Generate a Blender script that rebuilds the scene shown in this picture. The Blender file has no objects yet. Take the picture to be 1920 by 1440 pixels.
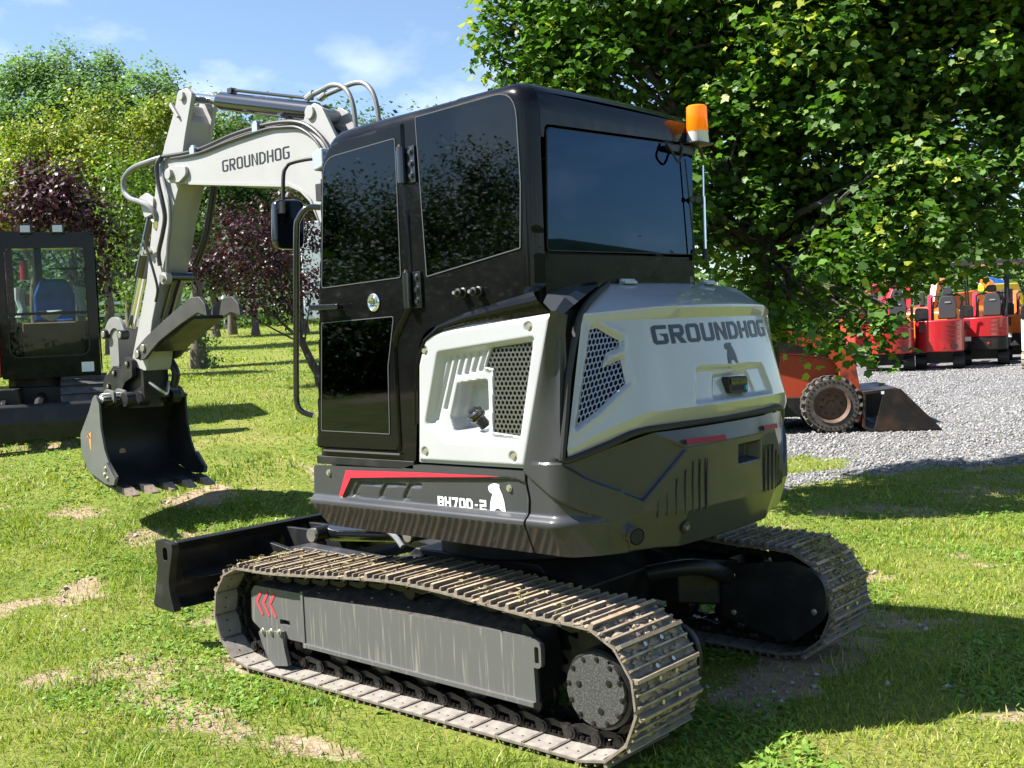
import bpy, bmesh, math, random
import numpy as np
from mathutils import Vector, Matrix
from mathutils.geometry import tessellate_polygon

scene = bpy.context.scene
COL = scene.collection
R = math.radians
rnd = random.Random(7)
rng = np.random.default_rng(11)

# ---------------------------------------------------------------- camera
CAM = Vector((-3.9799, 4.5777, 1.801))
AZ, PIT, ROLL = -0.8503, 0.0447, -0.0459
fw = Vector((math.cos(AZ)*math.cos(PIT), math.sin(AZ)*math.cos(PIT), -math.sin(PIT)))
r0 = Vector((math.sin(AZ), -math.cos(AZ), 0)); u0 = r0.cross(fw)
rv = r0*math.cos(ROLL)+u0*math.sin(ROLL); uv = -r0*math.sin(ROLL)+u0*math.cos(ROLL)
cd = bpy.data.cameras.new("camera"); cam = bpy.data.objects.new("camera", cd); COL.objects.link(cam)
cam.matrix_world = Matrix(((rv.x, uv.x, -fw.x, CAM.x), (rv.y, uv.y, -fw.y, CAM.y), (rv.z, uv.z, -fw.z, CAM.z), (0, 0, 0, 1)))
cd.sensor_width = 36.0; cd.lens = 2038.08*36/1920; cd.clip_start = 0.1; cd.clip_end = 3000
scene.camera = cam

# ---------------------------------------------------------------- sky and sun
SUN_DIR = Vector((0.60, 0.62, 1.0)).normalized()          # towards the sun
SUN_EL = math.asin(SUN_DIR.z); SUN_AZ = math.atan2(SUN_DIR.x, SUN_DIR.y)
world = bpy.data.worlds.new("World"); scene.world = world; world.use_nodes = True
nt = world.node_tree; nt.nodes.clear()
def wn(t, **k):
    n = nt.nodes.new(t)
    for a, b in k.items(): setattr(n, a, b)
    return n
out = wn('ShaderNodeOutputWorld'); bg = wn('ShaderNodeBackground'); bg.inputs[1].default_value = 0.067
sky = wn('ShaderNodeTexSky', sky_type='NISHITA', sun_disc=False)
sky.sun_elevation = SUN_EL; sky.sun_rotation = SUN_AZ; sky.air_density = 1.0; sky.dust_density = 0.35; sky.ozone_density = 2.2
tc = wn('ShaderNodeTexCoord'); sep = wn('ShaderNodeSeparateXYZ'); nt.links.new(tc.outputs['Generated'], sep.inputs[0])
addz = wn('ShaderNodeMath', operation='ADD'); addz.inputs[1].default_value = 0.22; nt.links.new(sep.outputs[2], addz.inputs[0])
dx = wn('ShaderNodeMath', operation='DIVIDE'); dy = wn('ShaderNodeMath', operation='DIVIDE')
for d, o in ((dx, 0), (dy, 1)):
    nt.links.new(sep.outputs[o], d.inputs[0]); nt.links.new(addz.outputs[0], d.inputs[1])
cmb = wn('ShaderNodeCombineXYZ'); nt.links.new(dx.outputs[0], cmb.inputs[0]); nt.links.new(dy.outputs[0], cmb.inputs[1])
cn = wn('ShaderNodeTexNoise'); cn.inputs['Scale'].default_value = 1.5; cn.inputs['Detail'].default_value = 9; cn.inputs['Roughness'].default_value = 0.55
nt.links.new(cmb.outputs[0], cn.inputs['Vector'])
ramp = wn('ShaderNodeValToRGB'); ramp.color_ramp.elements[0].position = 0.58; ramp.color_ramp.elements[1].position = 0.86
ramp.color_ramp.elements[1].color = (0.75, 0.75, 0.75, 1)
nt.links.new(cn.outputs['Fac'], ramp.inputs[0])
cn2 = wn('ShaderNodeTexNoise'); cn2.inputs['Scale'].default_value = 6.5; cn2.inputs['Detail'].default_value = 7; cn2.inputs['Roughness'].default_value = 0.5
mp2 = wn('ShaderNodeMapping'); mp2.inputs['Scale'].default_value = (1, 1, 1.7); mp2.inputs['Location'].default_value = (0.4, 0.1, 0.3); nt.links.new(tc.outputs['Generated'], mp2.inputs[0]); nt.links.new(mp2.outputs[0], cn2.inputs['Vector'])
rc2 = wn('ShaderNodeValToRGB'); rc2.color_ramp.elements[0].position = 0.57; rc2.color_ramp.elements[1].position = 0.68; nt.links.new(cn2.outputs['Fac'], rc2.inputs[0])
rb2 = wn('ShaderNodeValToRGB'); rb2.color_ramp.elements[0].position = 0.02; rb2.color_ramp.elements[1].position = 0.32; rb2.color_ramp.elements[0].color = (0.8, 0.8, 0.8, 1); rb2.color_ramp.elements[1].color = (0, 0, 0, 1); nt.links.new(sep.outputs[2], rb2.inputs[0])
mm2 = wn('ShaderNodeMixRGB'); mm2.blend_type = 'MULTIPLY'; mm2.inputs[0].default_value = 1; nt.links.new(rc2.outputs[0], mm2.inputs[1]); nt.links.new(rb2.outputs[0], mm2.inputs[2])
mx2 = wn('ShaderNodeMixRGB'); mx2.blend_type = 'LIGHTEN'; mx2.inputs[0].default_value = 1; nt.links.new(ramp.outputs[0], mx2.inputs[1]); nt.links.new(mm2.outputs[0], mx2.inputs[2])
mixc = wn('ShaderNodeMixRGB'); mixc.inputs[2].default_value = (10.0, 10.2, 10.6, 1)
nt.links.new(mx2.outputs[0], mixc.inputs[0]); nt.links.new(sky.outputs[0], mixc.inputs[1])
nt.links.new(mixc.outputs[0], bg.inputs[0]); nt.links.new(bg.outputs[0], out.inputs[0])

sd = bpy.data.lights.new("sun", 'SUN'); sd.energy = 5.0; sd.angle = R(0.53); sd.color = (1.0, 0.955, 0.89)
sun = bpy.data.objects.new("sun", sd); COL.objects.link(sun)
sun.rotation_euler = (-SUN_DIR).to_track_quat('-Z', 'Y').to_euler(); sun.location = SUN_DIR*60
scene.view_settings.view_transform = 'Standard'; scene.view_settings.look = 'None'
scene.view_settings.exposure = 1.6; scene.view_settings.gamma = 1.0; scene.view_settings.use_curve_mapping = False
scene.cycles.max_bounces = 6; scene.cycles.transparent_max_bounces = 12; scene.cycles.caustics_reflective = False; scene.cycles.caustics_refractive = False

# ---------------------------------------------------------------- materials
def M(name, c, rough=0.5, metal=0.0, coat=0.0, c2=None, vs=6.0, fac=(0.35, 0.65), rv=0.0, bump=0.0, bs=120.0, attr=False, sub=0.0, stretch=(1, 1, 1), spec=0.5, detail=5):
    m = bpy.data.materials.new(name); m.use_nodes = True; t = m.node_tree; N = t.nodes; L = t.links
    p = N['Principled BSDF']; p.inputs['Base Color'].default_value = (*c, 1); p.inputs['Roughness'].default_value = rough
    p.inputs['Metallic'].default_value = metal; p.inputs['Coat Weight'].default_value = coat; p.inputs['Coat Roughness'].default_value = 0.09 if 'graphite' in name else 0.03
    p.inputs['Specular IOR Level'].default_value = spec
    if c2 is not None or rv or bump:
        tcn = N.new('ShaderNodeTexCoord'); mp = N.new('ShaderNodeMapping'); mp.inputs['Scale'].default_value = stretch
        L.new(tcn.outputs['Object'], mp.inputs[0])
        nz = N.new('ShaderNodeTexNoise'); nz.inputs['Scale'].default_value = vs; nz.inputs['Detail'].default_value = detail; L.new(mp.outputs[0], nz.inputs['Vector'])
        rp = N.new('ShaderNodeValToRGB'); rp.color_ramp.elements[0].position = fac[0]; rp.color_ramp.elements[1].position = fac[1]
        L.new(nz.outputs['Fac'], rp.inputs[0])
    if c2 is not None:
        mx = N.new('ShaderNodeMixRGB'); mx.inputs[1].default_value = (*c, 1); mx.inputs[2].default_value = (*c2, 1)
        L.new(rp.outputs[0], mx.inputs[0]); L.new(mx.outputs[0], p.inputs['Base Color'])
    if rv:
        mr = N.new('ShaderNodeMapRange'); mr.inputs[3].default_value = rough; mr.inputs[4].default_value = min(1, rough+rv)
        L.new(rp.outputs[0], mr.inputs[0]); L.new(mr.outputs[0], p.inputs['Roughness'])
    if bump:
        n2 = N.new('ShaderNodeTexNoise'); n2.inputs['Scale'].default_value = bs; n2.inputs['Detail'].default_value = 3; L.new(tcn.outputs['Object'], n2.inputs['Vector'])
        b = N.new('ShaderNodeBump'); b.inputs['Strength'].default_value = bump; b.inputs['Distance'].default_value = 0.01
        L.new(n2.outputs['Fac'], b.inputs['Height']); L.new(b.outputs[0], p.inputs['Normal'])
    return m

def leaf_mat(name, trans=0.35, rough=0.45, tint=(1.0, 1.15, 0.45)):
    """leaf colour comes per leaf from the mesh; light also passes through the blade"""
    m = bpy.data.materials.new(name); m.use_nodes = True; t = m.node_tree; N = t.nodes; L = t.links
    p = N['Principled BSDF']; o = N['Material Output']
    a = N.new('ShaderNodeAttribute'); a.attribute_name = 'tint'
    L.new(a.outputs['Color'], p.inputs['Base Color']); p.inputs['Roughness'].default_value = rough; p.inputs['Specular IOR Level'].default_value = 0.28
    tr = N.new('ShaderNodeBsdfTranslucent'); mu = N.new('ShaderNodeMixRGB'); mu.blend_type = 'MULTIPLY'; mu.inputs[0].default_value = 1
    mu.inputs[2].default_value = (*[x*1.6 for x in tint], 1); L.new(a.outputs['Color'], mu.inputs[1]); L.new(mu.outputs[0], tr.inputs[0])
    mx = N.new('ShaderNodeMixShader'); mx.inputs[0].default_value = trans
    L.new(p.outputs[0], mx.inputs[1]); L.new(tr.outputs[0], mx.inputs[2]); L.new(mx.outputs[0], o.inputs[0])
    return m

def glass_mat(name, tint=(0.16, 0.18, 0.19), ior=1.5, base=0.02, refl_tint=(1, 1, 1)):
    m = bpy.data.materials.new(name); m.use_nodes = True; t = m.node_tree; N = t.nodes; L = t.links
    N.remove(N['Principled BSDF']); o = N['Material Output']
    g = N.new('ShaderNodeBsdfGlossy'); g.inputs['Roughness'].default_value = 0.015; g.inputs['Color'].default_value = (*refl_tint, 1)
    tr = N.new('ShaderNodeBsdfTransparent'); tr.inputs[0].default_value = (*tint, 1)
    f = N.new('ShaderNodeFresnel'); f.inputs[0].default_value = ior
    ad = N.new('ShaderNodeMath'); ad.operation = 'ADD'; ad.inputs[1].default_value = base; L.new(f.outputs[0], ad.inputs[0])
    mx = N.new('ShaderNodeMixShader'); L.new(ad.outputs[0], mx.inputs[0]); L.new(tr.outputs[0], mx.inputs[1]); L.new(g.outputs[0], mx.inputs[2])
    L.new(mx.outputs[0], o.inputs[0]); return m

WHITE = M('warm_white_paint', (0.3697, 0.3782, 0.3952), 0.3, coat=0.8, c2=(0.3485, 0.3553, 0.3672), vs=3, rv=0.06, bump=0.015, bs=60)
BOOMW = M('boom_white_paint', (0.3245, 0.3213, 0.3180), 0.4, coat=0.2, c2=(0.2972, 0.2930, 0.2869), vs=4, rv=0.1, bump=0.03, bs=40)
GREY = M('graphite_gloss_paint', (0.0361, 0.0383, 0.0421), 0.32, metal=0.0, coat=0.5, spec=0.15, c2=(0.0413, 0.0430, 0.0464), vs=3, rv=0.08, bump=0.012, bs=40)
CABB = M('black_gloss_paint', (0.0028, 0.003, 0.0035), 0.2, coat=0.42, c2=(0.0042, 0.0042, 0.0045), vs=5, rv=0.12, bump=0.008, bs=30, spec=0.06)
BLACKS = M('black_satin_paint', (0.011, 0.0115, 0.013), 0.42, coat=0.1, spec=0.3, c2=(0.03, 0.028, 0.026), vs=7, fac=(0.45, 0.8), rv=0.15, bump=0.05, bs=80)
GLOSSK = M('black_cylinder_paint', (0.008, 0.009, 0.012), 0.2, coat=1.0)
RUBBER = M('black_rubber', (0.012, 0.012, 0.012), 0.6, bump=0.05)
TYRE = M('tyre_rubber', (0.035, 0.033, 0.03), 0.85, c2=(0.10, 0.085, 0.07), vs=9, bump=0.2, bs=90)
FRAMEM = M('dusty_frame_paint', (0.1035, 0.1035, 0.1017), 0.5, metal=0.2, c2=(0.2880, 0.2700, 0.2250), vs=5, fac=(0.57, 0.85), rv=0.2, stretch=(13, 13, 0.7), bump=0.05, bs=150)
DIRTTOP = M('dirty_black_plate', (0.012, 0.011, 0.011), 0.8, c2=(0.05, 0.045, 0.038), vs=22, bump=0.3, bs=60)
STEEL = M('track_steel', (0.10, 0.094, 0.086), 0.6, metal=0.25, c2=(0.27, 0.215, 0.155), vs=11, fac=(0.36, 0.68), rv=0.25, bump=0.12, bs=90)
SHOEIN = M('shoe_inner_steel', (0.22, 0.205, 0.19), 0.6, metal=0.25, c2=(0.34, 0.30, 0.255), vs=12, rv=0.2, bump=0.1, bs=90)
RUST = M('rusty_worn_steel', (0.36, 0.235, 0.14), 0.7, metal=0.1, c2=(0.44, 0.35, 0.25), vs=25, rv=0.2, bump=0.1, bs=150)
WORN = M('worn_bare_steel', (0.42, 0.36, 0.28), 0.6, metal=0.2, c2=(0.25, 0.185, 0.125), vs=22, rv=0.2, bump=0.1, bs=150)
LINKM = M('oily_link_steel', (0.02, 0.019, 0.018), 0.4, metal=0.5, c2=(0.065, 0.05, 0.04), vs=25, fac=(0.5, 0.8), rv=0.3, bump=0.1)
DRIVEM = M('drive_cover', (0.036, 0.036, 0.036), 0.5, c2=(0.10, 0.098, 0.092), vs=110, fac=(0.45, 0.8), rv=0.2, bump=0.15, bs=250, detail=2)
ZINC = M('zinc_bolt', (0.55, 0.53, 0.45), 0.32, metal=0.85)
CHROME = M('chrome', (0.75, 0.75, 0.74), 0.12, metal=1.0)
MESHM = M('mesh_steel', (0.26, 0.26, 0.27), 0.3, metal=0.9)
HOSE = M('hydraulic_hose', (0.02, 0.02, 0.022), 0.4, c2=(0.035, 0.035, 0.036), vs=60)
HOSEG = M('grey_sheathed_hose', (0.15, 0.16, 0.165), 0.4, bump=0.2, bs=200)
RED = M('red_decal', (0.62, 0.022, 0.045), 0.4)
REDREF = M('red_reflector', (0.24, 0.012, 0.028), 0.5, spec=0.2)
DECALK = M('black_decal', (0.012, 0.012, 0.015), 0.45)
DECALN = M('navy_decal', (0.012, 0.016, 0.030), 0.35)
DECALW = M('white_decal', (0.82, 0.83, 0.84), 0.45)
CHALK = M('red_spray_paint', (0.42, 0.035, 0.045), 0.7)
DARK = M('dark_interior', (0.008, 0.008, 0.008), 0.8)
SEATM = M('seat_fabric', (0.04, 0.04, 0.043), 0.8)
TRIM = M('window_seal', (0.075, 0.078, 0.082), 0.35)  # rubber seal, its grey lightened to paint in the pane edge glint
AMBER = M('amber_lens', (0.95, 0.36, 0.012), 0.18, coat=0.5)
def _amber():
    t = AMBER.node_tree; p = t.nodes['Principled BSDF']; tr = t.nodes.new('ShaderNodeBsdfTranslucent'); tr.inputs[0].default_value = (1.0, .46, .015, 1); mx = t.nodes.new('ShaderNodeMixShader'); mx.inputs[0].default_value = .55
    t.links.new(p.outputs[0], mx.inputs[1]); t.links.new(tr.outputs[0], mx.inputs[2]); t.links.new(mx.outputs[0], t.nodes['Material Output'].inputs[0])
_amber()
PLASTW = M('white_plastic', (0.6120, 0.6120, 0.5950), 0.4)
BLUEL = M('blue_lock', (0.02, 0.35, 0.55), 0.4)
LAMPG = M('lamp_lens', (0.45, 0.47, 0.48), 0.15, metal=0.4)
GLASS = glass_mat('tinted_glass', (0.11, 0.12, 0.122), ior=1.42, base=0.005, refl_tint=(0.8, 0.9, 1.0))
GLASSB = glass_mat('tinted_glass_sky_blue', (0.03, 0.045, 0.07), ior=1.5, base=0.01, refl_tint=(0.30, 0.52, 0.85))  # the sky's deep blue is painted into the reflection colour
GLASSC = glass_mat('clear_cab_glass', (0.66, 0.74, 0.72), ior=1.28, base=0.0)
MIRR = M('mirror_glass', (0.55, 0.58, 0.60), 0.03, metal=1.0)
REDP = M('red_machine_paint', (0.4250, 0.0102, 0.0187), 0.3, coat=0.7, c2=(0.3570, 0.0102, 0.0153), vs=3, rv=0.1)
ORANGE = M('worn_orange_paint', (0.3825, 0.0467, 0.0153), 0.45, c2=(0.1105, 0.0255, 0.0127), vs=3.2, fac=(0.56, 0.66), rv=0.2, bump=0.05)
ORANGEC = M('clean_orange_paint', (0.5950, 0.1445, 0.0170), 0.35, coat=0.4)
YELLOW = M('yellow_paint', (0.6375, 0.4250, 0.0255), 0.4)
BLUEP = M('blue_plastic_wrap', (0.007, 0.05, 0.22), 0.25, c2=(0.012, 0.10, 0.36), vs=8, bump=0.6, bs=14)
CLEARW = M('clear_plastic_wrap', (0.45, 0.52, 0.52), 0.15, bump=0.6, bs=18)
CARD = M('cardboard_floor_mat', (0.22, 0.12, 0.06), 0.8, c2=(0.15, 0.085, 0.045), vs=8)
RIMM = M('rusty_rim', (0.075, 0.04, 0.024), 0.7, c2=(0.13, 0.075, 0.05), vs=14, bump=0.1)
BKTM = M('worn_bucket_steel', (0.022, 0.019, 0.018), 0.4, metal=0.4, c2=(0.075, 0.04, 0.025), vs=4, fac=(0.42, 0.7), rv=0.2, bump=0.05)
BARK = M('bark', (0.085, 0.065, 0.05), 0.9, c2=(0.16, 0.13, 0.10), vs=9, stretch=(3, 3, 0.6), bump=0.5, bs=40)
BARKD = M('dark_bark', (0.045, 0.036, 0.03), 0.9, c2=(0.085, 0.07, 0.06), vs=9, stretch=(3, 3, 0.6), bump=0.5, bs=40)
FENCEW = M('white_fence_paint', (0.72, 0.71, 0.68), 0.6)
SIDING = M('white_siding', (0.72, 0.75, 0.80), 0.5)
LEAF = leaf_mat('leaf', 0.30, 0.5); LEAFP = leaf_mat('plum_leaf', 0.15, 0.42, (1.2, 0.5, 0.6)); LEAFF = leaf_mat('far_leaf', 0.28, 0.55)
GRASSM = leaf_mat('grass_blade', 0.30, 0.55, (1.0, 1.1, 0.5))
STRAW = M('dry_straw', (0.36, 0.28, 0.13), 0.8)
STONE = M('pale_stone', (0.42, 0.40, 0.375), 0.85, c2=(0.26, 0.25, 0.24), vs=30)

# ---------------------------------------------------------------- helpers
def tag(o, label=None, cat=None, group=None, kind=None):
    if label: o['label'] = label
    if cat: o['category'] = cat
    if group: o['group'] = group
    if kind: o['kind'] = kind
    return o
def thing(name, label, cat, loc=(0, 0, 0), rz=0.0, group=None):
    o = bpy.data.objects.new(name, None); COL.objects.link(o); o.location = loc; o.rotation_euler = (0, 0, rz)
    o.empty_display_size = 0.3
    return tag(o, label, cat, group)
def link(name, me, parent=None, loc=None, rot=None):
    o = bpy.data.objects.new(name, me); COL.objects.link(o)
    if parent is not None: o.parent = parent
    if loc is not None: o.location = loc
    if rot is not None: o.rotation_euler = rot
    return o
def rpoly(pts, seg=5):
    """polygon with rounded corners: (x, y[, radius])"""
    out = []; n = len(pts)
    for i, p in enumerate(pts):
        r = p[2] if len(p) > 2 else 0
        P = Vector(p[:2])
        if r <= 0: out.append((P.x, P.y)); continue
        A = Vector(pts[i-1][:2])-P; B = Vector(pts[(i+1) % n][:2])-P; la, lb = A.length, B.length; A.normalize(); B.normalize()
        ang = math.acos(max(-1, min(1, A.dot(B)))); d = min(r/math.tan(ang/2), la*0.48, lb*0.48)
        a = P+A*d; b = P+B*d
        for k in range(seg+1):
            t = k/seg; q = a*(1-t)**2+P*2*t*(1-t)+b*t*t; out.append((q.x, q.y))
    return out
class MB:
    def __init__(s): s.v = []; s.f = []; s.m = []
    def add(s, vs, fs, m=0):
        o = len(s.v); s.v += [tuple(v) for v in vs]
        for f in fs: s.f.append(tuple(i+o for i in f)); s.m.append(m)
        return s
    def box(s, a, b, m=0, rot=None, piv=None):
        x0, y0, z0 = [min(a[i], b[i]) for i in range(3)]; x1, y1, z1 = [max(a[i], b[i]) for i in range(3)]
        vs = [Vector(v) for v in ((x0, y0, z0), (x1, y0, z0), (x1, y1, z0), (x0, y1, z0), (x0, y0, z1), (x1, y0, z1), (x1, y1, z1), (x0, y1, z1))]
        if rot is not None:
            p = Vector(piv) if piv else (vs[0]+vs[6])/2
            vs = [rot @ (v-p)+p for v in vs]
        return s.add(vs, [(0, 3, 2, 1), (4, 5, 6, 7), (0, 1, 5, 4), (1, 2, 6, 5), (2, 3, 7, 6), (3, 0, 4, 7)], m)
    def prism(s, poly, h0, h1, plane='xz', m=0, mcap=None, holes=()):
        mp = plane if callable(plane) else {'xz': lambda a, b, h: (a, h, b), 'yz': lambda a, b, h: (h, a, b), 'xy': lambda a, b, h: (a, b, h)}[plane]
        loops = [list(poly)]+[list(h) for h in holes]
        mc = m if mcap is None else mcap
        if holes:
            flat = [p for l in loops for p in l]; n = len(flat)
            tris = tessellate_polygon([[Vector((p[0], p[1], 0)) for p in l] for l in loops])
            vs = [mp(p[0], p[1], h0) for p in flat]+[mp(p[0], p[1], h1) for p in flat]
            o = len(s.v); s.v += vs
            for t in tris:
                s.f.append((t[0]+o, t[1]+o, t[2]+o)); s.m.append(mc); s.f.append((t[2]+o+n, t[1]+o+n, t[0]+o+n)); s.m.append(mc)
            k = 0
            for l in loops:
                for i in range(len(l)):
                    a, b = k+i, k+(i+1) % len(l); s.f.append((a+o, b+o, b+o+n, a+o+n)); s.m.append(m)
                k += len(l)
        else:
            n = len(poly); o = len(s.v)
            s.v += [mp(p[0], p[1], h0) for p in poly]+[mp(p[0], p[1], h1) for p in poly]
            s.f.append(tuple(range(o, o+n))); s.m.append(mc); s.f.append(tuple(range(o+2*n-1, o+n-1, -1))); s.m.append(mc)
            for i in range(n):
                a, b = i, (i+1) % n; s.f.append((a+o, b+o, b+o+n, a+o+n)); s.m.append(m)
        return s
    def tube(s, pts, r, n=8, m=0, cap=True):
        P = [Vector(p) for p in pts]; k = len(P); rr = r if isinstance(r, (list, tuple)) else [r]*k
        T = []
        for i in range(k):
            a = P[min(i+1, k-1)]-P[max(i-1, 0)]; T.append(a.normalized() if a.length > 1e-9 else Vector((0, 0, 1)))
        nrm = T[0].orthogonal().normalized(); o = len(s.v)
        for i in range(k):
            nrm = (nrm-T[i]*nrm.dot(T[i])).normalized(); b = T[i].cross(nrm)
            for j in range(n):
                a = 2*math.pi*j/n; s.v.append(tuple(P[i]+(nrm*math.cos(a)+b*math.sin(a))*rr[i]))
        for i in range(k-1):
            for j in range(n):
                s.f.append((o+i*n+j, o+i*n+(j+1) % n, o+(i+1)*n+(j+1) % n, o+(i+1)*n+j)); s.m.append(m)
        if cap:
            s.f.append(tuple(o+j for j in range(n-1, -1, -1))); s.m.append(m); s.f.append(tuple(o+(k-1)*n+j for j in range(n))); s.m.append(m)
        return s
    def cyl(s, p0, p1, r, n=18, m=0, r1=None): return s.tube([p0, p1], [r, r if r1 is None else r1], n, m)
    def lathe(s, prof, org, axis, n=24, m=0, cap=(True, True)):
        """prof: (radius, height along axis)"""
        ax = Vector(axis).normalized(); a = ax.orthogonal().normalized(); b = ax.cross(a); O = Vector(org); o = len(s.v); k = len(prof)
        for r, h in prof:
            for j in range(n):
                t = 2*math.pi*j/n; s.v.append(tuple(O+ax*h+(a*math.cos(t)+b*math.sin(t))*max(r, 1e-4)))
        for i in range(k-1):
            for j in range(n):
                s.f.append((o+i*n+j, o+i*n+(j+1) % n, o+(i+1)*n+(j+1) % n, o+(i+1)*n+j)); s.m.append(m)
        if cap[0]: s.f.append(tuple(o+j for j in range(n-1, -1, -1))); s.m.append(m)
        if cap[1]: s.f.append(tuple(o+(k-1)*n+j for j in range(n))); s.m.append(m)
        return s
    def mesh(s, name, mats, ang=35, fix=True):
        me = bpy.data.meshes.new(name); me.from_pydata(s.v, [], s.f)
        for m in (mats if isinstance(mats, (list, tuple)) else [mats]): me.materials.append(m)
        me.polygons.foreach_set('material_index', s.m)
        if fix:
            bm = bmesh.new(); bm.from_mesh(me); bmesh.ops.recalc_face_normals(bm, faces=bm.faces); bm.to_mesh(me); bm.free()
        me.shade_smooth(); me.set_sharp_from_angle(angle=R(ang)); me.update()
        return me
    def build(s, name, mats, parent=None, bevel=0, seg=2, ang=35, loc=None, rot=None, bang=30):
        o = link(name, s.mesh(name, mats, ang), parent, loc, rot)
        if bevel:
            b = o.modifiers.new('edge', 'BEVEL'); b.width = bevel; b.segments = seg; b.limit_method = 'ANGLE'; b.angle_limit = R(bang); b.harden_normals = True
        return o

def seg_dist(P, A, B):
    ab = B-A; t = np.clip(((P-A)@ab)/max(ab@ab, 1e-12), 0, 1); q = A+t[:, None]*ab
    return np.hypot(*(P-q).T), q
def poly_in(P, poly):
    x, y = P[:, 0], P[:, 1]; c = np.zeros(len(P), bool); n = len(poly)
    for i in range(n):
        (x1, y1), (x2, y2) = poly[i][:2], poly[(i+1) % n][:2]
        if y1 == y2: continue
        k = ((y1 > y) != (y2 > y)) & (x < (x2-x1)*(y-y1)/(y2-y1)+x1); c ^= k
    return c
def poly_near(P, poly, closed=True):
    d = np.full(len(P), 1e9); q = np.zeros((len(P), 2)); n = len(poly)
    for i in range(n if closed else n-1):
        dd, qq = seg_dist(P, np.array(poly[i][:2], float), np.array(poly[(i+1) % n][:2], float)); k = dd < d; d[k] = dd[k]; q[k] = qq[k]
    return d, q
def sdf(P, poly):
    d, _ = poly_near(P, poly); return np.where(poly_in(P, poly), -d, d)
def sstep(a, b, x):
    t = np.clip((x-a)/(b-a), 0, 1); return t*t*(3-2*t)
def patch(outline, holes, res, f, h=None, thick=0.0):
    """moulded panel: a fine grid cut to an outline with holes, raised by h(P) along the panel's own normal direction"""
    o = np.array([p[:2] for p in outline], float); lo, hi = o.min(0), o.max(0)
    nx, ny = max(2, int(math.ceil((hi[0]-lo[0])/res))), max(2, int(math.ceil((hi[1]-lo[1])/res)))
    X, Y = np.meshgrid(np.linspace(lo[0], hi[0], nx+1), np.linspace(lo[1], hi[1], ny+1), indexing='ij'); P = np.stack([X.ravel(), Y.ravel()], 1)
    I, J = np.meshgrid(np.arange(nx), np.arange(ny), indexing='ij'); a = (I*(ny+1)+J).ravel()
    Q = np.stack([a, a+ny+1, a+ny+2, a+1], 1); C = P[Q].mean(1)
    keep = poly_in(C, outline)
    for hl in holes: keep &= ~poly_in(C, hl)
    Q = Q[keep]; used, inv = np.unique(Q, return_inverse=True); Q = inv.reshape(Q.shape); P = P[used].copy()
    e = np.concatenate([Q[:, [0, 1]], Q[:, [1, 2]], Q[:, [2, 3]], Q[:, [3, 0]]]); es = np.sort(e, 1)
    _, idx, cnt = np.unique(es[:, 0]*len(P)+es[:, 1], return_index=True, return_counts=True); be = e[idx[cnt == 1]]
    bv = np.unique(be); loops = [outline]+list(holes); bd = np.full(len(bv), 1e9); bq = np.zeros((len(bv), 2))
    for l in loops:
        d, q = poly_near(P[bv], l); k = d < bd; bd[k] = d[k]; bq[k] = q[k]
    P[bv] = bq
    H = np.zeros(len(P)) if h is None else h(P)
    V = f(P[:, 0], P[:, 1], H); V = np.stack(V, 1); F = [tuple(q) for q in Q.tolist()]
    if thick:
        mapb = {b: len(P)+i for i, b in enumerate(bv.tolist())}
        V2 = np.stack(f(P[bv, 0], P[bv, 1], H[bv]-thick), 1); V = np.concatenate([V, V2])
        F += [(int(b), int(a_), mapb[int(a_)], mapb[int(b)]) for a_, b in be.tolist()]
    mb = MB(); mb.v = [tuple(v) for v in V.tolist()]; mb.f = F; mb.m = [0]*len(F)
    return mb

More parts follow.
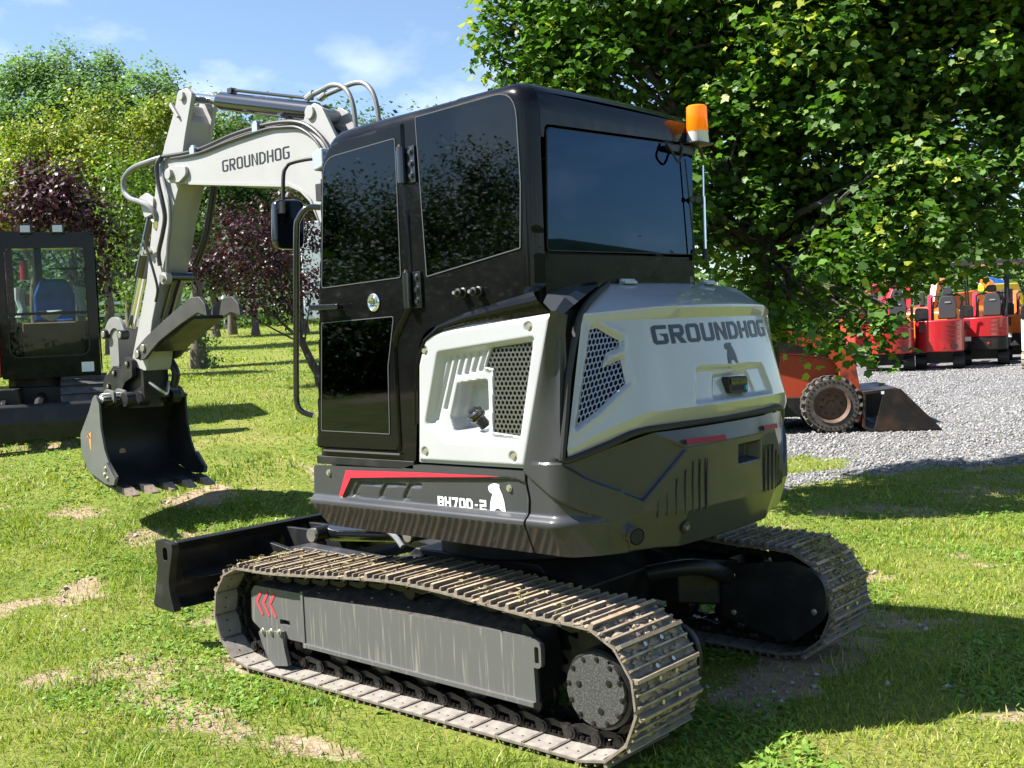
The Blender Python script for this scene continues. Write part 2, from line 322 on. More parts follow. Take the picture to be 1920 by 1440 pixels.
# stroke lettering in a squared technical style
def stroke(pl, t, closed=False):
    P = [Vector(p) for p in pl]; n = len(P); L_, R_ = [], []
    for i in range(n):
        if closed or 0 < i < n-1:
            a = (P[i]-P[i-1]).normalized(); b = (P[(i+1) % n]-P[i]).normalized()
            na, nb = Vector((-a.y, a.x)), Vector((-b.y, b.x)); m = (na+nb); m = m/max(m.length_squared, 0.3)*2
        else:
            a = (P[1]-P[0] if i == 0 else P[-1]-P[-2]).normalized(); m = Vector((-a.y, a.x))
        L_.append(P[i]+m*t/2); R_.append(P[i]-m*t/2)
    out = []
    for i in range(n if closed else n-1):
        j = (i+1) % n; out.append([tuple(R_[i]), tuple(R_[j]), tuple(L_[j]), tuple(L_[i])])
    return out
def glyph(c, w, t):
    h = t/2; W = w-h; T = 1-h; k = 0.07
    ring = [(h+k, h), (W-k, h), (W, h+k), (W, T-k), (W-k, T), (h+k, T), (h, T-k), (h, h+k)]
    rect = lambda a, b, x, y: [[(a, b), (x, b), (x, y), (a, y)]]
    if c in 'O0': return stroke(ring, t, True)
    k2 = .17
    if c == '7' and t > .21: pass
    if c == 'D': return stroke([(h, h), (W-k2, h), (W, h+k2), (W, T-k2), (W-k2, T), (h, T)], t, True)
    if c == 'G': return stroke([(w, T), (h+k, T), (h, T-k), (h, h+k), (h+k, h), (W-k, h), (W, h+k), (W, 0.55)], t)+[[(w*0.45, 0.55), (w-t, 0.40), (w-t, 0.55)]]
    if c == 'R': return stroke([(h, 0), (h, T), (W-k, T), (W, T-k), (W, 0.5+k), (W-k, 0.48), (t*1.02, 0.48)], t)+[[(t*1.3, 0.48-h), (t*2.7, 0.48-h), (w*1.06, 0), (w*1.06-t*1.5, 0)]]
    if c == 'U': return stroke([(h, 1), (h, h+k), (h+k, h), (W-k, h), (W, h+k), (W, 1)], t)
    if c == 'N': return rect(0, 0, t, 1)+rect(w-t, 0, w, 1)+[[(t, 1), (t, 1-t*1.5), (w-t, 0), (w-t, t*1.5)]]
    if c == 'H': return rect(0, 0, t, 1)+rect(w-t, 0, w, 1)+rect(t*1.45, 0.5-h, w-t, 0.5+h)
    if c == 'h': return rect(0, 0, t, 1)+rect(w-t, 0, w, 1)+rect(t, 0.5-h, w-t, 0.5+h)
    if c == 'B': return stroke([(h, h), (W-k, h), (W, h+k), (W, T-k), (W-k, T), (h, T)], t, True)+rect(t, 0.5-h*.8, w-t, 0.5+h*.8)
    if c == '7': return stroke([(0, T), (W, T), (w*0.42, 0)], t)
    if c == '2': return stroke([(0, T), (W, T), (W, 0.5), (h, 0.5), (h, h), (w, h)], t)
    if c == '-': return rect(w*0.2, 0.40, w*0.8, 0.56)
    return []
def lettering(name, text, f, mat, parent, w=0.62, gap=0.14, t=0.19, total=1.0, sub=1):
    """f(u 0..1 along, v 0..1 up) -> xyz"""
    ws = [w*0.75 if c == '-' else w for c in text]; tot = sum(ws)+gap*(len(text)-1); mb = MB(); x = 0
    for c, wc in zip(text, ws):
        for q in glyph(c, wc, t):
            if len(q) == 4 and sub > 1:
                for i in range(sub):
                    a, b = i/sub, (i+1)/sub
                    lerp = lambda p, r_, s_: (p[0]+(r_[0]-p[0])*s_, p[1]+(r_[1]-p[1])*s_)
                    qq = [lerp(q[0], q[1], a), lerp(q[0], q[1], b), lerp(q[3], q[2], b), lerp(q[3], q[2], a)]
                    mb.add([f((x+p[0])/tot, p[1]) for p in qq], [(0, 1, 2, 3)])
            else: mb.add([f((x+p[0])/tot, p[1]) for p in q], [tuple(range(len(q)))])
        x += wc+gap
    return link(name, mb.mesh(name, mat, fix=False), parent)
def hexmesh(outline, pitch, wire, f, depth=0.004):
    """honeycomb sheet with open cells, cut to an outline in the panel plane"""
    o = np.array([p[:2] for p in outline], float); lo, hi = o.min(0), o.max(0); mb = MB(); ro = pitch/math.sqrt(3); ri = ro-wire/math.sqrt(3)*2*0.5
    cells = []; row = 0; y = lo[1]-pitch
    while y < hi[1]+pitch:
        x = lo[0]-pitch+(pitch/2 if row % 2 else 0)
        while x < hi[0]+pitch: cells.append((x, y)); x += pitch
        y += pitch*math.sqrt(3)/2; row += 1
    C = np.array(cells); s_ = sdf(C, outline)
    for (x, y), d in zip(cells, s_):
        if d > pitch*0.35: continue
        ring = []
        for rr, hh in ((ro, 0), (ri, 0), (ri, -depth)):
            pts = np.array([(x+rr*math.cos(math.pi/6+k*math.pi/3), y+rr*math.sin(math.pi/6+k*math.pi/3)) for k in range(6)])
            if d > -ro:
                ins = poly_in(pts, outline); _, q = poly_near(pts, outline); pts = np.where(ins[:, None], pts, q)
            ring.append([f(p[0], p[1], hh) for p in pts])
        fs = [(i, (i+1) % 6, 6+(i+1) % 6, 6+i) for i in range(6)]+[(6+i, 6+(i+1) % 6, 12+(i+1) % 6, 12+i) for i in range(6)]
        mb.add(ring[0]+ring[1]+ring[2], fs)
    return mb
def catmull(pts, n=6):
    P = [Vector(p) for p in pts]; out = []
    for i in range(len(P)-1):
        a, b, c, d = P[max(i-1, 0)], P[i], P[i+1], P[min(i+2, len(P)-1)]
        for k in range(n):
            t = k/n; out.append(0.5*((2*b)+(c-a)*t+(2*a-5*b+4*c-d)*t*t+(3*b-a-3*c+d)*t**3))
    out.append(P[-1]); return out
def hexbolt(mb, p, axis, r=0.012, h=0.008, m=0):
    p = Vector(p); a = Vector(axis).normalized()
    mb.cyl(p, p+a*h*0.35, r*1.5, 14, m); mb.cyl(p+a*h*0.35, p+a*h, r, 6, m); return mb

# ---------------------------------------------------------------- noise and terrain height
def vnoise(x, y, seed=0):
    xi = np.floor(x).astype(np.int64); yi = np.floor(y).astype(np.int64); fx = x-xi; fy = y-yi
    def hsh(a, b):
        n = (a*374761393+b*668265263+seed*1442695041) & 0x7fffffff; n = ((n ^ (n >> 13))*1274126177) & 0x7fffffff
        return ((n ^ (n >> 16)) & 0xffff)/65535.0
    u = fx*fx*(3-2*fx); v = fy*fy*(3-2*fy)
    return (hsh(xi, yi)*(1-u)+hsh(xi+1, yi)*u)*(1-v)+(hsh(xi, yi+1)*(1-u)+hsh(xi+1, yi+1)*u)*v
def fbm(x, y, seed=0, oct=4):
    s = 0; a = 0.5
    for k in range(oct): s = s+a*vnoise(x*2**k, y*2**k, seed+k*17); a *= 0.5
    return s/(1-0.5**oct)
def gz(x, y):
    """height of the ground above the plane the excavator stands on: a lawn rising to the left, a yard rising gently to the right"""
    x = np.asarray(x, float); y = np.asarray(y, float)
    dx_, dy_ = x-CAM.x, y-CAM.y; u = dx_*0.6599-dy_*0.7514; v = -0.7514*dx_-0.6599*dy_
    zl = np.interp(u, [0, 6.5, 7.3, 8, 9, 10.5, 12.5, 16, 20, 30, 60, 120, 400], [0, 0, .04, .14, .36, .71, 1.02, 1.27, 1.46, 1.98, 3.4, 6.5, 14])
    zr = np.interp(u, [0, 10, 12, 13.5, 14.8, 20, 25, 40, 60, 120, 400], [0, 0, .04, .12, .22, .42, .60, .95, 1.4, 3.2, 9])
    w = sstep(-0.14, 0.14, v/np.maximum(u, 0.5)); w = np.where(u < 0.5, sstep(-1, 1, v), w)
    z = zl*(1-w)+zr*w
    d = np.hypot(np.maximum(np.abs(x)-1.75, 0), np.maximum(np.abs(y)-1.3, 0))
    return z*sstep(0, 1.3, d)+0.03*(fbm(x*0.35, y*0.35, 3)-0.5)*sstep(0.1, 2.5, d)
# ================================================================ the place: ground, grass, gravel
G0 = np.array([1.48, -6.07]); GN = np.array([0.833, -0.553])
def uvw(x, y):
    dx_, dy_ = x-CAM.x, y-CAM.y; return dx_*0.6599-dy_*0.7514, -0.7514*dx_-0.6599*dy_
def gravel_w(x, y):
    s_ = (x-G0[0])*GN[0]+(y-G0[1])*GN[1]+(fbm(x*.9, y*.9, 5)-.5)*1.0
    u, v = uvw(x, y); a = sstep(.17, .215, v/np.maximum(u, 1)+(fbm(x*.3, y*.3, 9)-.5)*.03)
    g = sstep(-.25, .35, s_)*a
    gp = np.exp(-(((x-1.95)/.55)**2+((y+7.45)/.7)**2))          # a tuft of grass left in the gravel edge
    return g*(1-.9*sstep(.3, .7, gp+(fbm(x*3, y*3, 8)-.5)*.6))
DIRT = [(.75, 1.62, 1.0, .22, 0, 1.0), (-.35, 1.60, .6, .18, 0, .9), (1.75, 1.75, .5, .25, .3, .55), (-2.35, -.35, .85, .30, .9, .95), (-1.55, -.25, .55, .22, .5, .8), (-2.9, .35, .6, .2, .8, .8), (-1.9, .55, .5, .18, .4, .5),
        (5.05, .05, .8, .3, .4, .8), (8.9, -1.4, 1.3, .5, .3, .95), (5.4, -2.0, .7, .3, .2, .6), (8.1, -2.2, .7, .3, .5, .7), (4.6, -.6, .9, .3, .1, .6), (3.3, .75, .6, .25, .3, .5), (2.6, 2.1, .5, .22, .6, .4), (.3, -3.1, .8, .3, .4, .45), (-.6, -2.3, .6, .25, .2, .5), (1.0, -4.8, 1.0, .3, .9, .4), (6.6, -1.2, .9, .25, .2, .45), (1.55, -6.35, .6, .45, .9, .9), (1.0, -7.2, .7, .45, .9, .8), (.2, -8.3, .7, .4, .9, .7)]
def dirt_w(x, y):
    d = np.zeros_like(x)
    for cx, cy, rx, ry, a, s_ in DIRT:
        c, s2 = math.cos(a), math.sin(a); X = (x-cx)*c+(y-cy)*s2; Y = -(x-cx)*s2+(y-cy)*c
        d = np.maximum(d, s_*np.exp(-((X/rx)**2+(Y/ry)**2)*1.1))
    n = fbm(x*2.2, y*2.2, 21, 5); m = fbm(x*.8, y*.8, 33, 3)
    u, v = uvw(x, y); far = sstep(15, 9, u)
    return np.clip(sstep(.42, 1.05, d*.85+(n-.5)*1.6+.12)*.92+far*.75*sstep(.555, .70, n*.65+m*.42), 0, 1)
def axis(lo, hi, step):
    a = list(np.arange(lo, hi+1e-6, step)); s_ = step; x = hi
    while x < 900: s_ *= 1.22; x += s_; a.append(x)
    s_ = step; x = lo; b = []
    while x > -900: s_ *= 1.22; x -= s_; b.append(x)
    return np.array(b[::-1]+a)
ax_, ay_ = axis(-4.2, 10.5, .085), axis(-10.5, 3.6, .085)
GX, GY = np.meshgrid(ax_, ay_, indexing='ij'); gx, gy = GX.ravel(), GY.ravel()
dW, gW = dirt_w(gx, gy), gravel_w(gx, gy)
gzv = gz(gx, gy)+(.018*(fbm(gx*3.1, gy*3.1, 41)-.5)-.012*dW*(1-gW)+.02*(vnoise(gx*11, gy*11, 77)-.5)*gW)*sstep(60, 20, np.hypot(gx, gy))
nxg, nyg = len(ax_), len(ay_); I, J = np.meshgrid(np.arange(nxg-1), np.arange(nyg-1), indexing='ij'); a = (I*nyg+J).ravel()
gm = bpy.data.meshes.new('ground'); V = np.stack([gx, gy, gzv], 1); F = np.stack([a, a+nyg, a+nyg+1, a+1], 1)
def np_mesh(me, V, F, k):
    me.vertices.add(len(V)); me.vertices.foreach_set('co', np.ascontiguousarray(V, np.float32).ravel())
    me.loops.add(F.size); me.loops.foreach_set('vertex_index', np.ascontiguousarray(F, np.int32).ravel())
    me.polygons.add(len(F)); me.polygons.foreach_set('loop_start', np.arange(0, F.size, k, dtype=np.int32)); me.update(calc_edges=True)
    return me
np_mesh(gm, V, F, 4); gm.shade_smooth()
ca = gm.color_attributes.new('cover', 'FLOAT_COLOR', 'POINT'); ca.data.foreach_set('color', np.stack([dW, gW, np.zeros_like(dW), np.ones_like(dW)], 1).astype(np.float32).ravel())
def ground_material():
    m = bpy.data.materials.new('ground_soil_lawn_gravel'); m.use_nodes = True; t = m.node_tree; N = t.nodes; L = t.links; p = N['Principled BSDF']; p.inputs['Roughness'].default_value = .92; p.inputs['Specular IOR Level'].default_value = .2
    at = N.new('ShaderNodeAttribute'); at.attribute_name = 'cover'; sp_ = N.new('ShaderNodeSeparateColor'); L.new(at.outputs['Color'], sp_.inputs[0])
    tcn = N.new('ShaderNodeTexCoord')
    def noise(sc, de=5, ro=.6):
        n = N.new('ShaderNodeTexNoise'); n.inputs['Scale'].default_value = sc; n.inputs['Detail'].default_value = de; n.inputs['Roughness'].default_value = ro; L.new(tcn.outputs['Object'], n.inputs['Vector']); return n
    def ramp(src, els):
        r = N.new('ShaderNodeValToRGB'); r.color_ramp.elements[0].position = els[0][0]; r.color_ramp.elements[0].color = (*els[0][1], 1); r.color_ramp.elements[1].position = els[-1][0]; r.color_ramp.elements[1].color = (*els[-1][1], 1)
        for q, c in els[1:-1]: e = r.color_ramp.elements.new(q); e.color = (*c, 1)
        L.new(src, r.inputs[0]); return r
    def mix(f, a_, b_):
        x = N.new('ShaderNodeMixRGB'); L.new(f, x.inputs[0]); L.new(a_, x.inputs[1]); L.new(b_, x.inputs[2]); return x
    n1 = noise(1.1, 6); n2 = noise(28, 6, .7); n3 = noise(6, 6)
    lawn = ramp(n1.outputs['Fac'], [(.30, (.11, .16, .020)), (.5, (.18, .215, .033)), (.72, (.26, .245, .07))])
    lf = ramp(n2.outputs['Fac'], [(.35, (.35, .35, .35)), (.6, (1, 1, 1))]); lm = N.new('ShaderNodeMixRGB'); lm.blend_type = 'MULTIPLY'; lm.inputs[0].default_value = .75; L.new(lawn.outputs[0], lm.inputs[1]); L.new(lf.outputs[0], lm.inputs[2])
    soil = ramp(n2.outputs['Fac'], [(.30, (.22, .165, .10)), (.52, (.34, .26, .17)), (.70, (.43, .345, .25))])
    soil2 = ramp(n3.outputs['Fac'], [(.35, (.75, .72, .70)), (.65, (1, 1, 1))]); sm = N.new('ShaderNodeMixRGB'); sm.blend_type = 'MULTIPLY'; sm.inputs[0].default_value = .8; L.new(soil.outputs[0], sm.inputs[1]); L.new(soil2.outputs[0], sm.inputs[2])
    vo = N.new('ShaderNodeTexVoronoi'); vo.inputs['Scale'].default_value = 24; L.new(tcn.outputs['Object'], vo.inputs['Vector'])
    vs_ = N.new('ShaderNodeSeparateColor'); L.new(vo.outputs['Color'], vs_.inputs[0])
    grav = ramp(vs_.outputs[0], [(.0, (.10, .098, .098)), (.45, (.18, .178, .178)), (1.0, (.30, .296, .296))])
    gd = ramp(vo.outputs['Distance'], [(.25, (1, 1, 1)), (.6, (.42, .41, .40))]); gmx = N.new('ShaderNodeMixRGB'); gmx.blend_type = 'MULTIPLY'; gmx.inputs[0].default_value = .7; L.new(grav.outputs[0], gmx.inputs[1]); L.new(gd.outputs[0], gmx.inputs[2])
    gt = ramp(n3.outputs['Fac'], [(.62, (0, 0, 0)), (.82, (.35, .35, .35))]); gm2 = mix(gt.outputs[0], gmx.outputs[0], soil.outputs[0])
    # break the edges of the patches up with fine noise
    def edge(src, n):
        a1 = N.new('ShaderNodeMath'); a1.operation = 'MULTIPLY_ADD'; L.new(n.outputs['Fac'], a1.inputs[0]); a1.inputs[1].default_value = .9; L.new(src, a1.inputs[2])
        mr = N.new('ShaderNodeMapRange'); mr.inputs[1].default_value = .72; mr.inputs[2].default_value = 1.05; L.new(a1.outputs[0], mr.inputs[0]); return mr
    x1 = mix(edge(sp_.outputs[0], n2).outputs[0], lm.outputs[0], sm.outputs[0]); x2 = mix(edge(sp_.outputs[1], n2).outputs[0], x1.outputs[0], gm2.outputs[0])
    L.new(x2.outputs[0], p.inputs['Base Color'])
    hb = N.new('ShaderNodeMixRGB'); L.new(sp_.outputs[1], hb.inputs[0]); L.new(n2.outputs['Fac'], hb.inputs[1]); inv = N.new('ShaderNodeInvert'); L.new(vo.outputs['Distance'], inv.inputs['Color']); L.new(inv.outputs[0], hb.inputs[2])
    b = N.new('ShaderNodeBump'); b.inputs['Strength'].default_value = .8; b.inputs['Distance'].default_value = .03; L.new(hb.outputs[0], b.inputs['Height']); L.new(b.outputs[0], p.inputs['Normal'])
    return m
gm.materials.append(ground_material()); go = bpy.data.objects.new('ground', gm); COL.objects.link(go); tag(go, kind='structure')

def tint_mesh(name, V, F, k, col, mat, per):
    """mesh whose vertices carry one natural tint per blade, leaf or stone"""
    me = bpy.data.meshes.new(name); np_mesh(me, V, F, k); me.materials.append(mat)
    c = me.color_attributes.new('tint', 'FLOAT_COLOR', 'POINT'); C4 = np.concatenate([np.repeat(col, per, 0), np.ones((len(col)*per, 1))], 1).astype(np.float32); c.data.foreach_set('color', C4.ravel())
    return me
def grass(n, u0, u1, hmin, hmax, wid, seed, lean=.5, pw=1.0, dens=None):
    g = np.random.default_rng(seed); k = n*2
    u = u0+(u1-u0)*g.random(k)**pw; v = (g.random(k)*2-1)*.62*u; 
    x = CAM.x+u*.6599-v*.7514; y = CAM.y-u*.7514-v*.6599
    dw, gw = dirt_w(x, y), gravel_w(x, y)
    cl = fbm(x*1.6, y*1.6, 55, 4); keep = g.random(k) < (1-.80*dw)*(1-.985*gw)*np.clip(.45+1.3*(cl-.3), .1, 1)
    keep &= ~((np.abs(np.abs(y)-.878) < .27) & (np.abs(x+.05) < 1.35)); 
    x, y, u, cl = x[keep][:n], y[keep][:n], u[keep][:n], cl[keep][:n]; n = len(x); z = gz(x, y)-.012
    tuft = vnoise(x*2.3, y*2.3, 91); tall = np.clip((tuft-.62)*4, 0, 1)*g.random(n)
    under = ((np.abs(y) < .66) & (np.abs(x) < 1.5))
    h = (hmin+(hmax-hmin)*g.random(n)**1.5)*(1+1.4*tall)*np.where(under, .5, 1); w = wid*(.6+.8*g.random(n))
    a = g.random(n)*6.283; le = lean*(.3+g.random(n))*h; b = a+g.normal(0, .6, n)
    P = np.stack([x, y, z], 1); D = np.stack([np.cos(a), np.sin(a), np.zeros(n)], 1); S = np.stack([-np.sin(b), np.cos(b), np.zeros(n)], 1)*w[:, None]; Z = np.array([0, 0, 1.0])
    mid = P+D*(le*.35)[:, None]+Z*(h*.6)[:, None]; tip = P+D*le[:, None]+Z*h[:, None]
    V = np.stack([P-S, P+S, mid+S*.75, mid-S*.75, tip], 1).reshape(-1, 3); o = np.arange(n)*5
    F = np.concatenate([np.stack([o, o+1, o+2], 1), np.stack([o, o+2, o+3], 1), np.stack([o+3, o+2, o+4], 1)])
    c1, c2, c3, c4 = np.array([.14, .225, .020]), np.array([.245, .30, .033]), np.array([.37, .32, .12]), np.array([.065, .14, .018])
    t = np.clip(fbm(x*.7, y*.7, 66, 3)*1.9-.45+g.normal(0, .18, n), 0, 1)[:, None]; col = c1*(1-t)+c2*t
    dry = (g.random(n) < .13+.25*np.clip(dw[keep][:n], 0, 1))[:, None]; col = np.where(dry, c3*(.7+.6*g.random((n, 1))), col); dk_ = (g.random(n) < .15)[:, None]; col = np.where(dk_, c4, col)
    return V, F, col
parts = [grass(140000, 4.1, 9.5, .018, .055, .0032, 1, .9, .8), grass(110000, 8.5, 18, .02, .045, .006, 2, .8, .9), grass(70000, 16, 48, .022, .05, .013, 4, .8, 1.0)]
o = 0; VV, FF, CC = [], [], []
for v_, f_, c_ in parts: VV.append(v_); FF.append(f_+o); CC.append(c_); o += len(v_)
gme = tint_mesh('grass', np.concatenate(VV), np.concatenate(FF), 3, np.concatenate(CC), GRASSM, 5)
gob = link('grass', gme); tag(gob, kind='stuff')
def weeds(n, seed):
    g = np.random.default_rng(seed); k = n*6; u = 4.1+9*g.random(k)**1.2; v = (g.random(k)*2-1)*.6*u; x = CAM.x+u*.6599-v*.7514; y = CAM.y-u*.7514-v*.6599
    keep = (vnoise(x*1.3, y*1.3, 131) > .58) & (g.random(k) > gravel_w(x, y)*.98) & ~((np.abs(np.abs(y)-.878) < .27) & (np.abs(x+.05) < 1.35)) & (g.random(k) > dirt_w(x, y)*.75)
    x, y = x[keep][:n], y[keep][:n]; n = len(x); z = gz(x, y)+g.random(n)*.028
    a = g.random(n)*6.283; l = .010+.016*g.random(n)**2; til = g.normal(0, .35, n); D = np.stack([np.cos(a), np.sin(a), til], 1)*l[:, None]; S = np.stack([-np.sin(a), np.cos(a), g.normal(0, .3, n)], 1)*(l*.55)[:, None]; P = np.stack([x, y, z], 1)
    V = np.stack([P-D, P+S, P+D, P-S], 1).reshape(-1, 3); o = np.arange(n)*4; F = np.stack([o, o+1, o+2, o+3], 1)
    t = g.random((n, 1)); col = np.array([.10, .21, .028])*(1-t)+np.array([.21, .32, .05])*t
    return V, F, col
wv, wf, wc = weeds(26000, 8); wo = link('clover', tint_mesh('clover', wv, wf, 4, wc, GRASSM, 4)); tag(wo, kind='stuff')
def stones(name, x, y, size, seed, cols, mat_attr):
    g = np.random.default_rng(seed); n = len(x); z = gz(x, y)
    base = np.array([[1, 0, 0], [0, 1, 0], [-1, 0, 0], [0, -1, 0], [0, 0, .75], [0, 0, -.6]], float); sc = size[:, None, None]*(1+g.normal(0, .22, (n, 6, 1)))
    ang = g.random(n)*6.283; c, s_ = np.cos(ang), np.sin(ang); B = np.broadcast_to(base, (n, 6, 3)).copy(); sx_ = .8+.6*g.random(n); X = B[:, :, 0]*sx_[:, None]; Y = B[:, :, 1]
    B[:, :, 0] = X*c[:, None]-Y*s_[:, None]; B[:, :, 1] = X*s_[:, None]+Y*c[:, None]; B[:, :, :2] += g.normal(0, .12, (n, 6, 2))
    V = (B*sc+np.stack([x, y, z], 1)[:, None, :]).reshape(-1, 3); o = (np.arange(n)*6)[:, None, None]
    F = (np.array([[0, 1, 4], [1, 2, 4], [2, 3, 4], [3, 0, 4], [1, 0, 5], [2, 1, 5], [3, 2, 5], [0, 3, 5]])[None]+o).reshape(-1, 3)
    t = g.random((n, 1)); col = cols[0]*(1-t)+cols[1]*t
    return link(name, tint_mesh(name, V, F, 3, col, mat_attr, 6))
STONEM = bpy.data.materials.new('gravel_stone'); STONEM.use_nodes = True; _p = STONEM.node_tree.nodes['Principled BSDF']; _a = STONEM.node_tree.nodes.new('ShaderNodeAttribute'); _a.attribute_name = 'tint'; STONEM.node_tree.links.new(_a.outputs['Color'], _p.inputs['Base Color']); _p.inputs['Roughness'].default_value = .85
g = np.random.default_rng(5); k = 90000; u = 9.5+15.5*g.random(k)**1.1; v = u*(.17+.37*g.random(k)); x = CAM.x+u*.6599-v*.7514; y = CAM.y-u*.7514-v*.6599; kp = g.random(k) < gravel_w(x, y); x, y = x[kp][:30000], y[kp][:30000]
tag(stones('gravel', x, y, .010+.018*g.random(len(x))**1.6, 6, (np.array([.10, .098, .097]), np.array([.32, .314, .31])), STONEM), kind='stuff')
k = 16000; u = 4.1+7*g.random(k); v = (g.random(k)*2-1)*.58*u; x = CAM.x+u*.6599-v*.7514; y = CAM.y-u*.7514-v*.6599; kp = (g.random(k) < .02+.22*dirt_w(x, y)) & ~((np.abs(np.abs(y)-.878) < .28) & (np.abs(x) < 1.5)); x, y = x[kp], y[kp]
tag(stones('pebbles', x, y, .004+.022*g.random(len(x))**5, 7, (np.array([.24, .20, .16]), np.array([.50, .45, .40])), STONEM), kind='stuff')

# ================================================================ trees
BLOBS = {
'maple': [(2.49,-3.94,3.16,0.75),(1.93,-4.01,2.75,0.75),(2.93,-3.83,3.32,0.6),(1.68,-4.11,3.03,0.6),(2.2,-4.03,2.52,0.7),(1.78,-5.38,3.34,0.5),(1.62,-5.22,2.82,0.45),(1.5,-5.3,2.39,0.42),(1.38,-5.38,2.03,0.34),(0.02,-4.95,1.6,0.22),(0.48,-5.09,1.81,0.3),(-0.2,-5.18,2.23,0.33),(-0.47,-5.29,2.28,0.28),(-0.74,-5.54,2.46,0.3),(-0.93,-5.84,2.55,0.35),(3.78,-4.26,5.04,0.42),(3.65,-4.34,4.58,0.38),(3.43,-4.57,5.13,0.6),(3.1,-4.56,4.62,0.6),(2.78,-4.72,4.91,0.75),(2.56,-4.48,4.34,0.45),(2.16,-4.87,4.8,0.8),(2.08,-5.31,4.37,0.6),(1.47,-5.47,4.76,1.0),(1.71,-5.74,4.03,0.7),(1.49,-5.63,3.38,0.65),(1.39,-4.92,3.41,0.4),(1.99,-5.7,2.88,0.5),(0.72,-5.57,4.36,1.0),(0.1,-5.85,4.32,1.1),(-0.22,-6.65,4.08,1.0),(-0.5,-7.45,4.52,1.0),(0.99,-6.08,3.51,0.9),(0.22,-6.22,3.42,0.9),(0.09,-5.22,2.77,0.75),(-0.46,-5.3,2.9,0.6),(-0.82,-5.91,3.04,0.7),(-0.88,-5.53,3.0,0.42),(1.25,-6.07,2.72,0.7),(0.41,-5.32,2.3,0.55),(-0.22,-4.99,2.72,0.42),(-0.67,-5.07,2.95,0.4),(0.9,-5.53,1.98,0.5),(0.2,-4.93,1.75,0.38),(0.0,-4.80,1.82,0.25),(1.2,-5.52,1.72,0.35),(1.88,-6.04,2.43,0.5),(1.18,-6.68,2.96,0.7),(3.43,-4.61,5.87,0.7),(2.53,-5.0,5.89,1.0),(1.46,-5.54,5.94,1.3),(0.28,-6.04,5.78,1.4),(-0.63,-7.1,5.64,1.3),(-1.18,-7.52,4.55,1.2),(-1.32,-7.03,3.32,0.9),(3.78,-4.4,5.18,0.36),(3.41,-4.42,4.68,0.45),(3.07,-4.74,4.97,0.6),(3.35,-4.65,5.3,0.5),(3.84,-4.32,4.78,0.28)],
'plumA': [(13.61,-4.1,4.3,0.62),(13.91,-3.83,4.18,0.45),(13.25,-4.42,4.19,0.5),(13.02,-4.59,3.78,0.4),(13.51,-4.21,4.65,0.42),(13.34,-4.67,3.1,0.35),(13.84,-3.93,4.8,0.25)],
'plumB': [(9.03,-4.05,2.9,0.38),(8.72,-4.33,3.14,0.5),(8.5,-4.78,2.98,0.55),(9.17,-4.5,3.56,0.35),(8.72,-4.9,3.61,0.35),(8.35,-5.21,3.43,0.4),(9.25,-3.86,2.95,0.3),(7.98,-4.95,2.58,0.4),(8.44,-4.27,2.54,0.35),(8.23,-4.72,2.37,0.3),(8.6,-5.15,3.83,0.25)],
'small': [(14.53,-6.0,5.05,0.5),(14.39,-6.08,4.16,0.55),(14.76,-5.72,3.7,0.42),(14.25,-6.16,3.47,0.4),(14.01,-5.67,2.91,0.25),(14.68,-5.84,4.47,0.4),(14.57,-6.48,4.6,0.4)],
'yel': [(22.05,-7.48,6.53,0.9),(21.28,-8.19,6.99,0.9),(20.98,-9.14,7.37,0.9),(20.76,-10.0,7.36,0.8),(20.14,-10.54,7.39,0.8),(20.61,-10.82,7.7,0.5),(21.48,-7.95,5.99,1.1),(20.52,-8.81,6.18,1.1),(22.25,-7.24,5.4,1.0),(20.36,-10.28,6.28,1.0),(21.48,-8.56,5.0,1.0),(20.22,-10.34,5.08,0.9)],
'loc1': [(44.24,-17.71,13.36,1.5),(43.71,-18.24,14.27,1.1),(43.35,-18.59,14.95,0.7),(43.25,-17.13,11.28,1.9),(42.29,-18.02,12.14,1.6),(43.52,-16.8,9.69,2.0)],
'loc2': [(42.6,-19.25,15.03,0.9),(42.38,-19.4,14.19,1.2),(42.74,-19.04,13.39,1.4),(41.64,-19.3,12.88,1.4),(41.51,-18.67,11.52,1.8)],
'loc3': [(42.07,-21.06,15.21,0.7),(41.9,-21.17,14.48,1.0),(41.7,-20.62,13.54,1.3),(41.08,-21.16,13.38,1.0),(40.68,-20.1,12.01,1.8),(39.89,-20.78,11.96,1.4)],
'loc4': [(39.04,-20.96,13.56,0.7),(38.55,-21.37,13.3,0.9),(38.0,-21.85,13.15,0.8),(38.36,-20.81,12.28,1.4),(37.59,-21.47,12.0,1.3)],
'midA': [(25.73,-15.01,8.22,1.0),(26.88,-16.72,9.18,0.8),(25.77,-16.31,8.19,1.1),(25.36,-14.58,6.82,1.2),(24.62,-15.21,6.44,1.3),(25.18,-14.0,5.46,1.3),(28.14,-17.0,10.04,0.6),(26.99,-17.95,8.98,0.8)],
'midB': [(25.0,-16.93,7.28,1.2),(23.67,-16.68,5.93,1.3),(23.17,-17.16,6.57,1.1),(24.01,-15.7,5.59,1.2),(23.43,-16.83,4.75,1.2),(24.08,-14.91,4.59,1.2)],
'ivy': [(13.58,-6.79,4.11,0.5),(13.8,-6.6,4.32,0.4),(13.4,-6.93,3.81,0.35),(13.95,-6.9,4.85,0.4)],
'rw': [(17.02,-37.06,4.11,2.0),(15.69,-38.27,4.69,2.2),(14.77,-40.41,4.67,2.2),(13.41,-41.58,4.36,2.2),(12.4,-43.81,4.57,2.4),(11.01,-45.04,4.71,2.4),(9.8,-46.13,5.1,2.6)],
}
def unit(a): return a/np.maximum(np.linalg.norm(a, axis=1, keepdims=True), 1e-9)
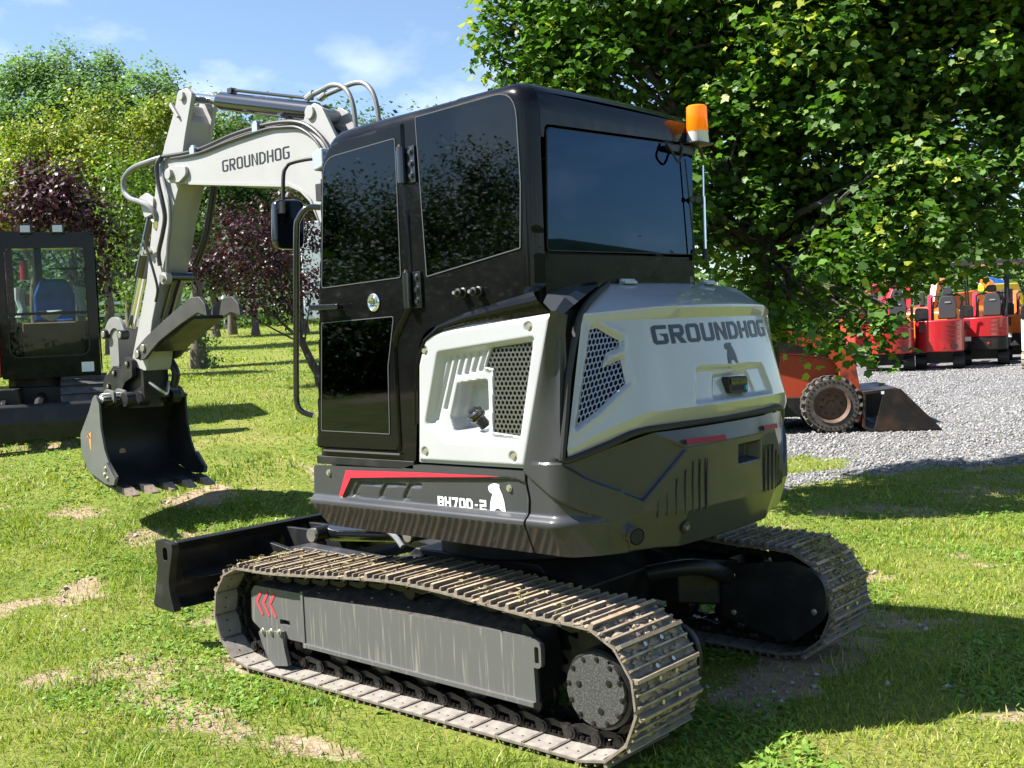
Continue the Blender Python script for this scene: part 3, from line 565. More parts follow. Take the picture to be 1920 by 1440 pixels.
LEAFSHAPES = {
 'maple': np.array([(0, -.46), (.40, -.44), (.42, -.15), (.54, .08), (.29, .16), (.0, .54), (-.29, .16), (-.54, .08), (-.42, -.15), (-.40, -.44)], float),
 'oval': np.array([(0, -.5), (.30, -.05), (0, .5), (-.30, -.05)], float)}
def leaf_cloud(blobs, cover, size, pal, shape, seed, up=.55, outw=.7, jit=.6, tip=None, clump=9, tipf=.0, droop=.12, flat=1.0):
    """leaves grouped in sprays through the volume of each crown mass; returns vertices, faces, tints"""
    g = np.random.default_rng(seed); S = LEAFSHAPES[shape]; k = len(S); Vs, Fs, Cs, Ps = [], [], [], []; o = 0
    for bi, (bx, by, bz, br) in enumerate(blobs):
        n = max(12, int(cover*4*math.pi*br*br/(size*size*.5))); nc = max(4, n//clump)
        d = unit(g.normal(size=(nc, 3))); rad = br*(g.random(nc)**.45)*(.85+.3*g.random(nc)); cc = d*rad[:, None]*np.array([1, 1, flat])
        ci = g.integers(0, nc, n); p = cc[ci]+g.normal(0, size*1.25, (n, 3)); out_ = unit(p+1e-6)
        nrm = unit(out_*outw+np.array([0, 0, up])+g.normal(0, jit, (n, 3))); ax = g.normal(size=(n, 3))+np.array([0, 0, -droop*4]); ay = unit(ax-nrm*(ax*nrm).sum(1, keepdims=True)); bx_ = np.cross(ay, nrm)
        sz = size*(.6+.7*g.random(n)); L = S[None]*sz[:, None, None]
        fold = -np.abs(S[:, 0])*.35-.30*np.maximum(S[:, 1], 0)**2-.25*S[:, 0]**2
        P = np.array([bx, by, bz])+p
        V = P[:, None, :]+bx_[:, None, :]*L[:, :, :1]+ay[:, None, :]*L[:, :, 1:]+nrm[:, None, :]*(fold[None, :, None]*sz[:, None, None])
        Vs.append(V.reshape(-1, 3)); oo = (np.arange(n)*k)[:, None]+o
        Fs.append(np.arange(k)[None]+oo); o += n*k
        t = g.random((n, len(pal))); t = t**2.5; t /= t.sum(1, keepdims=True); col = t@np.array(pal)*(.75+.5*g.random((n, 1)))
        if tip is not None:
            ct = (g.random(nc) < tipf) & (rad/br > .75); q = ct[ci] & (g.random(n) < .75); col[q] = np.array(tip)*(.7+.6*g.random((q.sum(), 1)))
        Cs.append(col); Ps.append(np.concatenate([P, nrm, sz[:, None]], 1))
    return np.concatenate(Vs), np.concatenate(Fs), np.concatenate(Cs), k, np.concatenate(Ps)
def sprays(blobs, seed, per=9, k=.42, droop=.25, ext=(.35, .42)):
    """split each crown mass into overlapping layered boughs with gaps between them"""
    r_ = random.Random(seed); out = []
    for x, y, z, br in blobs:
        n = max(4, int(per*(br/.8)**1.5))
        for i in range(n):
            d = Vector((r_.gauss(0, 1), r_.gauss(0, 1), r_.gauss(0, .9))).normalized()*br*(ext[0]+ext[1]*r_.random())
            out.append((x+d.x, y+d.y, z+d.z-droop*br*.3*r_.random(), br*k*(.7+.6*r_.random())))
    return out
def limbs(mb, base, fork, blobs, r, rnd_, m=0, sub=2, wob=.12):
    base = Vector(base); fork = Vector(fork); n = 6; pts = []
    for i in range(n+1):
        t = i/n; p = base.lerp(fork, t); pts.append(p+Vector((rnd_.uniform(-1, 1), rnd_.uniform(-1, 1), 0))*r*.35*(0 < i < n))
    mb.tube(pts, [r*(1.35 if i == 0 else 1-.35*i/n) for i in range(n+1)], 10, m)
    for (x, y, z, br) in blobs:
        c = Vector((x, y, z)); q = [fork-(fork-base).normalized()*r*rnd_.uniform(0, 2)]; L = (c-fork).length
        mid = q[0].lerp(c, .45)+Vector((rnd_.uniform(-1, 1), rnd_.uniform(-1, 1), rnd_.uniform(-.3, .8)))*L*wob
        path = catmull([q[0], mid, c], 5); rr = max(.012, r*.55*min(1, br)); mb.tube(path, [rr*(1-.75*i/(len(path)-1)) for i in range(len(path))], 6, m)
        for s_ in range(sub):
            d = Vector((rnd_.gauss(0, 1), rnd_.gauss(0, 1), rnd_.gauss(.2, 1))).normalized()*br*.85; a = path[rnd_.randint(5, len(path)-1)]
            mb.tube([a, a.lerp(c+d, .5)+Vector((0, 0, .05)), c+d], [rr*.4, rr*.28, .004], 5, m)
    return mb
def tree(name, label, cat, blobs, base, fork, r, cover, size, pal, shape='oval', mat=LEAF, bark=BARK, seed=1, group=None, sub=2, spray=None, **kw):
    base = (base[0], base[1], float(gz(base[0], base[1]))-.05) if len(base) == 2 else base
    T = thing(name, label, cat, base, 0, group); rnd_ = random.Random(seed)
    o = Vector(base); rel = [(b[0]-o.x, b[1]-o.y, b[2]-o.z, b[3]) for b in blobs]; fk = Vector(fork)-o
    mb = limbs(MB(), (0, 0, 0), fk, rel, r, rnd_, sub=sub); mb.build('trunk', [bark], T, ang=60)
    if spray: rel = sprays(rel, seed, *spray)
    V, F, C, k, P = leaf_cloud(rel, cover, size, pal, shape, seed, **kw)
    c = link('crown', tint_mesh('crown', V, F, k, C, mat, k), T); tag(c, kind='stuff')
    return T, (V, F, C, k, P)
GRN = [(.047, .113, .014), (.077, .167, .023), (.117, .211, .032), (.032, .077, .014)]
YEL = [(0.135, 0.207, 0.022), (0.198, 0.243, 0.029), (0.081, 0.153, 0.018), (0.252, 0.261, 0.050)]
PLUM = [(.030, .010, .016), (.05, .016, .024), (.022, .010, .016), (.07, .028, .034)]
LOC = [(0.126, 0.225, 0.081), (0.171, 0.261, 0.099), (0.099, 0.180, 0.068), (0.189, 0.270, 0.108)]  # greens paled and greyed, distance haze painted into the leaf colour
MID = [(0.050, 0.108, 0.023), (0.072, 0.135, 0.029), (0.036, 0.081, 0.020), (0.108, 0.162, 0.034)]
# the broad maple at the edge of the yard, its nearest leaves as leaves of their own
MPB = BLOBS['maple']
MT, (mV, mF, mC, mk, mP) = tree('maple_tree', 'broad dark green maple with lobed leaves overhanging the orange loader at the gravel edge', 'tree', MPB, (1.62, -5.6), (1.42, -5.75, 2.7), .16, .44, .081, GRN, 'maple', LEAF, BARKD, 3, sub=3, spray=(12, .40, .25, (.55, .45)), flat=.55, tip=(.27, .31, .045), tipf=.24, up=.75, outw=.35, jit=.42, droop=.5, clump=10)
o_ = Vector(MT.location); cl = CAM-o_; dd = np.linalg.norm(mP[:, :3]-np.array(cl), axis=1)
dv = mP[:, :3]+np.array(o_)-np.array(CAM); zz = dv@np.array(fw); xx = (dv@np.array(rv))/zz*2038/960; yy = (dv@np.array(uv))/zz*2038/720
inv_ = (np.abs(xx) < 1) & (np.abs(yy) < 1); order = np.argsort(np.where(inv_, dd, 1e9))[:290]
ms = []
for k in range(3):
    S = LEAFSHAPES['maple']; fold = -np.abs(S[:, 0])*(.20+.15*k)-.35*np.maximum(S[:, 1], 0)**2; b = MB(); b.add([(s[0], s[1], f_) for s, f_ in zip(S, fold)], [tuple(range(10))]); b.tube([(0, -.46, 0), (.05, -.8, -.15), (.02, -1.05, -.3)], .012, 4)
    me = b.mesh('leaf', LEAF, fix=False); c = me.color_attributes.new('tint', 'FLOAT_COLOR', 'POINT'); cc = [(.075, .15, .024), (.05, .11, .02), (.19, .22, .035)][k]
    c.data.foreach_set('color', np.tile(np.array([*cc, 1.0], np.float32), len(me.vertices))); ms.append(me)
for i in order:
    P, nr, s_ = Vector(mP[i, :3]), Vector(mP[i, 3:6]), float(mP[i, 6])
    k = 2 if mC[i, 0] > .13 else (0 if i % 2 else 1); v0 = Vector(mV[i*mk+5])-Vector(mV[i*mk]); ay = (v0-nr*v0.dot(nr)).normalized(); ax = ay.cross(nr)
    l = link('leaf', ms[k], MT); l.matrix_local = Matrix(((ax.x*s_, ay.x*s_, nr.x*s_, P.x), (ax.y*s_, ay.y*s_, nr.y*s_, P.y), (ax.z*s_, ay.z*s_, nr.z*s_, P.z), (0, 0, 0, 1)))
# plum trees on the lawn
tree('plum_tree', 'dark purple plum tree with its crown just above the parked red excavator', 'tree', BLOBS['plumA'], (13.6, -4.5), (13.5, -4.4, 3.0), .09, 1.0, .10, PLUM, 'oval', LEAFP, BARKD, 21, group='purple plum trees on the lawn', clump=6)
tree('plum_tree', 'purple plum tree with slanting bare stems on the lawn beside the tinted cab door', 'tree', BLOBS['plumB'], (7.90, -5.0), (8.15, -4.85, 1.9), .07, .62, .062, PLUM, 'oval', LEAFP, BARKD, 22, group='purple plum trees on the lawn', clump=6, sub=4)
tree('young_tree', 'slim young yellow-green tree standing on the lawn between the parked cab and the white stick', 'tree', BLOBS['small'], (14.6, -5.9), (14.5, -5.9, 3.2), .09, .75, .10, [(.10, .165, .022), (.14, .20, .03), (.07, .13, .02)], 'oval', LEAF, BARK, 23, clump=6, sub=3)
tree('ivy_tree', 'small tree with ivy climbing its trunk on the lawn behind the raised thumb', 'tree', BLOBS['ivy'], (13.52, -6.68), (13.5, -6.75, 3.6), .15, .8, .09, MID, 'oval', LEAF, BARK, 24, clump=6)
V, F, C, k, P = leaf_cloud([(13.36, -6.70, 2.0, .22), (13.36, -6.80, 2.5, .20), (13.30, -6.80, 1.6, .25)], .5, .07, GRN, 'oval', 5)
iv = thing('ivy', 'leafy ivy shoots clinging to the foot of the small lawn tree', 'ivy', (13.36, -6.75, float(gz(13.36, -6.75))))
V = V-np.array(iv.location); ic = link('foliage', tint_mesh('foliage', V, F, k, C, LEAF, k), iv); tag(ic, kind='stuff')
YB = BLOBS['yel']
tree('lime_tree', 'bushy yellow-green tree at the far left, rising behind the purple plum', 'tree', [YB[i] for i in (0, 1, 6, 8)], (22.0, -7.6), (21.9, -7.7, 4.2), .13, .50, .105, YEL, 'oval', LEAF, BARK, 31, spray=(10, .42), flat=.75, group='yellow-green trees beyond the lawn', tip=(.34, .32, .06), tipf=.5, up=.7)
tree('lime_tree', 'bushy yellow-green tree with pale tips, middle one of the yellow-green row', 'tree', [YB[i] for i in (2, 3, 7, 10)], (20.9, -9.0), (20.9, -9.0, 4.2), .13, .50, .105, YEL, 'oval', LEAF, BARK, 32, spray=(10, .42), flat=.75, group='yellow-green trees beyond the lawn', tip=(.34, .32, .06), tipf=.5, up=.7)
tree('lime_tree', 'yellow-green tree right behind the top of the white stick', 'tree', [YB[i] for i in (4, 5, 9, 11)], (20.3, -10.3), (20.3, -10.3, 4.2), .13, .50, .105, YEL, 'oval', LEAF, BARK, 33, spray=(10, .42), flat=.75, group='yellow-green trees beyond the lawn', tip=(.30, .30, .06), tipf=.3, up=.7)
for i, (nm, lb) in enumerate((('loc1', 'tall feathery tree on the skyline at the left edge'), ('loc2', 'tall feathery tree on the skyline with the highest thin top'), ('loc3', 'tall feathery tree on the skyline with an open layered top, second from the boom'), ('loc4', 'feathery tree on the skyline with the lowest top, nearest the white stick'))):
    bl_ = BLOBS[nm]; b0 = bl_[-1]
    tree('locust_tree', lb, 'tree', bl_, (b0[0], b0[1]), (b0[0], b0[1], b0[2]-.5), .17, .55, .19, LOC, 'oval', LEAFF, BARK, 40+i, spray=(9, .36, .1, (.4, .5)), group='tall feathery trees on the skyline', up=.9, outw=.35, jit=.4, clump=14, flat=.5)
MA, MBb = BLOBS['midA'], BLOBS['midB']
tree('shade_tree', 'dark green tree seen above the boom beside the chrome rod', 'tree', [MA[i] for i in (0, 1, 2, 6, 7)], (26.0, -16.0), (26.0, -16.0, 6), .13, .5, .15, MID, 'oval', LEAFF, BARK, 51, spray=(10, .42), flat=.75, group='dark green trees beyond the lawn', tip=(.17, .21, .04), tipf=.3)
tree('shade_tree', 'dark green tree filling the gap between the stick and its cylinder hoses', 'tree', [MA[i] for i in (3, 4, 5)], (25.0, -14.7), (25.0, -14.7, 4.2), .13, .5, .15, MID, 'oval', LEAFF, BARK, 52, spray=(10, .42), flat=.75, group='dark green trees beyond the lawn')
tree('shade_tree', 'dark green tree under the boom behind the door mirror', 'tree', [MBb[i] for i in (1, 2, 4)], (23.4, -16.9), (23.4, -16.9, 4.0), .12, .5, .15, MID, 'oval', LEAFF, BARK, 53, spray=(10, .42), flat=.75, group='dark green trees beyond the lawn', tip=(.15, .2, .04), tipf=.3)
tree('shade_tree', 'dark green tree under the boom just above the purple plum', 'tree', [MBb[i] for i in (0, 3, 5)], (24.2, -15.6), (24.2, -15.6, 4.0), .12, .5, .15, MID, 'oval', LEAFF, BARK, 54, spray=(10, .42), flat=.75, group='dark green trees beyond the lawn', tip=(.15, .2, .04), tipf=.3)
# hills and the woods that cover them; a wooded hillside also stands across the yard on the sunny side
def hill(x, y):
    hx, hy = x-CAM.x, y-CAM.y; d = np.hypot(hx, hy); az = np.arctan2(hy, hx)
    return d, az
def wood(name, az0, az1, d0, d1, n, elev, size, pal, seed, blobr, slope=None):
    g = np.random.default_rng(seed); bl_ = []
    for i in range(n):
        a = az0+(az1-az0)*g.random(); d = d0+(d1-d0)*g.random(); x = CAM.x+d*math.cos(a); y = CAM.y+d*math.sin(a)
        top = elev(a)*d+CAM.z; fr_ = (d-d0)/(d1-d0); z = (top-blobr)*(.25+.75*fr_)*(.8+.25*g.random()) if slope is None else (slope*d1+CAM.z)*float(sstep(0, 1, np.array(fr_)))+float(gz(x, y))+blobr*.25; bl_.append((x, y, max(z, float(gz(x, y))), blobr*(.7+.6*g.random())))
    V, F, C, k, P = leaf_cloud(bl_, .42, size, pal, 'oval', seed, up=.7)
    return tag(link(name, tint_mesh(name, V, F, k, C, LEAFF, k)), kind='stuff')
def ridge(name, az0, az1, d0, d1, elev, col):
    b = MB(); na, nd = 40, 8
    for i in range(na+1):
        a = az0+(az1-az0)*i/na
        for j in range(nd+1):
            d = d0+(d1-d0)*j/nd; x = CAM.x+d*math.cos(a); y = CAM.y+d*math.sin(a); e_ = min(1, 4*min(i, na-i)/na)
            b.v.append((x, y, float(gz(x, y))-.5+max(0, (elev*d1+CAM.z))*e_*float(sstep(0, 1, np.array(j/(nd-1.))))*(1+.05*math.sin(i*.5))))
    for i in range(na):
        for j in range(nd): b.f.append((i*(nd+1)+j, (i+1)*(nd+1)+j, (i+1)*(nd+1)+j+1, i*(nd+1)+j+1)); b.m.append(0)
    return tag(b.build(name, [col], None, ang=80), kind='structure')
HILLM = M('wooded_slope', (.010, .022, .007), .9, c2=(.026, .045, .012), vs=1.2, bump=.6, bs=3)
ridge('hill', -.2, 2.15, 38, 64, .075, HILLM); ridge('hill', -.94, -.26, 150, 205, .135, M('far_slope', (.05, .085, .05), .9, c2=(.07, .11, .06), vs=.3))
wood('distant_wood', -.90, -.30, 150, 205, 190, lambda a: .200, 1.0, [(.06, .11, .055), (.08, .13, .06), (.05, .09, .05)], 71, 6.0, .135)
wood('yard_edge_wood', -1.36, -1.02, 44, 52, 70, lambda a: .085 if a > -1.2 else .115, .36, MID, 72, 2.2)
wood('hillside_wood', .50, 1.12, 36, 58, 120, lambda a: (.205 if a < .77 else .172)+.012*math.sin(a*41)+.01*math.sin(a*17), .27, MID, 73, 2.6)
wood('hillside_wood', -.15, .52, 36, 60, 60, lambda a: .16+.03*math.sin(a*9), .6, MID, 75, 3.0)
wood('hillside_wood', 1.10, 2.1, 36, 60, 80, lambda a: .15+.03*math.sin(a*7), .6, MID, 76, 3.0)
wood('lawn_edge_wood', -.72, -.36, 43, 52, 60, lambda a: .066+.012*math.sin(a*31), .30, MID, 77, 1.7)
wood('rear_hedge', 2.3, 4.7, 24, 40, 130, lambda a: .074+.018*math.sin(a*9)+.012*math.sin(a*23), .26, MID, 74, 1.5); ridge('hill', 2.2, 4.8, 26, 46, .078, HILLM)  # this hill is unseen, added to darken reflections in the cab's rear
# white rail fence at the top of the lawn
FA, FB = Vector((36.5, -15.2, 0)), Vector((32.6, -20.2, 0)); npan = 3
fe = thing('rail_fence', 'white three-rail fence at the top of the lawn behind the young tree', 'fence', (FA.x, FA.y, float(gz(FA.x, FA.y))))
for i in range(npan+1):
    p = FA.lerp(FB, i/npan)-Vector((FA.x, FA.y, 0)); z = float(gz(p.x+FA.x, p.y+FA.y))-fe.location.z
    MB().box((p.x-.06, p.y-.06, z-.2), (p.x+.06, p.y+.06, z+1.35)).build('post', [FENCEW], fe)
    if i < npan:
        q = FA.lerp(FB, (i+1)/npan)-Vector((FA.x, FA.y, 0)); z2 = float(gz(q.x+FA.x, q.y+FA.y))-fe.location.z
        for h in (.35, .75, 1.2): MB().tube([(p.x+.08, p.y, z+h), (q.x+.08, q.y, z2+h)], .07, 4).build('rail', [FENCEW], fe)
shp = (17.3, -13.6); shz = float(gz(*shp)); sh = thing('white_trailer', 'plain white box trailer glimpsed between the plum stems and the cab door', 'trailer', (shp[0], shp[1], shz), AZ)
b = MB().box((-1.0, -2.6, .55), (1.4, 1.02, 2.95)); b.build('trailer_body', [SIDING], sh, bevel=.04)
for y in (-1.4, -.6): MB().lathe([(.1, -.1), (.33, -.1), (.36, -.05), (.36, .05), (.33, .1), (.1, .1)], (-.85, y, .36), (1, 0, 0), 20).build('wheel', [TYRE], sh)
for k in range(4): MB().box((-1.012, -2.6+.9*k, .6), (-1.001, -2.58+.9*k, 2.9)).build('panel_joint', [LAMPG], sh)


# ================================================================ the main excavator
EX = thing('excavator', 'white and black excavator with tinted cab and steel tracks, by far the largest in view', 'excavator')

# ---------------------------------------------------------------- crawler tracks
SP = (-1.2249, 0.3135, 0.3108); IDL = (1.125, 0.303, 0.303)
def track_path():
    p = []
    for k in range(60): p.append((SP[0]+(IDL[0]-SP[0])*k/60, 0.0))
    for k in range(41):
        a = -math.pi/2+math.pi*k/40*1.0; p.append((IDL[0]+IDL[2]*math.cos(a), IDL[1]+IDL[2]*math.sin(a)))
    top = [(1.125, .606), (.9, .607), (.6, .627), (.124, .665), (-.1, .676), (-.213, .677), (-.508, .664), (-.946, .630), (-1.2249, .6243)]
    for q in catmull([(x, 0, z) for x, z in top], 12)[1:-1]: p.append((q.x, q.z))
    for k in range(41):
        a = math.pi/2+math.pi*k/40; p.append((SP[0]+SP[2]*math.cos(a), SP[1]+SP[2]*math.sin(a)))
    return np.array(p[:-1])
def resample(p, n, off):
    q = np.vstack([p, p[:1]]); s = np.r_[0, np.cumsum(np.hypot(*np.diff(q, axis=0).T))]; t = np.linspace(0, s[-1], n, endpoint=False)+off
    t = t % s[-1]; return np.stack([np.interp(t, s, q[:, 0]), np.interp(t, s, q[:, 1])], 1), s[-1]
def shoe_mesh():
    b = MB(); L = 0.0775; W = 0.236
    b.box((-L, -W, -.004), (L, W, .006), 0)
    # grouser bars: thick rusty lip at the overlap and two thinner bars
    for x, w, h, m in ((-.066, .011, .028, 1), (-.012, .006, .022, 2), (.036, .006, .022, 2)):
        b.prism([(x-w, .006), (x+w, .006), (x+w*.75, h), (x-w*.75, h)], -W+.006, W-.006, 'xz', 0)
        b.box((x-w*.74, -W+.01, h), (x+w*.74, W-.01, h+.0025), m)
    b.prism([(L-.012, -.012), (L+.004, -.012), (L+.004, .004), (L-.012, .004)], -W+.004, W-.004, 'xz', 0)
    for x in (-.04, .058):
        for y in (-.06, .06): b.cyl((x, y, .006), (x, y, .020), .011, 6, 3)
    b.box((-L+.004, -W+.003, -.0065), (L-.004, W-.003, -.0041), 4)
    for x, y in ((-.03, -.17), (.03, -.17), (-.03, .17), (.03, .17)): b.cyl((x, y, -.0072), (x, y, -.0064), .006, 8, 5)
    return b.mesh('track_shoe', [STEEL, RUST, WORN, ZINC, SHOEIN, DARK], ang=30)
def link_mesh():
    b = MB()
    for y in (-.075, .075):
        poly = rpoly([(-.085, -.010, .01), (-.075, -.066, .025), (.02, -.084, .03), (.088, -.066, .03), (.090, -.016, .02), (.05, -.006, .005), (-.04, -.006, .005)])
        hole = [(-.040, -.018), (.034, -.018), (.028, -.054), (-.034, -.050)]
        b.prism(poly, y-.014, y+.014, 'xz', 0, holes=[hole])
        s_ = 1 if y > 0 else -1
        b.cyl((.064, y+s_*.010, -.044), (.064, y+s_*.028, -.044), .027, 16, 0); b.cyl((.064, y+s_*.028, -.044), (.064, y+s_*.033, -.044), .015, 12, 1)
        for x in (-.018, .016): b.cyl((x, y+s_*.006, -.034), (x, y+s_*.006, -.006), .011, 6, 0)
    b.cyl((.064, -.09, -.044), (.064, .09, -.044), .018, 10, 0)
    return b.mesh('chain_link', [LINKM, BLACKS], ang=30)
SHOE, LINKS = shoe_mesh(), link_mesh()
# pins, discs
def track(side):
    yc = 0.878*side; yo = side   # outer direction
    fr = MB()
    # side frame: outer plate, sloped top, lower flange
    fr.prism([(-.885, .165), (.715, .180), (.715, .452), (-.875, .470)], .975*yo, 1.0*yo, 'xz', 0)
    fr.add([(-.875, .9985*yo, .469), (.715, .9985*yo, .451), (.715, .80*yo, .535), (-.80, .80*yo, .545), (.715, .72*yo, .50), (-.80, .72*yo, .50)],
           [(0, 1, 2, 3), (3, 2, 4, 5)], 1)
    fr.prism([(-.885, .165), (.715, .180), (.715, .198), (-.885, .185)], 1.0005*yo, 1.02*yo, 'xz', 0)
    fr.prism([(-.86, .20), (.70, .20), (.70, .46), (-.80, .47)], .74*yo, .974*yo, 'xz', 2)
    # rear gusset of the frame with its oblong slot
    fr.prism(rpoly([(-.878, .167), (-.875, .32, .02), (-.905, .345, .03), (-.915, .43, .03), (-.88, .468, .02), (-.80, .53, .02), (-.80, .20)]), .955*yo, .974*yo, 'xz', 2)
    fr.prism(rpoly([(-.925, .335, .03), (-.925, .445, .03), (-.87, .472, .02), (-.87, .335, .02)], 4), .976*yo, 1.002*yo, 'xz', 0,
             holes=[rpoly([(-.912, .355, .015), (-.912, .43, .015), (-.888, .43, .015), (-.888, .355, .015)], 4)])
    # front idler yoke
    fr.prism(rpoly([(1.215, .25, .03), (1.205, .42, .04), (1.17, .452, .02), (.725, .456, .01), (.725, .19), (.90, .19), (1.10, .19, .03)]), .955*yo, .985*yo, 'xz', 0,
             holes=[rpoly([(.955, .262, .012), (.955, .292, .012), (.865, .292, .012), (.865, .262, .012)], 4)])
    fr.prism([(.715, .17), (.735, .17), (.735, .475), (.715, .475)], .74*yo, 1.006*yo, 'xz', 0)
    fr.add([(1.17, .984*yo, .452), (.736, .984*yo, .456), (.736, .74*yo, .50), (1.17, .74*yo, .48)], [(0, 1, 2, 3)], 1)
    fr.prism([(1.15, .25), (1.15, .43), (.74, .45), (.74, .2)], .80*yo, .954*yo, 'xz', 2)
    for k, x in enumerate(np.linspace(-.62, .62, 14)):                     # crumbs of light soil lying on the sloped plate
        y_ = .985-.17*((k*37) % 10)/10; z_ = .535-(y_-.80)/.2*.078
        fr.box((x-.006, y_*yo-.004, z_-.002+.003), (x+.007, y_*yo+.004, z_+.006), 3)
    OFF = Matrix.Translation((-.045, .04*yo, .017))
    t = fr.build('crawler_track', [FRAMEM, DIRTTOP, BLACKS, WORN], EX, bevel=.006, seg=2); t.data.transform(OFF)
    # guide plate with bolts, chevrons
    g = MB().prism(rpoly([(1.125, .205, .01), (.905, .235, .01), (.895, .15, .02), (.865, .05, .01), (.99, .03, .02), (1.04, .06, .04), (1.09, .13, .03)]), .986*yo, 1.012*yo, 'xz', 0)
    for x in (1.075, 1.00, .925): hexbolt(g, (x, 1.012*yo, .213-(1.075-x)*-.1), (0, yo, 0), .012, .016, 1)
    g.build('guide_plate', [FRAMEM, ZINC], t, bevel=.004).data.transform(OFF)
    if side > 0:
        c = MB()
        for x in (1.155, 1.095, 1.035):
            for q in stroke([(x-.045, .425), (x, .365), (x-.05, .295)], .019): c.add([(p[0], .9875*yo, p[1]) for p in q], [(0, 1, 2, 3)])
        tag(link('chevron_mark', c.mesh('chevron_mark', CHALK, fix=False), t), 'three red sprayed chevrons').data.transform(OFF)
    # sprocket, final drive, idler, rollers
    sp = MB(); n = 21; prof = []
    for k in range(n*4):
        a = 2*math.pi*k/(n*4); r = .262 if k % 4 in (0, 1) else .225; prof.append((SP[0]+r*math.cos(a), SP[1]+r*math.sin(a)))
    sp.prism(prof, (yc+.025*yo), (yc-.025*yo), 'xz', 0)
    sp.build('sprocket', [LINKM], t, bevel=.003)
    fd = MB(); y0, y1 = .84*yo, .998*yo
    fd.lathe([(.16, 0), (.17, .02), (.17, .135), (.158, .148)], (SP[0]+.01, y0, SP[1]-.02), (0, yo, 0), 40, 0)
    cx, cz = SP[0]+.01, SP[1]-.02
    scal = []
    for k in range(96):
        a = 2*math.pi*k/96; scal.append((cx+(.150-(.006 if (k % 8) < 2 else 0))*math.cos(a), cz+(.150-(.006 if (k % 8) < 2 else 0))*math.sin(a)))
    fd.prism(scal, .9885*yo, 1.006*yo, 'xz', 1)
    for k in range(12):
        a = 2*math.pi*(k+.2)/12; hexbolt(fd, (cx+.137*math.cos(a), 1.006*yo, cz+.137*math.sin(a)), (0, yo, 0), .008, .006, 2)
    for a in (-1.9, .2, 2.6): hexbolt(fd, (cx+.085*math.cos(a), 1.006*yo, cz+.085*math.sin(a)), (0, yo, 0), .011, .004, 2)
    fd.build('final_drive', [BLACKS, DRIVEM, LINKM], t, bevel=.003).data.transform(OFF)
    idl = MB().lathe([(.05, -.06), (.20, -.06), (.215, -.035), (.235, -.03), (.235, .03), (.215, .035), (.20, .06), (.14, .062), (.13, .03), (.05, .03)], (IDL[0], yc, IDL[1]), (0, yo, 0), 36, 0)
    idl.build('idler_wheel', [LINKM], t, bevel=.003)
    for x in (-.80, -.47, -.14, .19, .52, .82):
        MB().lathe([(.04, -.065), (.08, -.065), (.08, -.035), (.07, -.03), (.07, .03), (.08, .035), (.08, .065), (.05, .07), (.03, .08)], (x, yc, .165), (0, yo, 0), 22, 0).build('track_roller', [LINKM], t)
    MB().lathe([(.05, -.10), (.052, .06), (.046, .075), (.044, .085), (.040, .08), (.02, .082)], (-.06, .87*yo, .563), (0, yo, 0), 24, 0).build('carrier_roller', [BLACKS], t)
    # shoes and links, laid along the loop one by one
    path = track_path(); N = 43
    q, Ltot = resample(path, N*2, 0.02)
    P0 = q[0::2]; P1 = q[1::2]
    for i in range(N):
        a = P0[i]; b = P0[(i+1) % N]; c = (a+b)/2; d = b-a; ln = math.hypot(*d); d = d/ln
        nrm = (d[1], -d[0])             # outward for this winding
        c_ = (c[0]-nrm[0]*.030, c[1]-nrm[1]*.030)
        mid = P1[i]; bow = ((mid-c)@np.array(nrm))*.6; c_ = (c_[0]+nrm[0]*bow, c_[1]+nrm[1]*bow)
        s_ = link('track_shoe', SHOE, t); s_.matrix_local = Matrix(((d[0], 0, nrm[0], c_[0]), (0, 1, 0, yc), (d[1], 0, nrm[1], c_[1]), (0, 0, 0, 1)))
        k_ = link('chain_link', LINKS, t); k_.matrix_local = Matrix(((d[0], 0, nrm[0], c_[0]), (0, 1, 0, yc), (d[1], 0, nrm[1], c_[1]), (0, 0, 0, 1)))
    return t
TL = track(1); TR = track(-1)
tag(TR, 'crawler track on the far side')
# inner guard of the far drive
gd = MB().prism(rpoly([(-.90, .20, .02), (-.90, .49, .02), (-1.30, .55, .12), (-1.50, .50, .18), (-1.52, .28, .2), (-1.30, .11, .12)]), -.63, -.60, 'xz', 0)
for x, z in ((-.97, .44), (-.97, .235), (-1.44, .30)): hexbolt(gd, (x, -.60, z), (0, 1, 0), .011, .01, 1)
gd.build('drive_guard', [BLACKS, ZINC], EX, bevel=.008)
gd2 = MB().prism(rpoly([(-.90, .20, .02), (-.90, .49, .02), (-1.30, .55, .12), (-1.50, .50, .18), (-1.52, .28, .2), (-1.30, .11, .12)]), .60, .63, 'xz', 0)
gd2.build('drive_guard', [BLACKS], EX, bevel=.008)
# a few wisps of mown grass caught on the near track
st = MB(); r_ = random.Random(3)
for k in range(520):
    x = r_.choice([r_.gauss(.45, .30), r_.gauss(-.75, .25), r_.gauss(1.17, .08), r_.uniform(-1.2, 1.2)]); side = 1 if r_.random() < .75 else -1
    y = (r_.uniform(.67, 1.10) if side > 0 else -r_.uniform(.66, 1.1)); x = max(-1.3, min(1.22, x))
    z = float(np.interp(x, [-1.3, -.9, -.2, .6, 1.2], [.618, .635, .68, .632, .60]))+r_.uniform(-.018, .008)
    a = r_.uniform(0, 6.3); l = r_.uniform(.02, .055); w = .0022
    d = Vector((math.cos(a), math.sin(a), r_.uniform(-.3, .4)))*l; p = Vector((x, y, z)); n_ = Vector((-d.y, d.x, 0)).normalized()*w
    st.add([p-n_, p+n_, p+d*.6+n_+Vector((0, 0, .006)), p+d], [(0, 1, 2), (0, 2, 3)])
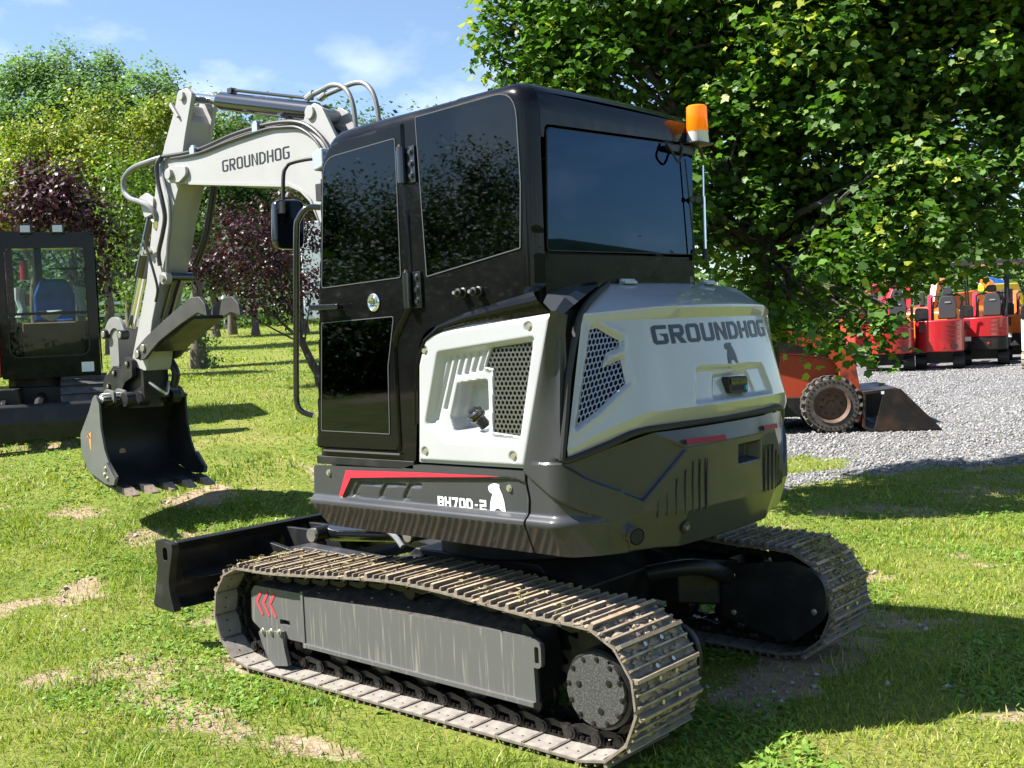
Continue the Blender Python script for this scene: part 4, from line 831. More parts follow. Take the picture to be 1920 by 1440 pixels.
for k in range(700):                                                    # clods on the far track's rear
    a = r_.uniform(.15, 1.9); rr = .318; x = SP[0]-rr*math.cos(a)+r_.uniform(0, .3)*(a > 1.4); z = SP[1]+rr*math.sin(a)+r_.uniform(-.01, .012); y = -r_.gauss(.88, .10)
    y = max(-1.08, min(-.68, y)); b_ = r_.uniform(0, 6.3); l = r_.uniform(.015, .05)
    d = Vector((math.cos(b_)*.6, math.sin(b_), r_.uniform(-.5, .5)))*l; p = Vector((x, y, z)); n_ = Vector((.0, .0, .004))
    st.add([p-n_, p+n_, p+d*.6+n_, p+d], [(0, 1, 2), (0, 2, 3)])
tag(link('dry_grass', st.mesh('dry_grass', M('caught_grass', (.30, .23, .10), .85, c2=(.15, .17, .05), vs=30), fix=False), EX), kind='stuff')

md = MB(); r_ = random.Random(9)                                       # dried mud packed between the grousers
PTH, _ = resample(track_path(), 700, 0)
for side, n in ((1, 900), (-1, 700)):
    k = 0
    while k < n:
        i = r_.randrange(700); p = PTH[i]; q = PTH[(i+1) % 700]
        if p[1] < .05 or p[0] > 1.25: continue
        d = (q-p)/max(1e-6, math.hypot(*(q-p))); nn = (d[1], -d[0]); rear = p[0] < -1.15
        if not rear and r_.random() < .55: continue
        k += 1; c = Vector((p[0]-nn[0]*.022, side*(.878+max(-.22, min(.22, r_.gauss(0, .13)))), p[1]-nn[1]*.022)); s_ = r_.uniform(.006, .020)
        e1_ = Vector((d[0], 0, d[1]))*s_*r_.uniform(.7, 1.2); e2_ = Vector((0, 1, 0))*s_*r_.uniform(.8, 2.6); e3_ = Vector((nn[0], 0, nn[1]))*s_*r_.uniform(.25, .7)
        md.add([c+e1_, c+e2_*r_.uniform(.7, 1.2), c-e1_, c-e2_, c+e3_], [(0, 1, 4), (1, 2, 4), (2, 3, 4), (3, 0, 4)])
tag(link('dried_mud', md.mesh('dried_mud', M('dried_mud', (.24, .175, .11), .95, c2=(.34, .265, .18), vs=40, bump=.3), fix=False), EX), kind='stuff')

# ---------------------------------------------------------------- centre frame and blade
uc = MB()
uc.prism([(-.55, .28), (.55, .28), (.62, .50), (.45, .64), (-.45, .64), (-.62, .50)], -.42, .42, 'xz')
for sx in (-1, 1):
    for sy in (-1, 1):
        uc.add([(sx*.35, sy*.40, .62), (sx*.75, sy*.40, .55), (sx*.95, sy*.72, .50), (sx*.45, sy*.74, .52), (sx*.35, sy*.40, .30), (sx*.75, sy*.40, .30), (sx*.95, sy*.72, .24), (sx*.45, sy*.74, .24)],
               [(0, 1, 2, 3), (4, 5, 6, 7), (0, 1, 5, 4), (1, 2, 6, 5), (2, 3, 7, 6), (3, 0, 4, 7)])
uc.cyl((-.05, 0, .64), (-.05, 0, .74), .50, 48); uc.cyl((-.05, 0, .74), (-.05, 0, .86), .45, 48)
uc.tube(catmull([(-.75, -.1, .52), (-.95, -.25, .55), (-1.0, -.45, .48), (-.92, -.62, .42)], 6), .045, 10)
uc.build('undercarriage', [BLACKS], EX, bevel=.012)
bl = MB()
bl.prism(rpoly([(1.93, .30), (1.955, .46), (1.93, .645), (1.86, .662), (1.83, .650), (1.875, .60, .05), (1.90, .46, .06), (1.875, .30, .05), (1.80, .26), (1.86, .255)]), -1.065, 1.065, 'xz', 0)
bl.add([(1.862, 1.066, .6635), (1.862, -1.066, .6635), (1.925, -1.066, .650), (1.925, 1.066, .650)], [(0, 1, 2, 3)])
B_ = bl.build('dozer_blade', [BLACKS], EX, bevel=.006)
for s_ in (1, -1):
    e = MB().prism(rpoly([(1.80, .655, .04), (2.0, .665, .03), (1.985, .50, .1), (2.02, .36, .1), (2.06, .25, .03), (1.82, .235, .02), (1.88, .40, .2), (1.83, .55, .1)]), s_*1.066, s_*1.115, 'xz', 0,
                   holes=[rpoly([(1.865, .625, .03), (1.915, .625, .03), (1.915, .545, .03), (1.865, .545, .03)], 4)])
    e.build('end_plate', [BLACKS], B_, bevel=.004)
    a = MB().tube([(1.88, s_*.42, .42), (1.45, s_*.36, .50), (.5, s_*.30, .45)], [.055, .065, .075], 8); a.prism([(1.86, .36), (1.86, .56), (1.55, .52), (1.55, .42)], s_*.40, s_*.44, 'xz')
    a.build('blade_arm', [BLACKS], B_, bevel=.006)
rb = MB()
rb.prism([(1.85, .40), (1.85, .62), (1.55, .62), (1.45, .55), (1.45, .45)], .06, .09, 'xz'); rb.prism([(1.85, .40), (1.85, .62), (1.55, .62), (1.45, .55), (1.45, .45)], .24, .27, 'xz')
rb.prism([(1.90, .42), (1.90, .46), (1.70, .44)], .45, 1.0, 'xz')
rb.build('blade_rib', [BLACKS], B_, bevel=.004)
cy = MB().cyl((1.46, .165, .60), (.85, .165, .655), .062, 20, 0).cyl((.85, .165, .655), (.60, .165, .67), .035, 14, 0)
cy.cyl((1.50, .03, .60), (1.50, .30, .60), .05, 18, 1); cy.cyl((1.50, .295, .60), (1.50, .325, .60), .043, 18, 2); cy.cyl((.62, .05, .67), (.62, .30, .67), .045, 18, 1); cy.cyl((.62, .295, .67), (.62, .32, .67), .035, 18, 2)
cy.tube(catmull([(1.10, .235, .68), (.95, .25, .70), (.78, .28, .66), (.68, .30, .60)], 5), .017, 8, 3)
cy.build('blade_cylinder', [GLOSSK, BLACKS, ZINC, HOSEG], B_)

# ---------------------------------------------------------------- upper deck behind the panels
dk = MB(); dk.box((-.80, -.93, .865), (.55, .90, 1.19)); dk.box((-1.05, -.88, 1.0), (-.82, .88, 1.9)); dk.box((-.86, -.2, 1.20), (-.30, .86, 1.80))
dk.box((-1.06, -.4, 1.84), (-.80, .60, 1.985)); dk.build('engine_bay', [DARK], EX)
rc = MB().prism(rpoly([(-1.05, .90), (.62, .90), (.60, 1.30, .1), (.40, 1.62, .12), (-1.05, 1.86, .05)]), -.985, -.40, 'xz', 0)
rc.build('right_cover', [WHITE], EX, bevel=.03, seg=3)
lowr = MB().prism([(-.88, .85), (.57, .86), (.60, 1.19), (-.9, 1.20)], -1.0, -.94, 'xz'); lowr.build('right_skirt', [GREY], EX, bevel=.01)

# ---------------------------------------------------------------- left lower skirt
def skirt_h(P):
    z = P[:, 1]; x = P[:, 0]
    h = 0.030*sstep(1.022, .985, z)*1.0
    h = h-np.where(z < .972, (.972-z)*.62+.004*(z < .970), 0)
    inn = [(.273, 1.113), (-.195, 1.139), (-.823, 1.173), (-.893, 1.154), (-.893, 1.0), (.361, 1.0)]
    h = h-.014*sstep(.002, -.010, sdf(P, inn))*sstep(1.0, 1.012, z)
    for q in ([(.232, 1.098), (.050, 1.102), (.062, 1.085), (.225, 1.080), (.262, 1.035), (.215, 1.028), (.285, 1.022), (.278, 1.05)],
              [(.036, 1.100), (-.115, 1.106), (-.108, 1.090), (.03, 1.084), (.063, 1.035), (.02, 1.030), (.085, 1.025), (.078, 1.05)],
              [(-.138, 1.107), (-.22, 1.110), (-.22, 1.094), (-.145, 1.090), (-.108, 1.035), (-.15, 1.032), (-.085, 1.026), (-.095, 1.05)]):
        h = h-.010*sstep(.003, -.004, sdf(P, q))
    return h+.012*sstep(1.163, 1.172, z)*(x > -.2)*0
SKO = rpoly([(.572, 1.168, .012), (.583, .975, .01), (.53, .845, .03), (-.868, .832, .01), (-.893, .975, .02), (-.905, 1.085, .05), (-.888, 1.160, .02), (-.888, 1.205, .008), (-.22, 1.205), (-.17, 1.200), (-.10, 1.18)])
sk = link('side_skirt', patch(SKO, [], .0075, lambda x, z, h: (x, 1.0+h, z), skirt_h, .02).mesh('side_skirt', GREY, 40), EX)
SKIN = 1.0-.014
rs = MB(); rp_ = [(.312, 1.153), (-.197, 1.168), (-.744, 1.176), (-.632, 1.1675), (-.196, 1.1445), (.277, 1.117), (.361, 1.004), (.382, 1.004)]
rs.add([(x, 1.0025, z) for x, z in rp_], [(0, 1, 4, 5), (1, 2, 3, 4), (0, 5, 6, 7)]); rs.build('red_stripe', [RED], sk)
lettering('model_lettering', 'Bh70D-2'.replace('h', 'h'), lambda u, v: (-.329-(.640-.329)*u, SKIN+.0025, 1.009+.051*v), DECALW, sk, w=.74, gap=.13, t=.215)
emb = [(-.6568, 1.1201), (-.6649, 1.1302), (-.6784, 1.1365), (-.6972, 1.1403), (-.7137, 1.1385), (-.721, 1.1375), (-.7262, 1.1323), (-.7238, 1.1226), (-.7294, 1.1119), (-.7402, 1.092), (-.7495, 1.0651), (-.7548, 1.0325), (-.7571, 1.012), (-.7626, 1.004), (-.7406, 1.004), (-.7374, 1.0175), (-.7321, 1.0199), (-.7124, 1.0295), (-.6934, 1.0213), (-.6865, 1.004), (-.6622, 1.004), (-.665, 1.0428), (-.6722, 1.0683), (-.683, 1.0925), (-.6684, 1.0972), (-.6598, 1.1077)]
def emblem(f, mat, parent, mat2):
    vs = [Vector((x, z, 0)) for x, z in emb]; tr = tessellate_polygon([vs]); b = MB(); b.add([f(x, z, 0) for x, z in emb], tr)
    o = link('animal_emblem', b.mesh('animal_emblem', [mat], fix=False), parent)
    e = MB().add([f(x, z, .0015) for x, z in [(-.6885, 1.1335), (-.6935, 1.1345), (-.6905, 1.1285), (-.6865, 1.126)]], [(0, 1, 2, 3)])
    e.add([f(x, z, .0015) for x, z in [(-.6605, 1.1165), (-.6655, 1.1175), (-.664, 1.1135)]], [(0, 1, 2)])
    link('emblem_eye', e.mesh('emblem_eye', [mat2], fix=False), parent); return o
emblem(lambda x, z, e: (x, SKIN+.003+e, z), DECALW, sk, DECALK)
for x, z, y in ((.45, 1.134, 1.0), (-.784, 1.123, SKIN), (.416, .905, .962), (-.779, .886, .952)):
    hexbolt(MB(), (x, y, z), (0, 1, 0), .011, .012).build('bolt', [ZINC], sk)

# ---------------------------------------------------------------- white side panel with grille and filler
SPO = rpoly([(-.216, 1.216, .01), (-.893, 1.217, .01), (-1.083, 1.888, .02), (-.843, 1.872), (-.498, 1.852), (-.30, 1.825, .11), (-.245, 1.68)])
SPI = rpoly([(-.381, 1.743, .03), (-.985, 1.797, .02), (-.866, 1.315, .02), (-.407, 1.313, .03), (-.276, 1.40, .03)])
SPG = [(-.706, 1.745), (-.95, 1.766), (-.948, 1.744), (-.861, 1.358), (-.699, 1.373), (-.717, 1.657), (-.671, 1.667)]
SPF = rpoly([(-.476, 1.592, .015), (-.667, 1.612, .02), (-.658, 1.365, .02), (-.443, 1.363, .02), (-.42, 1.432, .01)])
SLOTS = [((-.439, 1.706), (-.331, 1.424)), ((-.482, 1.71), (-.392, 1.474)), ((-.525, 1.716), (-.491, 1.634)), ((-.57, 1.719), (-.538, 1.637)), ((-.618, 1.725), (-.583, 1.646)), ((-.664, 1.728), (-.628, 1.651))]
def sp_h(P):
    d = -sdf(P, SPO); h = -.012*sstep(.022, 0, d)
    h = h-.032*sstep(.004, -.034, sdf(P, SPI))
    g = sdf(P, SPG); h = h+.012*sstep(.03, .005, g)*sstep(.0, -.03, sdf(P, SPI))-.020*sstep(.008, 0.0, g)
    f_ = sdf(P, SPF); h = h-.085*sstep(.003, -.020, f_)
    for a, b in SLOTS:
        dd, _ = seg_dist(P, np.array(a), np.array(b)); h = h-.013*sstep(.013, .004, dd)
    for x, z in ((-.298, 1.747), (-.946, 1.834), (-.271, 1.267), (-.825, 1.266)):
        h = h-.008*sstep(.026, .018, np.hypot(P[:, 0]-x, P[:, 1]-z))
    # shallow crease towards the rear top corner
    return h
sp = link('side_panel', patch(SPO, [SPG], .0052, lambda x, z, h: (x, 1.0+h, z), sp_h, .03).mesh('side_panel', WHITE, 50), EX)
hm = hexmesh(SPG, .0245, .0085, lambda x, z, h: (x, .975+h-.004, z), .006); hm.build('mesh_grille', [MESHM], sp)
bk = MB().prism(SPG, .86, .955, 'xz'); bk.box((-.72, .80, 1.37), (-.66, .90, 1.6)); bk.build('grille_backing', [DARK], sp)
for x, z in ((-.298, 1.747), (-.946, 1.834), (-.271, 1.267), (-.825, 1.266)): hexbolt(MB(), (x, .990, z), (0, 1, 0), .013, .013).build('bolt', [ZINC], sp)
fc = MB().lathe([(.026, 0), (.026, .045), (.030, .05)], (-.60, .925, 1.392), (.25, .55, .75), 20, 0)
fc.lathe([(.036, .05), (.040, .055), (.040, .064), (.034, .067), (.034, .075), (.040, .078), (.040, .088), (.025, .094), (.022, .105), (.008, .106)], (-.60, .925, 1.392), (.25, .55, .75), 22, 1)
fc.build('filler_cap', [RUBBER, GLOSSK], sp)

# ---------------------------------------------------------------- dark corner pillar, tail and counterweight
def cws_h(P):
    x, z = P[:, 0], P[:, 1]
    # proud block right of the diagonal, ledge running into it
    a = np.array([-.912, 1.185]); b = np.array([-1.176, 1.010]); n_ = np.array([b[1]-a[1], -(b[0]-a[0])]); n_ /= np.hypot(*n_)
    s_ = (P-a)@n_
    blk = sstep(-.006, .010, -s_ if n_[1] < 0 else s_)
    h = .030*np.maximum(blk, sstep(1.022, .985, z))
    h = h-np.where(z < .972, (.972-z)*.62, 0)
    return h-.03
CWO = [(-.876, .832), (-.899, .975), (-.911, 1.085), (-.896, 1.160), (-.9, 1.215), (-.909, 1.245), (-1.0, 1.585), (-1.089, 1.894), (-1.092, 1.896), (-1.092, 1.63), (-1.093, 1.245), (-1.157, 1.175), (-1.231, 1.105), (-1.235, .985), (-1.235, .826), (-1.14, .830)]
def corner_map(x, z, h):
    cv = np.where(z < 1.26, .246*(np.maximum(-1.03-x, 0)/.2)**2, 0); up_ = np.where(z > 1.25, np.interp(z, [1.25, 1.45, 1.63, 1.78, 1.9], [.022, .03, .045, .06, .09])*sstep(0, 1, (-.909-x+(z-1.25)*-.285)/np.maximum(.183-(z-1.25)*.285, .004)), .0)
    k = np.clip((-1.05-x)/.2, 0, 1); lo_ = np.where(z < .972, (.972-z)*.62, 0)
    return x+k*.30*lo_, 1.022+h-cv-up_+k*.35*lo_, z
cws = link('corner_panel', patch(CWO, [], .0085, corner_map, cws_h, .03).mesh('corner_panel', GREY, 45), EX)
pl_ = MB()     # pillar turning in over the hood
LV = [(-1.085, .995, 1.885), (-1.075, .90, 1.955), (-1.05, .79, 1.985), (-1.02, .66, 2.008), (-1.0, .55, 2.018)]
RV = [(-1.098, .935, 1.885), (-1.105, .875, 1.92), (-1.10, .775, 1.965), (-1.09, .665, 2.008), (-1.07, .56, 2.02)]
JV = [(-1.03, .992, 1.935), (-1.005, .93, 1.975), (-.995, .80, 1.992), (-.993, .66, 2.004), (-.99, .55, 2.012)]
for i in range(4): pl_.add([LV[i], LV[i+1], RV[i+1], RV[i]], [(0, 1, 2, 3)]); pl_.add([JV[i], JV[i+1], LV[i+1], LV[i]], [(0, 1, 2, 3)])
pl_.add([(-1.092, .93, 1.60), (-1.098, .935, 1.885), (-1.085, .995, 1.885), (-1.01, .99, 1.62)], [(0, 1, 2, 3)])
pl_.build('corner_pillar', [GREY], EX, ang=50)
cw = MB()
def mirr(vs): return [(x, -y, z) for x, y, z in vs]
k0, k1, c_, b_ = (-1.095, 1.008, 1.243), (-1.287, .60, 1.337), (-1.357, .41, 1.262), (-1.276, .658, 1.047)
p1_, p2_, m1 = (-1.156, .918, 1.172), (-1.230, .775, 1.104), (-1.233, .768, .985)
n1, n2 = (-1.295, .58, .998), (-1.345, .41, .975); e1, e2 = (-1.206, .705, .826), (-1.238, .53, .815)
kk, e3 = (-1.34, .41, 1.345), (-1.285, .41, .805); s1_, s2_ = (-1.3557, .41, 1.232), (-1.3518, .41, 1.140)
for S in (1, -1):
    f = (lambda v: v) if S > 0 else mirr
    O_ = [Vector(v) for v in (k0, p1_, p2_, b_, c_, k1)]; cen = sum(O_, Vector())/6; psh = (.010, .022, .026, .026, .014, 0); shr = (.05, .09, .09, .09, .08, .0)
    In_ = [v.lerp(cen, s2)+Vector((.75, -.62, -.12))*p2 for v, p2, s2 in zip(O_, psh, shr)]
    cw.add(f([tuple(v) for v in O_+In_]), [(0, 1, 7, 6), (1, 2, 8, 7), (2, 3, 9, 8), (3, 4, 10, 9), (4, 5, 11, 10), (5, 0, 6, 11), (6, 7, 11), (7, 8, 11), (8, 9, 10, 11)], 0)
    cw.add(f([p2_, b_, n1, m1]), [(0, 1, 2, 3)], 0)
    cw.add(f([b_, c_, s1_, s2_, n2, n1]), [(0, 1, 2, 3, 4, 5)], 0)
    cw.add(f([m1, n1, e2, e1]), [(0, 1, 2, 3)], 0); cw.add(f([n1, n2, e3, e2]), [(0, 1, 2, 3)], 0)
    cw.add(f([k1, kk, c_]), [(0, 1, 2)], 0)
ys = [.41, .20, -.005, -.225, -.41]; xb = {.41: 0, .20: -.016, -.005: -.021, -.225: -.015, -.41: 0}
def row(z, x): return [(x+xb[y], y, z) for y in ys]
r0_, r1_, r2_, r3_, r4_, rt = row(1.262, -1.357), row(1.232, -1.3557), row(1.140, -1.3518), row(.975, -1.345), row(.805, -1.285), row(1.345, -1.340)
for a, b in ((rt, r0_), (r0_, r1_), (r1_, r2_), (r2_, r3_), (r3_, r4_)):
    for i in range(4):
        if a is r1_ and i == 2:
            q = [a[2], a[3], b[3], b[2]]; inn = [(q[0][0]+.07, -.03, 1.215), (q[1][0]+.07, -.20, 1.215), (q[2][0]+.07, -.19, 1.155), (q[3][0]+.07, -.045, 1.155)]
            cw.add(q+inn, [(0, 1, 5, 4), (1, 2, 6, 5), (2, 3, 7, 6), (3, 0, 4, 7), (4, 5, 6, 7)], 0); continue
        cw.add([a[i], a[i+1], b[i+1], b[i]], [(0, 1, 2, 3)], 0)
# underside
cw.add([e1, e2, e3]+r4_[1:4]+mirr([e3, e2, e1])+[(-.88, -.92, .83), (-.88, .90, .83)], [tuple(range(11))], 0)
bmw = bmesh.new(); me = cw.mesh('counterweight', [GREY], 30); bmw.from_mesh(me); bmesh.ops.remove_doubles(bmw, verts=bmw.verts, dist=.0015); bmesh.ops.recalc_face_normals(bmw, faces=bmw.faces); bmw.to_mesh(me); bmw.free()
me.shade_smooth(); me.set_sharp_from_angle(angle=R(60))
CW = link('counterweight', me, EX); bv = CW.modifiers.new('edge', 'BEVEL'); bv.width = .018; bv.segments = 3; bv.limit_method = 'ANGLE'; bv.angle_limit = R(13); bv.harden_normals = True
# vertical flutes pressed into both rear corners
for S in (1, -1):
    for i in range(7):
        y = .575-.050*i; zt = 1.06+.034*i if i < 5 else 1.20; zb_ = .985-.0*i
        x = float(np.interp(y, [.2, .41, .575, .64], [-1.374, -1.350, -1.298, -1.276]))
        xt = x-.012 if y < .5 else x
        MB().tube([(xt+.004, S*y, zt), (x-.001, S*y, (zt+zb_)/2), (x+.006, S*y, zb_-.02)], [.004, .008, .004], 8).build('flute', [GREY], CW, ang=70)
for y0, y1, z0, z1 in ((.435, .115, 1.279, 1.268), (-.25, -.42, 1.277, 1.272)):
    x0 = -1.3665-.018*(abs(y0) < .3); x1 = -1.3665-.016*(abs(y1) < .3)
    rr = MB().add([(x0, y0, z0), (x1, y1, z1), (x1+.005, y1, z1+.024), (x0+.005, y0, z0+.024)], [(0, 1, 2, 3)]); rr.build('red_reflector', [REDREF], CW)
ep = MB().tube([(-1.10, .665, .93), (-1.205, .69, .912), (-1.272, .715, .902)], .038, 20, 0, cap=False).tube([(-1.273, .715, .902), (-1.20, .69, .912)], .033, 20, 1); ep.build('exhaust_pipe', [CHROME, DARK], CW)
MB().lathe([(.034, 0), (.036, .004), (.022, .006), (.018, .012), (.016, .012)], (-1.318, .40, .90), (-1, 0, -.35), 18).build('tow_eye', [BLACKS], CW)
hexbolt(MB(), (-1.322, .40, .898), (-1, 0, -.35), .015, .012).build('bolt', [ZINC], CW)

# ---------------------------------------------------------------- white engine hood, one rounded shell from seal to seal
AC_ = .61
def hood_base(a, t):
    """a: -1..1 round the tail from seal to seal, t: 0 top .. 1 lower crease"""
    s_ = np.sign(a); q = np.abs(a); hw = .56+.08*t; xe = -1.228-.072*t; bul = .055+.015*t
    k = np.clip(q/AC_, 0, 1); yr_ = hw*k; xr_ = xe-bul*(1-k*k)
    f = (q-AC_)/(1-AC_); ys_ = .838+.134*t; xf = xe+(-1.112-xe)*f; yf = hw+(ys_-hw)*f+.030*np.sin(np.pi*np.clip(f, 0, 1))*t
    z0 = 1.845; zb = np.where(q < AC_, 1.44, 1.44+(1.305-1.44)*np.clip(f, 0, 1)**1.0)
    rear = q < AC_
    return np.where(rear, xr_, xf), s_*np.where(rear, yr_, yf), z0-(z0-zb)*t
def hood_pt(a, t):
    X = Y = Z = 0; o = np.linspace(-.055, .055, 9); w = 1-np.abs(o)/.07; w = w/w.sum()
    for d, ww in zip(o, w):
        x, y, z = hood_base(a+d, t); X = X+x*ww; Y = Y+y*ww; Z = Z+z*ww
    return X, Y, Z
HH = .405
def hood_map(U, W, h):
    U = np.asarray(U, float); t = 1-np.asarray(W, float)/HH; e = 1e-3
    x, y, z = hood_pt(U, t); x1, y1, z1 = hood_pt(U+e, t); x2, y2, z2 = hood_pt(U, t+e)
    a = np.stack([x1-x, y1-y, z1-z], -1); b = np.stack([x2-x, y2-y, z2-z], -1); n = np.cross(b, a); n = n/np.linalg.norm(n, axis=-1, keepdims=True); n = np.where((n[..., :1] > 0), -n, n)
    return x+n[..., 0]*h, y+n[..., 1]*h, z+n[..., 2]*h
def yz2uw(y, z): t = (1.845-z)/HH; return (y/(.56+.08*t)*AC_, (1-t)*HH)
def facet2uw(p):
    x, y, z = p; f = .5
    for _ in range(12):
        zb = 1.44-.135*f; t = min(1, max(0, (1.845-z)/(1.845-zb))); hw = .56+.08*t; xe = -1.228-.072*t; ys_ = .838+.134*t
        dx_, dy_ = -1.112-xe, ys_-hw; f = ((x-xe)*dx_+(y-hw)*dy_)/(dx_*dx_+dy_*dy_); f = min(.97, max(-.2, f))
    return (AC_+f*(1-AC_), (1-t)*HH)
GR = [facet2uw(p) for p in ((-1.103, .941, 1.393), (-1.083, .773, 1.811), (-1.101, .743, 1.819), (-1.178, .662, 1.76), (-1.184, .668, 1.73), (-1.150, .726, 1.709), (-1.151, .755, 1.645), (-1.197, .674, 1.676), (-1.21, .675, 1.636), (-1.229, .678, 1.572), (-1.177, .80, 1.47))]
GR = [(min(u, .955), w) for u, w in GR]
REC = rpoly([yz2uw(y, z)+(r_,) for y, z, r_ in ((.258, 1.617, .04), (-.385, 1.602, .03), (-.475, 1.38, 0), (.355, 1.38, 0))], 4)
REC2 = rpoly([yz2uw(y, z)+(r_,) for y, z, r_ in ((.117, 1.578, .03), (-.212, 1.582, .03), (-.262, 1.463, .02), (.166, 1.470, .02))], 4)
def hood_h(P):
    h = -.018*sstep(.004, -.016, sdf(P, REC))*sstep(.006, .03, P[:, 1]); h = h-.010*sstep(.004, -.012, sdf(P, REC2))
    g = sdf(P, GR); return h-.024*sstep(.022, 0, g)+.007*sstep(.05, .022, g)*sstep(.0, .03, HH-P[:, 1])
hd = patch([(-1, 0), (1, 0), (1, HH), (-1, HH)], [GR], .0078, hood_map, hood_h)
NA = 81; aa = np.linspace(-1, 1, NA)
def line(pts_c, pts_k, pts_s, bul=0.0):
    """centre, crease and seal points -> rounded line round the tail"""
    q = np.abs(aa); out = np.zeros((NA, 3)); o = np.linspace(-.055, .055, 9); w = 1-np.abs(o)/.07; w = w/w.sum()
    for d, ww in zip(o, w):
        A = aa+d; q = np.abs(A); k = np.clip(q/AC_, 0, 1); f = (q-AC_)/(1-AC_); rear = q < AC_; sg = np.sign(A)
        c, kk_, s_ = np.array(pts_c), np.array(pts_k), np.array(pts_s)
        x = np.where(rear, kk_[0]+(c[0]-kk_[0])*(1-k*k), kk_[0]+(s_[0]-kk_[0])*f); y = np.where(rear, kk_[1]*k, kk_[1]+(s_[1]-kk_[1])*f); z = np.where(rear, kk_[2]+(c[2]-kk_[2])*(1-k*k), kk_[2]+(s_[2]-kk_[2])*f)
        out += ww*np.stack([x, sg*y, z], 1)
    return out
x0, y0, z0 = hood_pt(aa, 0.0*aa); x1, y1, z1 = hood_pt(aa, 0*aa+1.0)
LU = np.stack([x0, y0, z0], 1); LC = np.stack([x1, y1, z1], 1)
rings = [line((-.86, 0, 2.024), (-.86, .46, 2.02), (-.86, .58, 2.0)), line((-1.0, 0, 2.024), (-1.0, .47, 2.018), (-1.04, .57, 2.004)), line((-1.03, 0, 2.012), (-1.03, .475, 2.006), (-1.055, .60, 1.995)),
         line((-1.29, 0, 1.918), (-1.236, .515, 1.910), (-1.105, .815, 1.889)), line((-1.313, 0, 1.905), (-1.256, .525, 1.898), (-1.114, .838, 1.880)), line((-1.315, 0, 1.892), (-1.258, .527, 1.886), (-1.115, .842, 1.870)), LU]
rings2 = [LC, LC*.5+.5*line((-1.332, 0, 1.378), (-1.272, .655, 1.378), (-1.108, .970, 1.268))+np.array([-.002, 0, 0]), line((-1.326, 0, 1.370), (-1.262, .655, 1.370), (-1.106, .968, 1.264)), line((-1.29, 0, 1.362), (-1.235, .645, 1.364), (-1.09, .955, 1.258))]
for RS in (rings, rings2):
    o = len(hd.v); hd.v += [tuple(p) for r_ in RS for p in r_.tolist()]
    for i in range(len(RS)-1):
        for j in range(NA-1): hd.f.append((o+i*NA+j, o+i*NA+j+1, o+(i+1)*NA+j+1, o+(i+1)*NA+j)); hd.m.append(0)
HD = link('hood', hd.mesh('hood', [WHITE], 42), EX)
hexmesh(GR, .0245, .006, lambda a, b, h: tuple(float(t) for t in hood_map(a, b, h-.020)), .006).build('mesh_grille', [MESHM], HD)
gb = MB().prism(GR, -.13, -.045, lambda a, b, h: tuple(float(t) for t in hood_map(a, b, h))); gb.build('grille_backing', [DARK], HD)
sl = MB()
sc = catmull([(-1.098, .995, 1.262), (-1.099, .992, 1.30), (-1.102, .965, 1.45), (-1.104, .932, 1.63), (-1.104, .86, 1.83), (-1.102, .80, 1.905), (-1.085, .68, 1.972), (-1.05, .565, 2.008), (-1.02, .52, 2.014)], 5)
sl.tube(sc, .016, 8)
sl.tube(catmull([(-1.098, .995, 1.262), (-1.12, .96, 1.262), (-1.20, .80, 1.31), (-1.262, .655, 1.355), (-1.31, .40, 1.360), (-1.322, 0, 1.36), (-1.31, -.4, 1.36), (-1.262, -.655, 1.355), (-1.1, -.98, 1.262)], 6), .015, 8)
sl.build('hood_seal', [RUBBER], HD)
def on_hood(y, z, off):
    u, w = yz2uw(y, z); return tuple(float(t) for t in hood_map(np.array(u), np.array(w), off))
lettering('lettering', 'GROUNDHOG', lambda u, v: on_hood(.512-1.045*u, 1.729+.086*v+.008*u, .0025), DECALN, HD, w=.74, gap=.12, t=.2, sub=3)
emblem(lambda x, z, e: on_hood(-.01+(x+.6568)*.95, 1.618+(z-1.004)*.74, .003+e), DECALN, HD, PLASTW)
xh = -1.338
hh = MB().prism(rpoly([(0.041, 1.558, .02), (-0.145, 1.553, .02), (-0.149, 1.471, .02), (0.019, 1.478, .02)]), xh-.018, xh+.02, 'yz', 0)
hh.prism(rpoly([(0.023, 1.548, .008), (-0.132, 1.544, .008), (-0.134, 1.518, .006), (0.019, 1.520, .006)]), xh-.026, xh-.0185, 'yz', 1)
hh.prism(rpoly([(0.008, 1.512, .008), (-0.107, 1.510, .008), (-0.109, 1.485, .006), (0.001, 1.488, .006)]), xh-.0195, xh-.0182, 'yz', 2)
hh.cyl((xh-.017, -.125, 1.498), (xh-.026, -.125, 1.498), .012, 14, 3)
hh.build('hood_handle', [RUBBER, GLOSSK, DARK, BLUEL], HD, bevel=.003)
for y in (.33, -.40):
    MB().box((-1.03, y-.05, 2.018), (-.97, y+.05, 2.032)).cyl((-1.005, y-.055, 2.034), (-1.005, y+.055, 2.034), .010, 10).build('hinge', [WHITE], HD, bevel=.003)
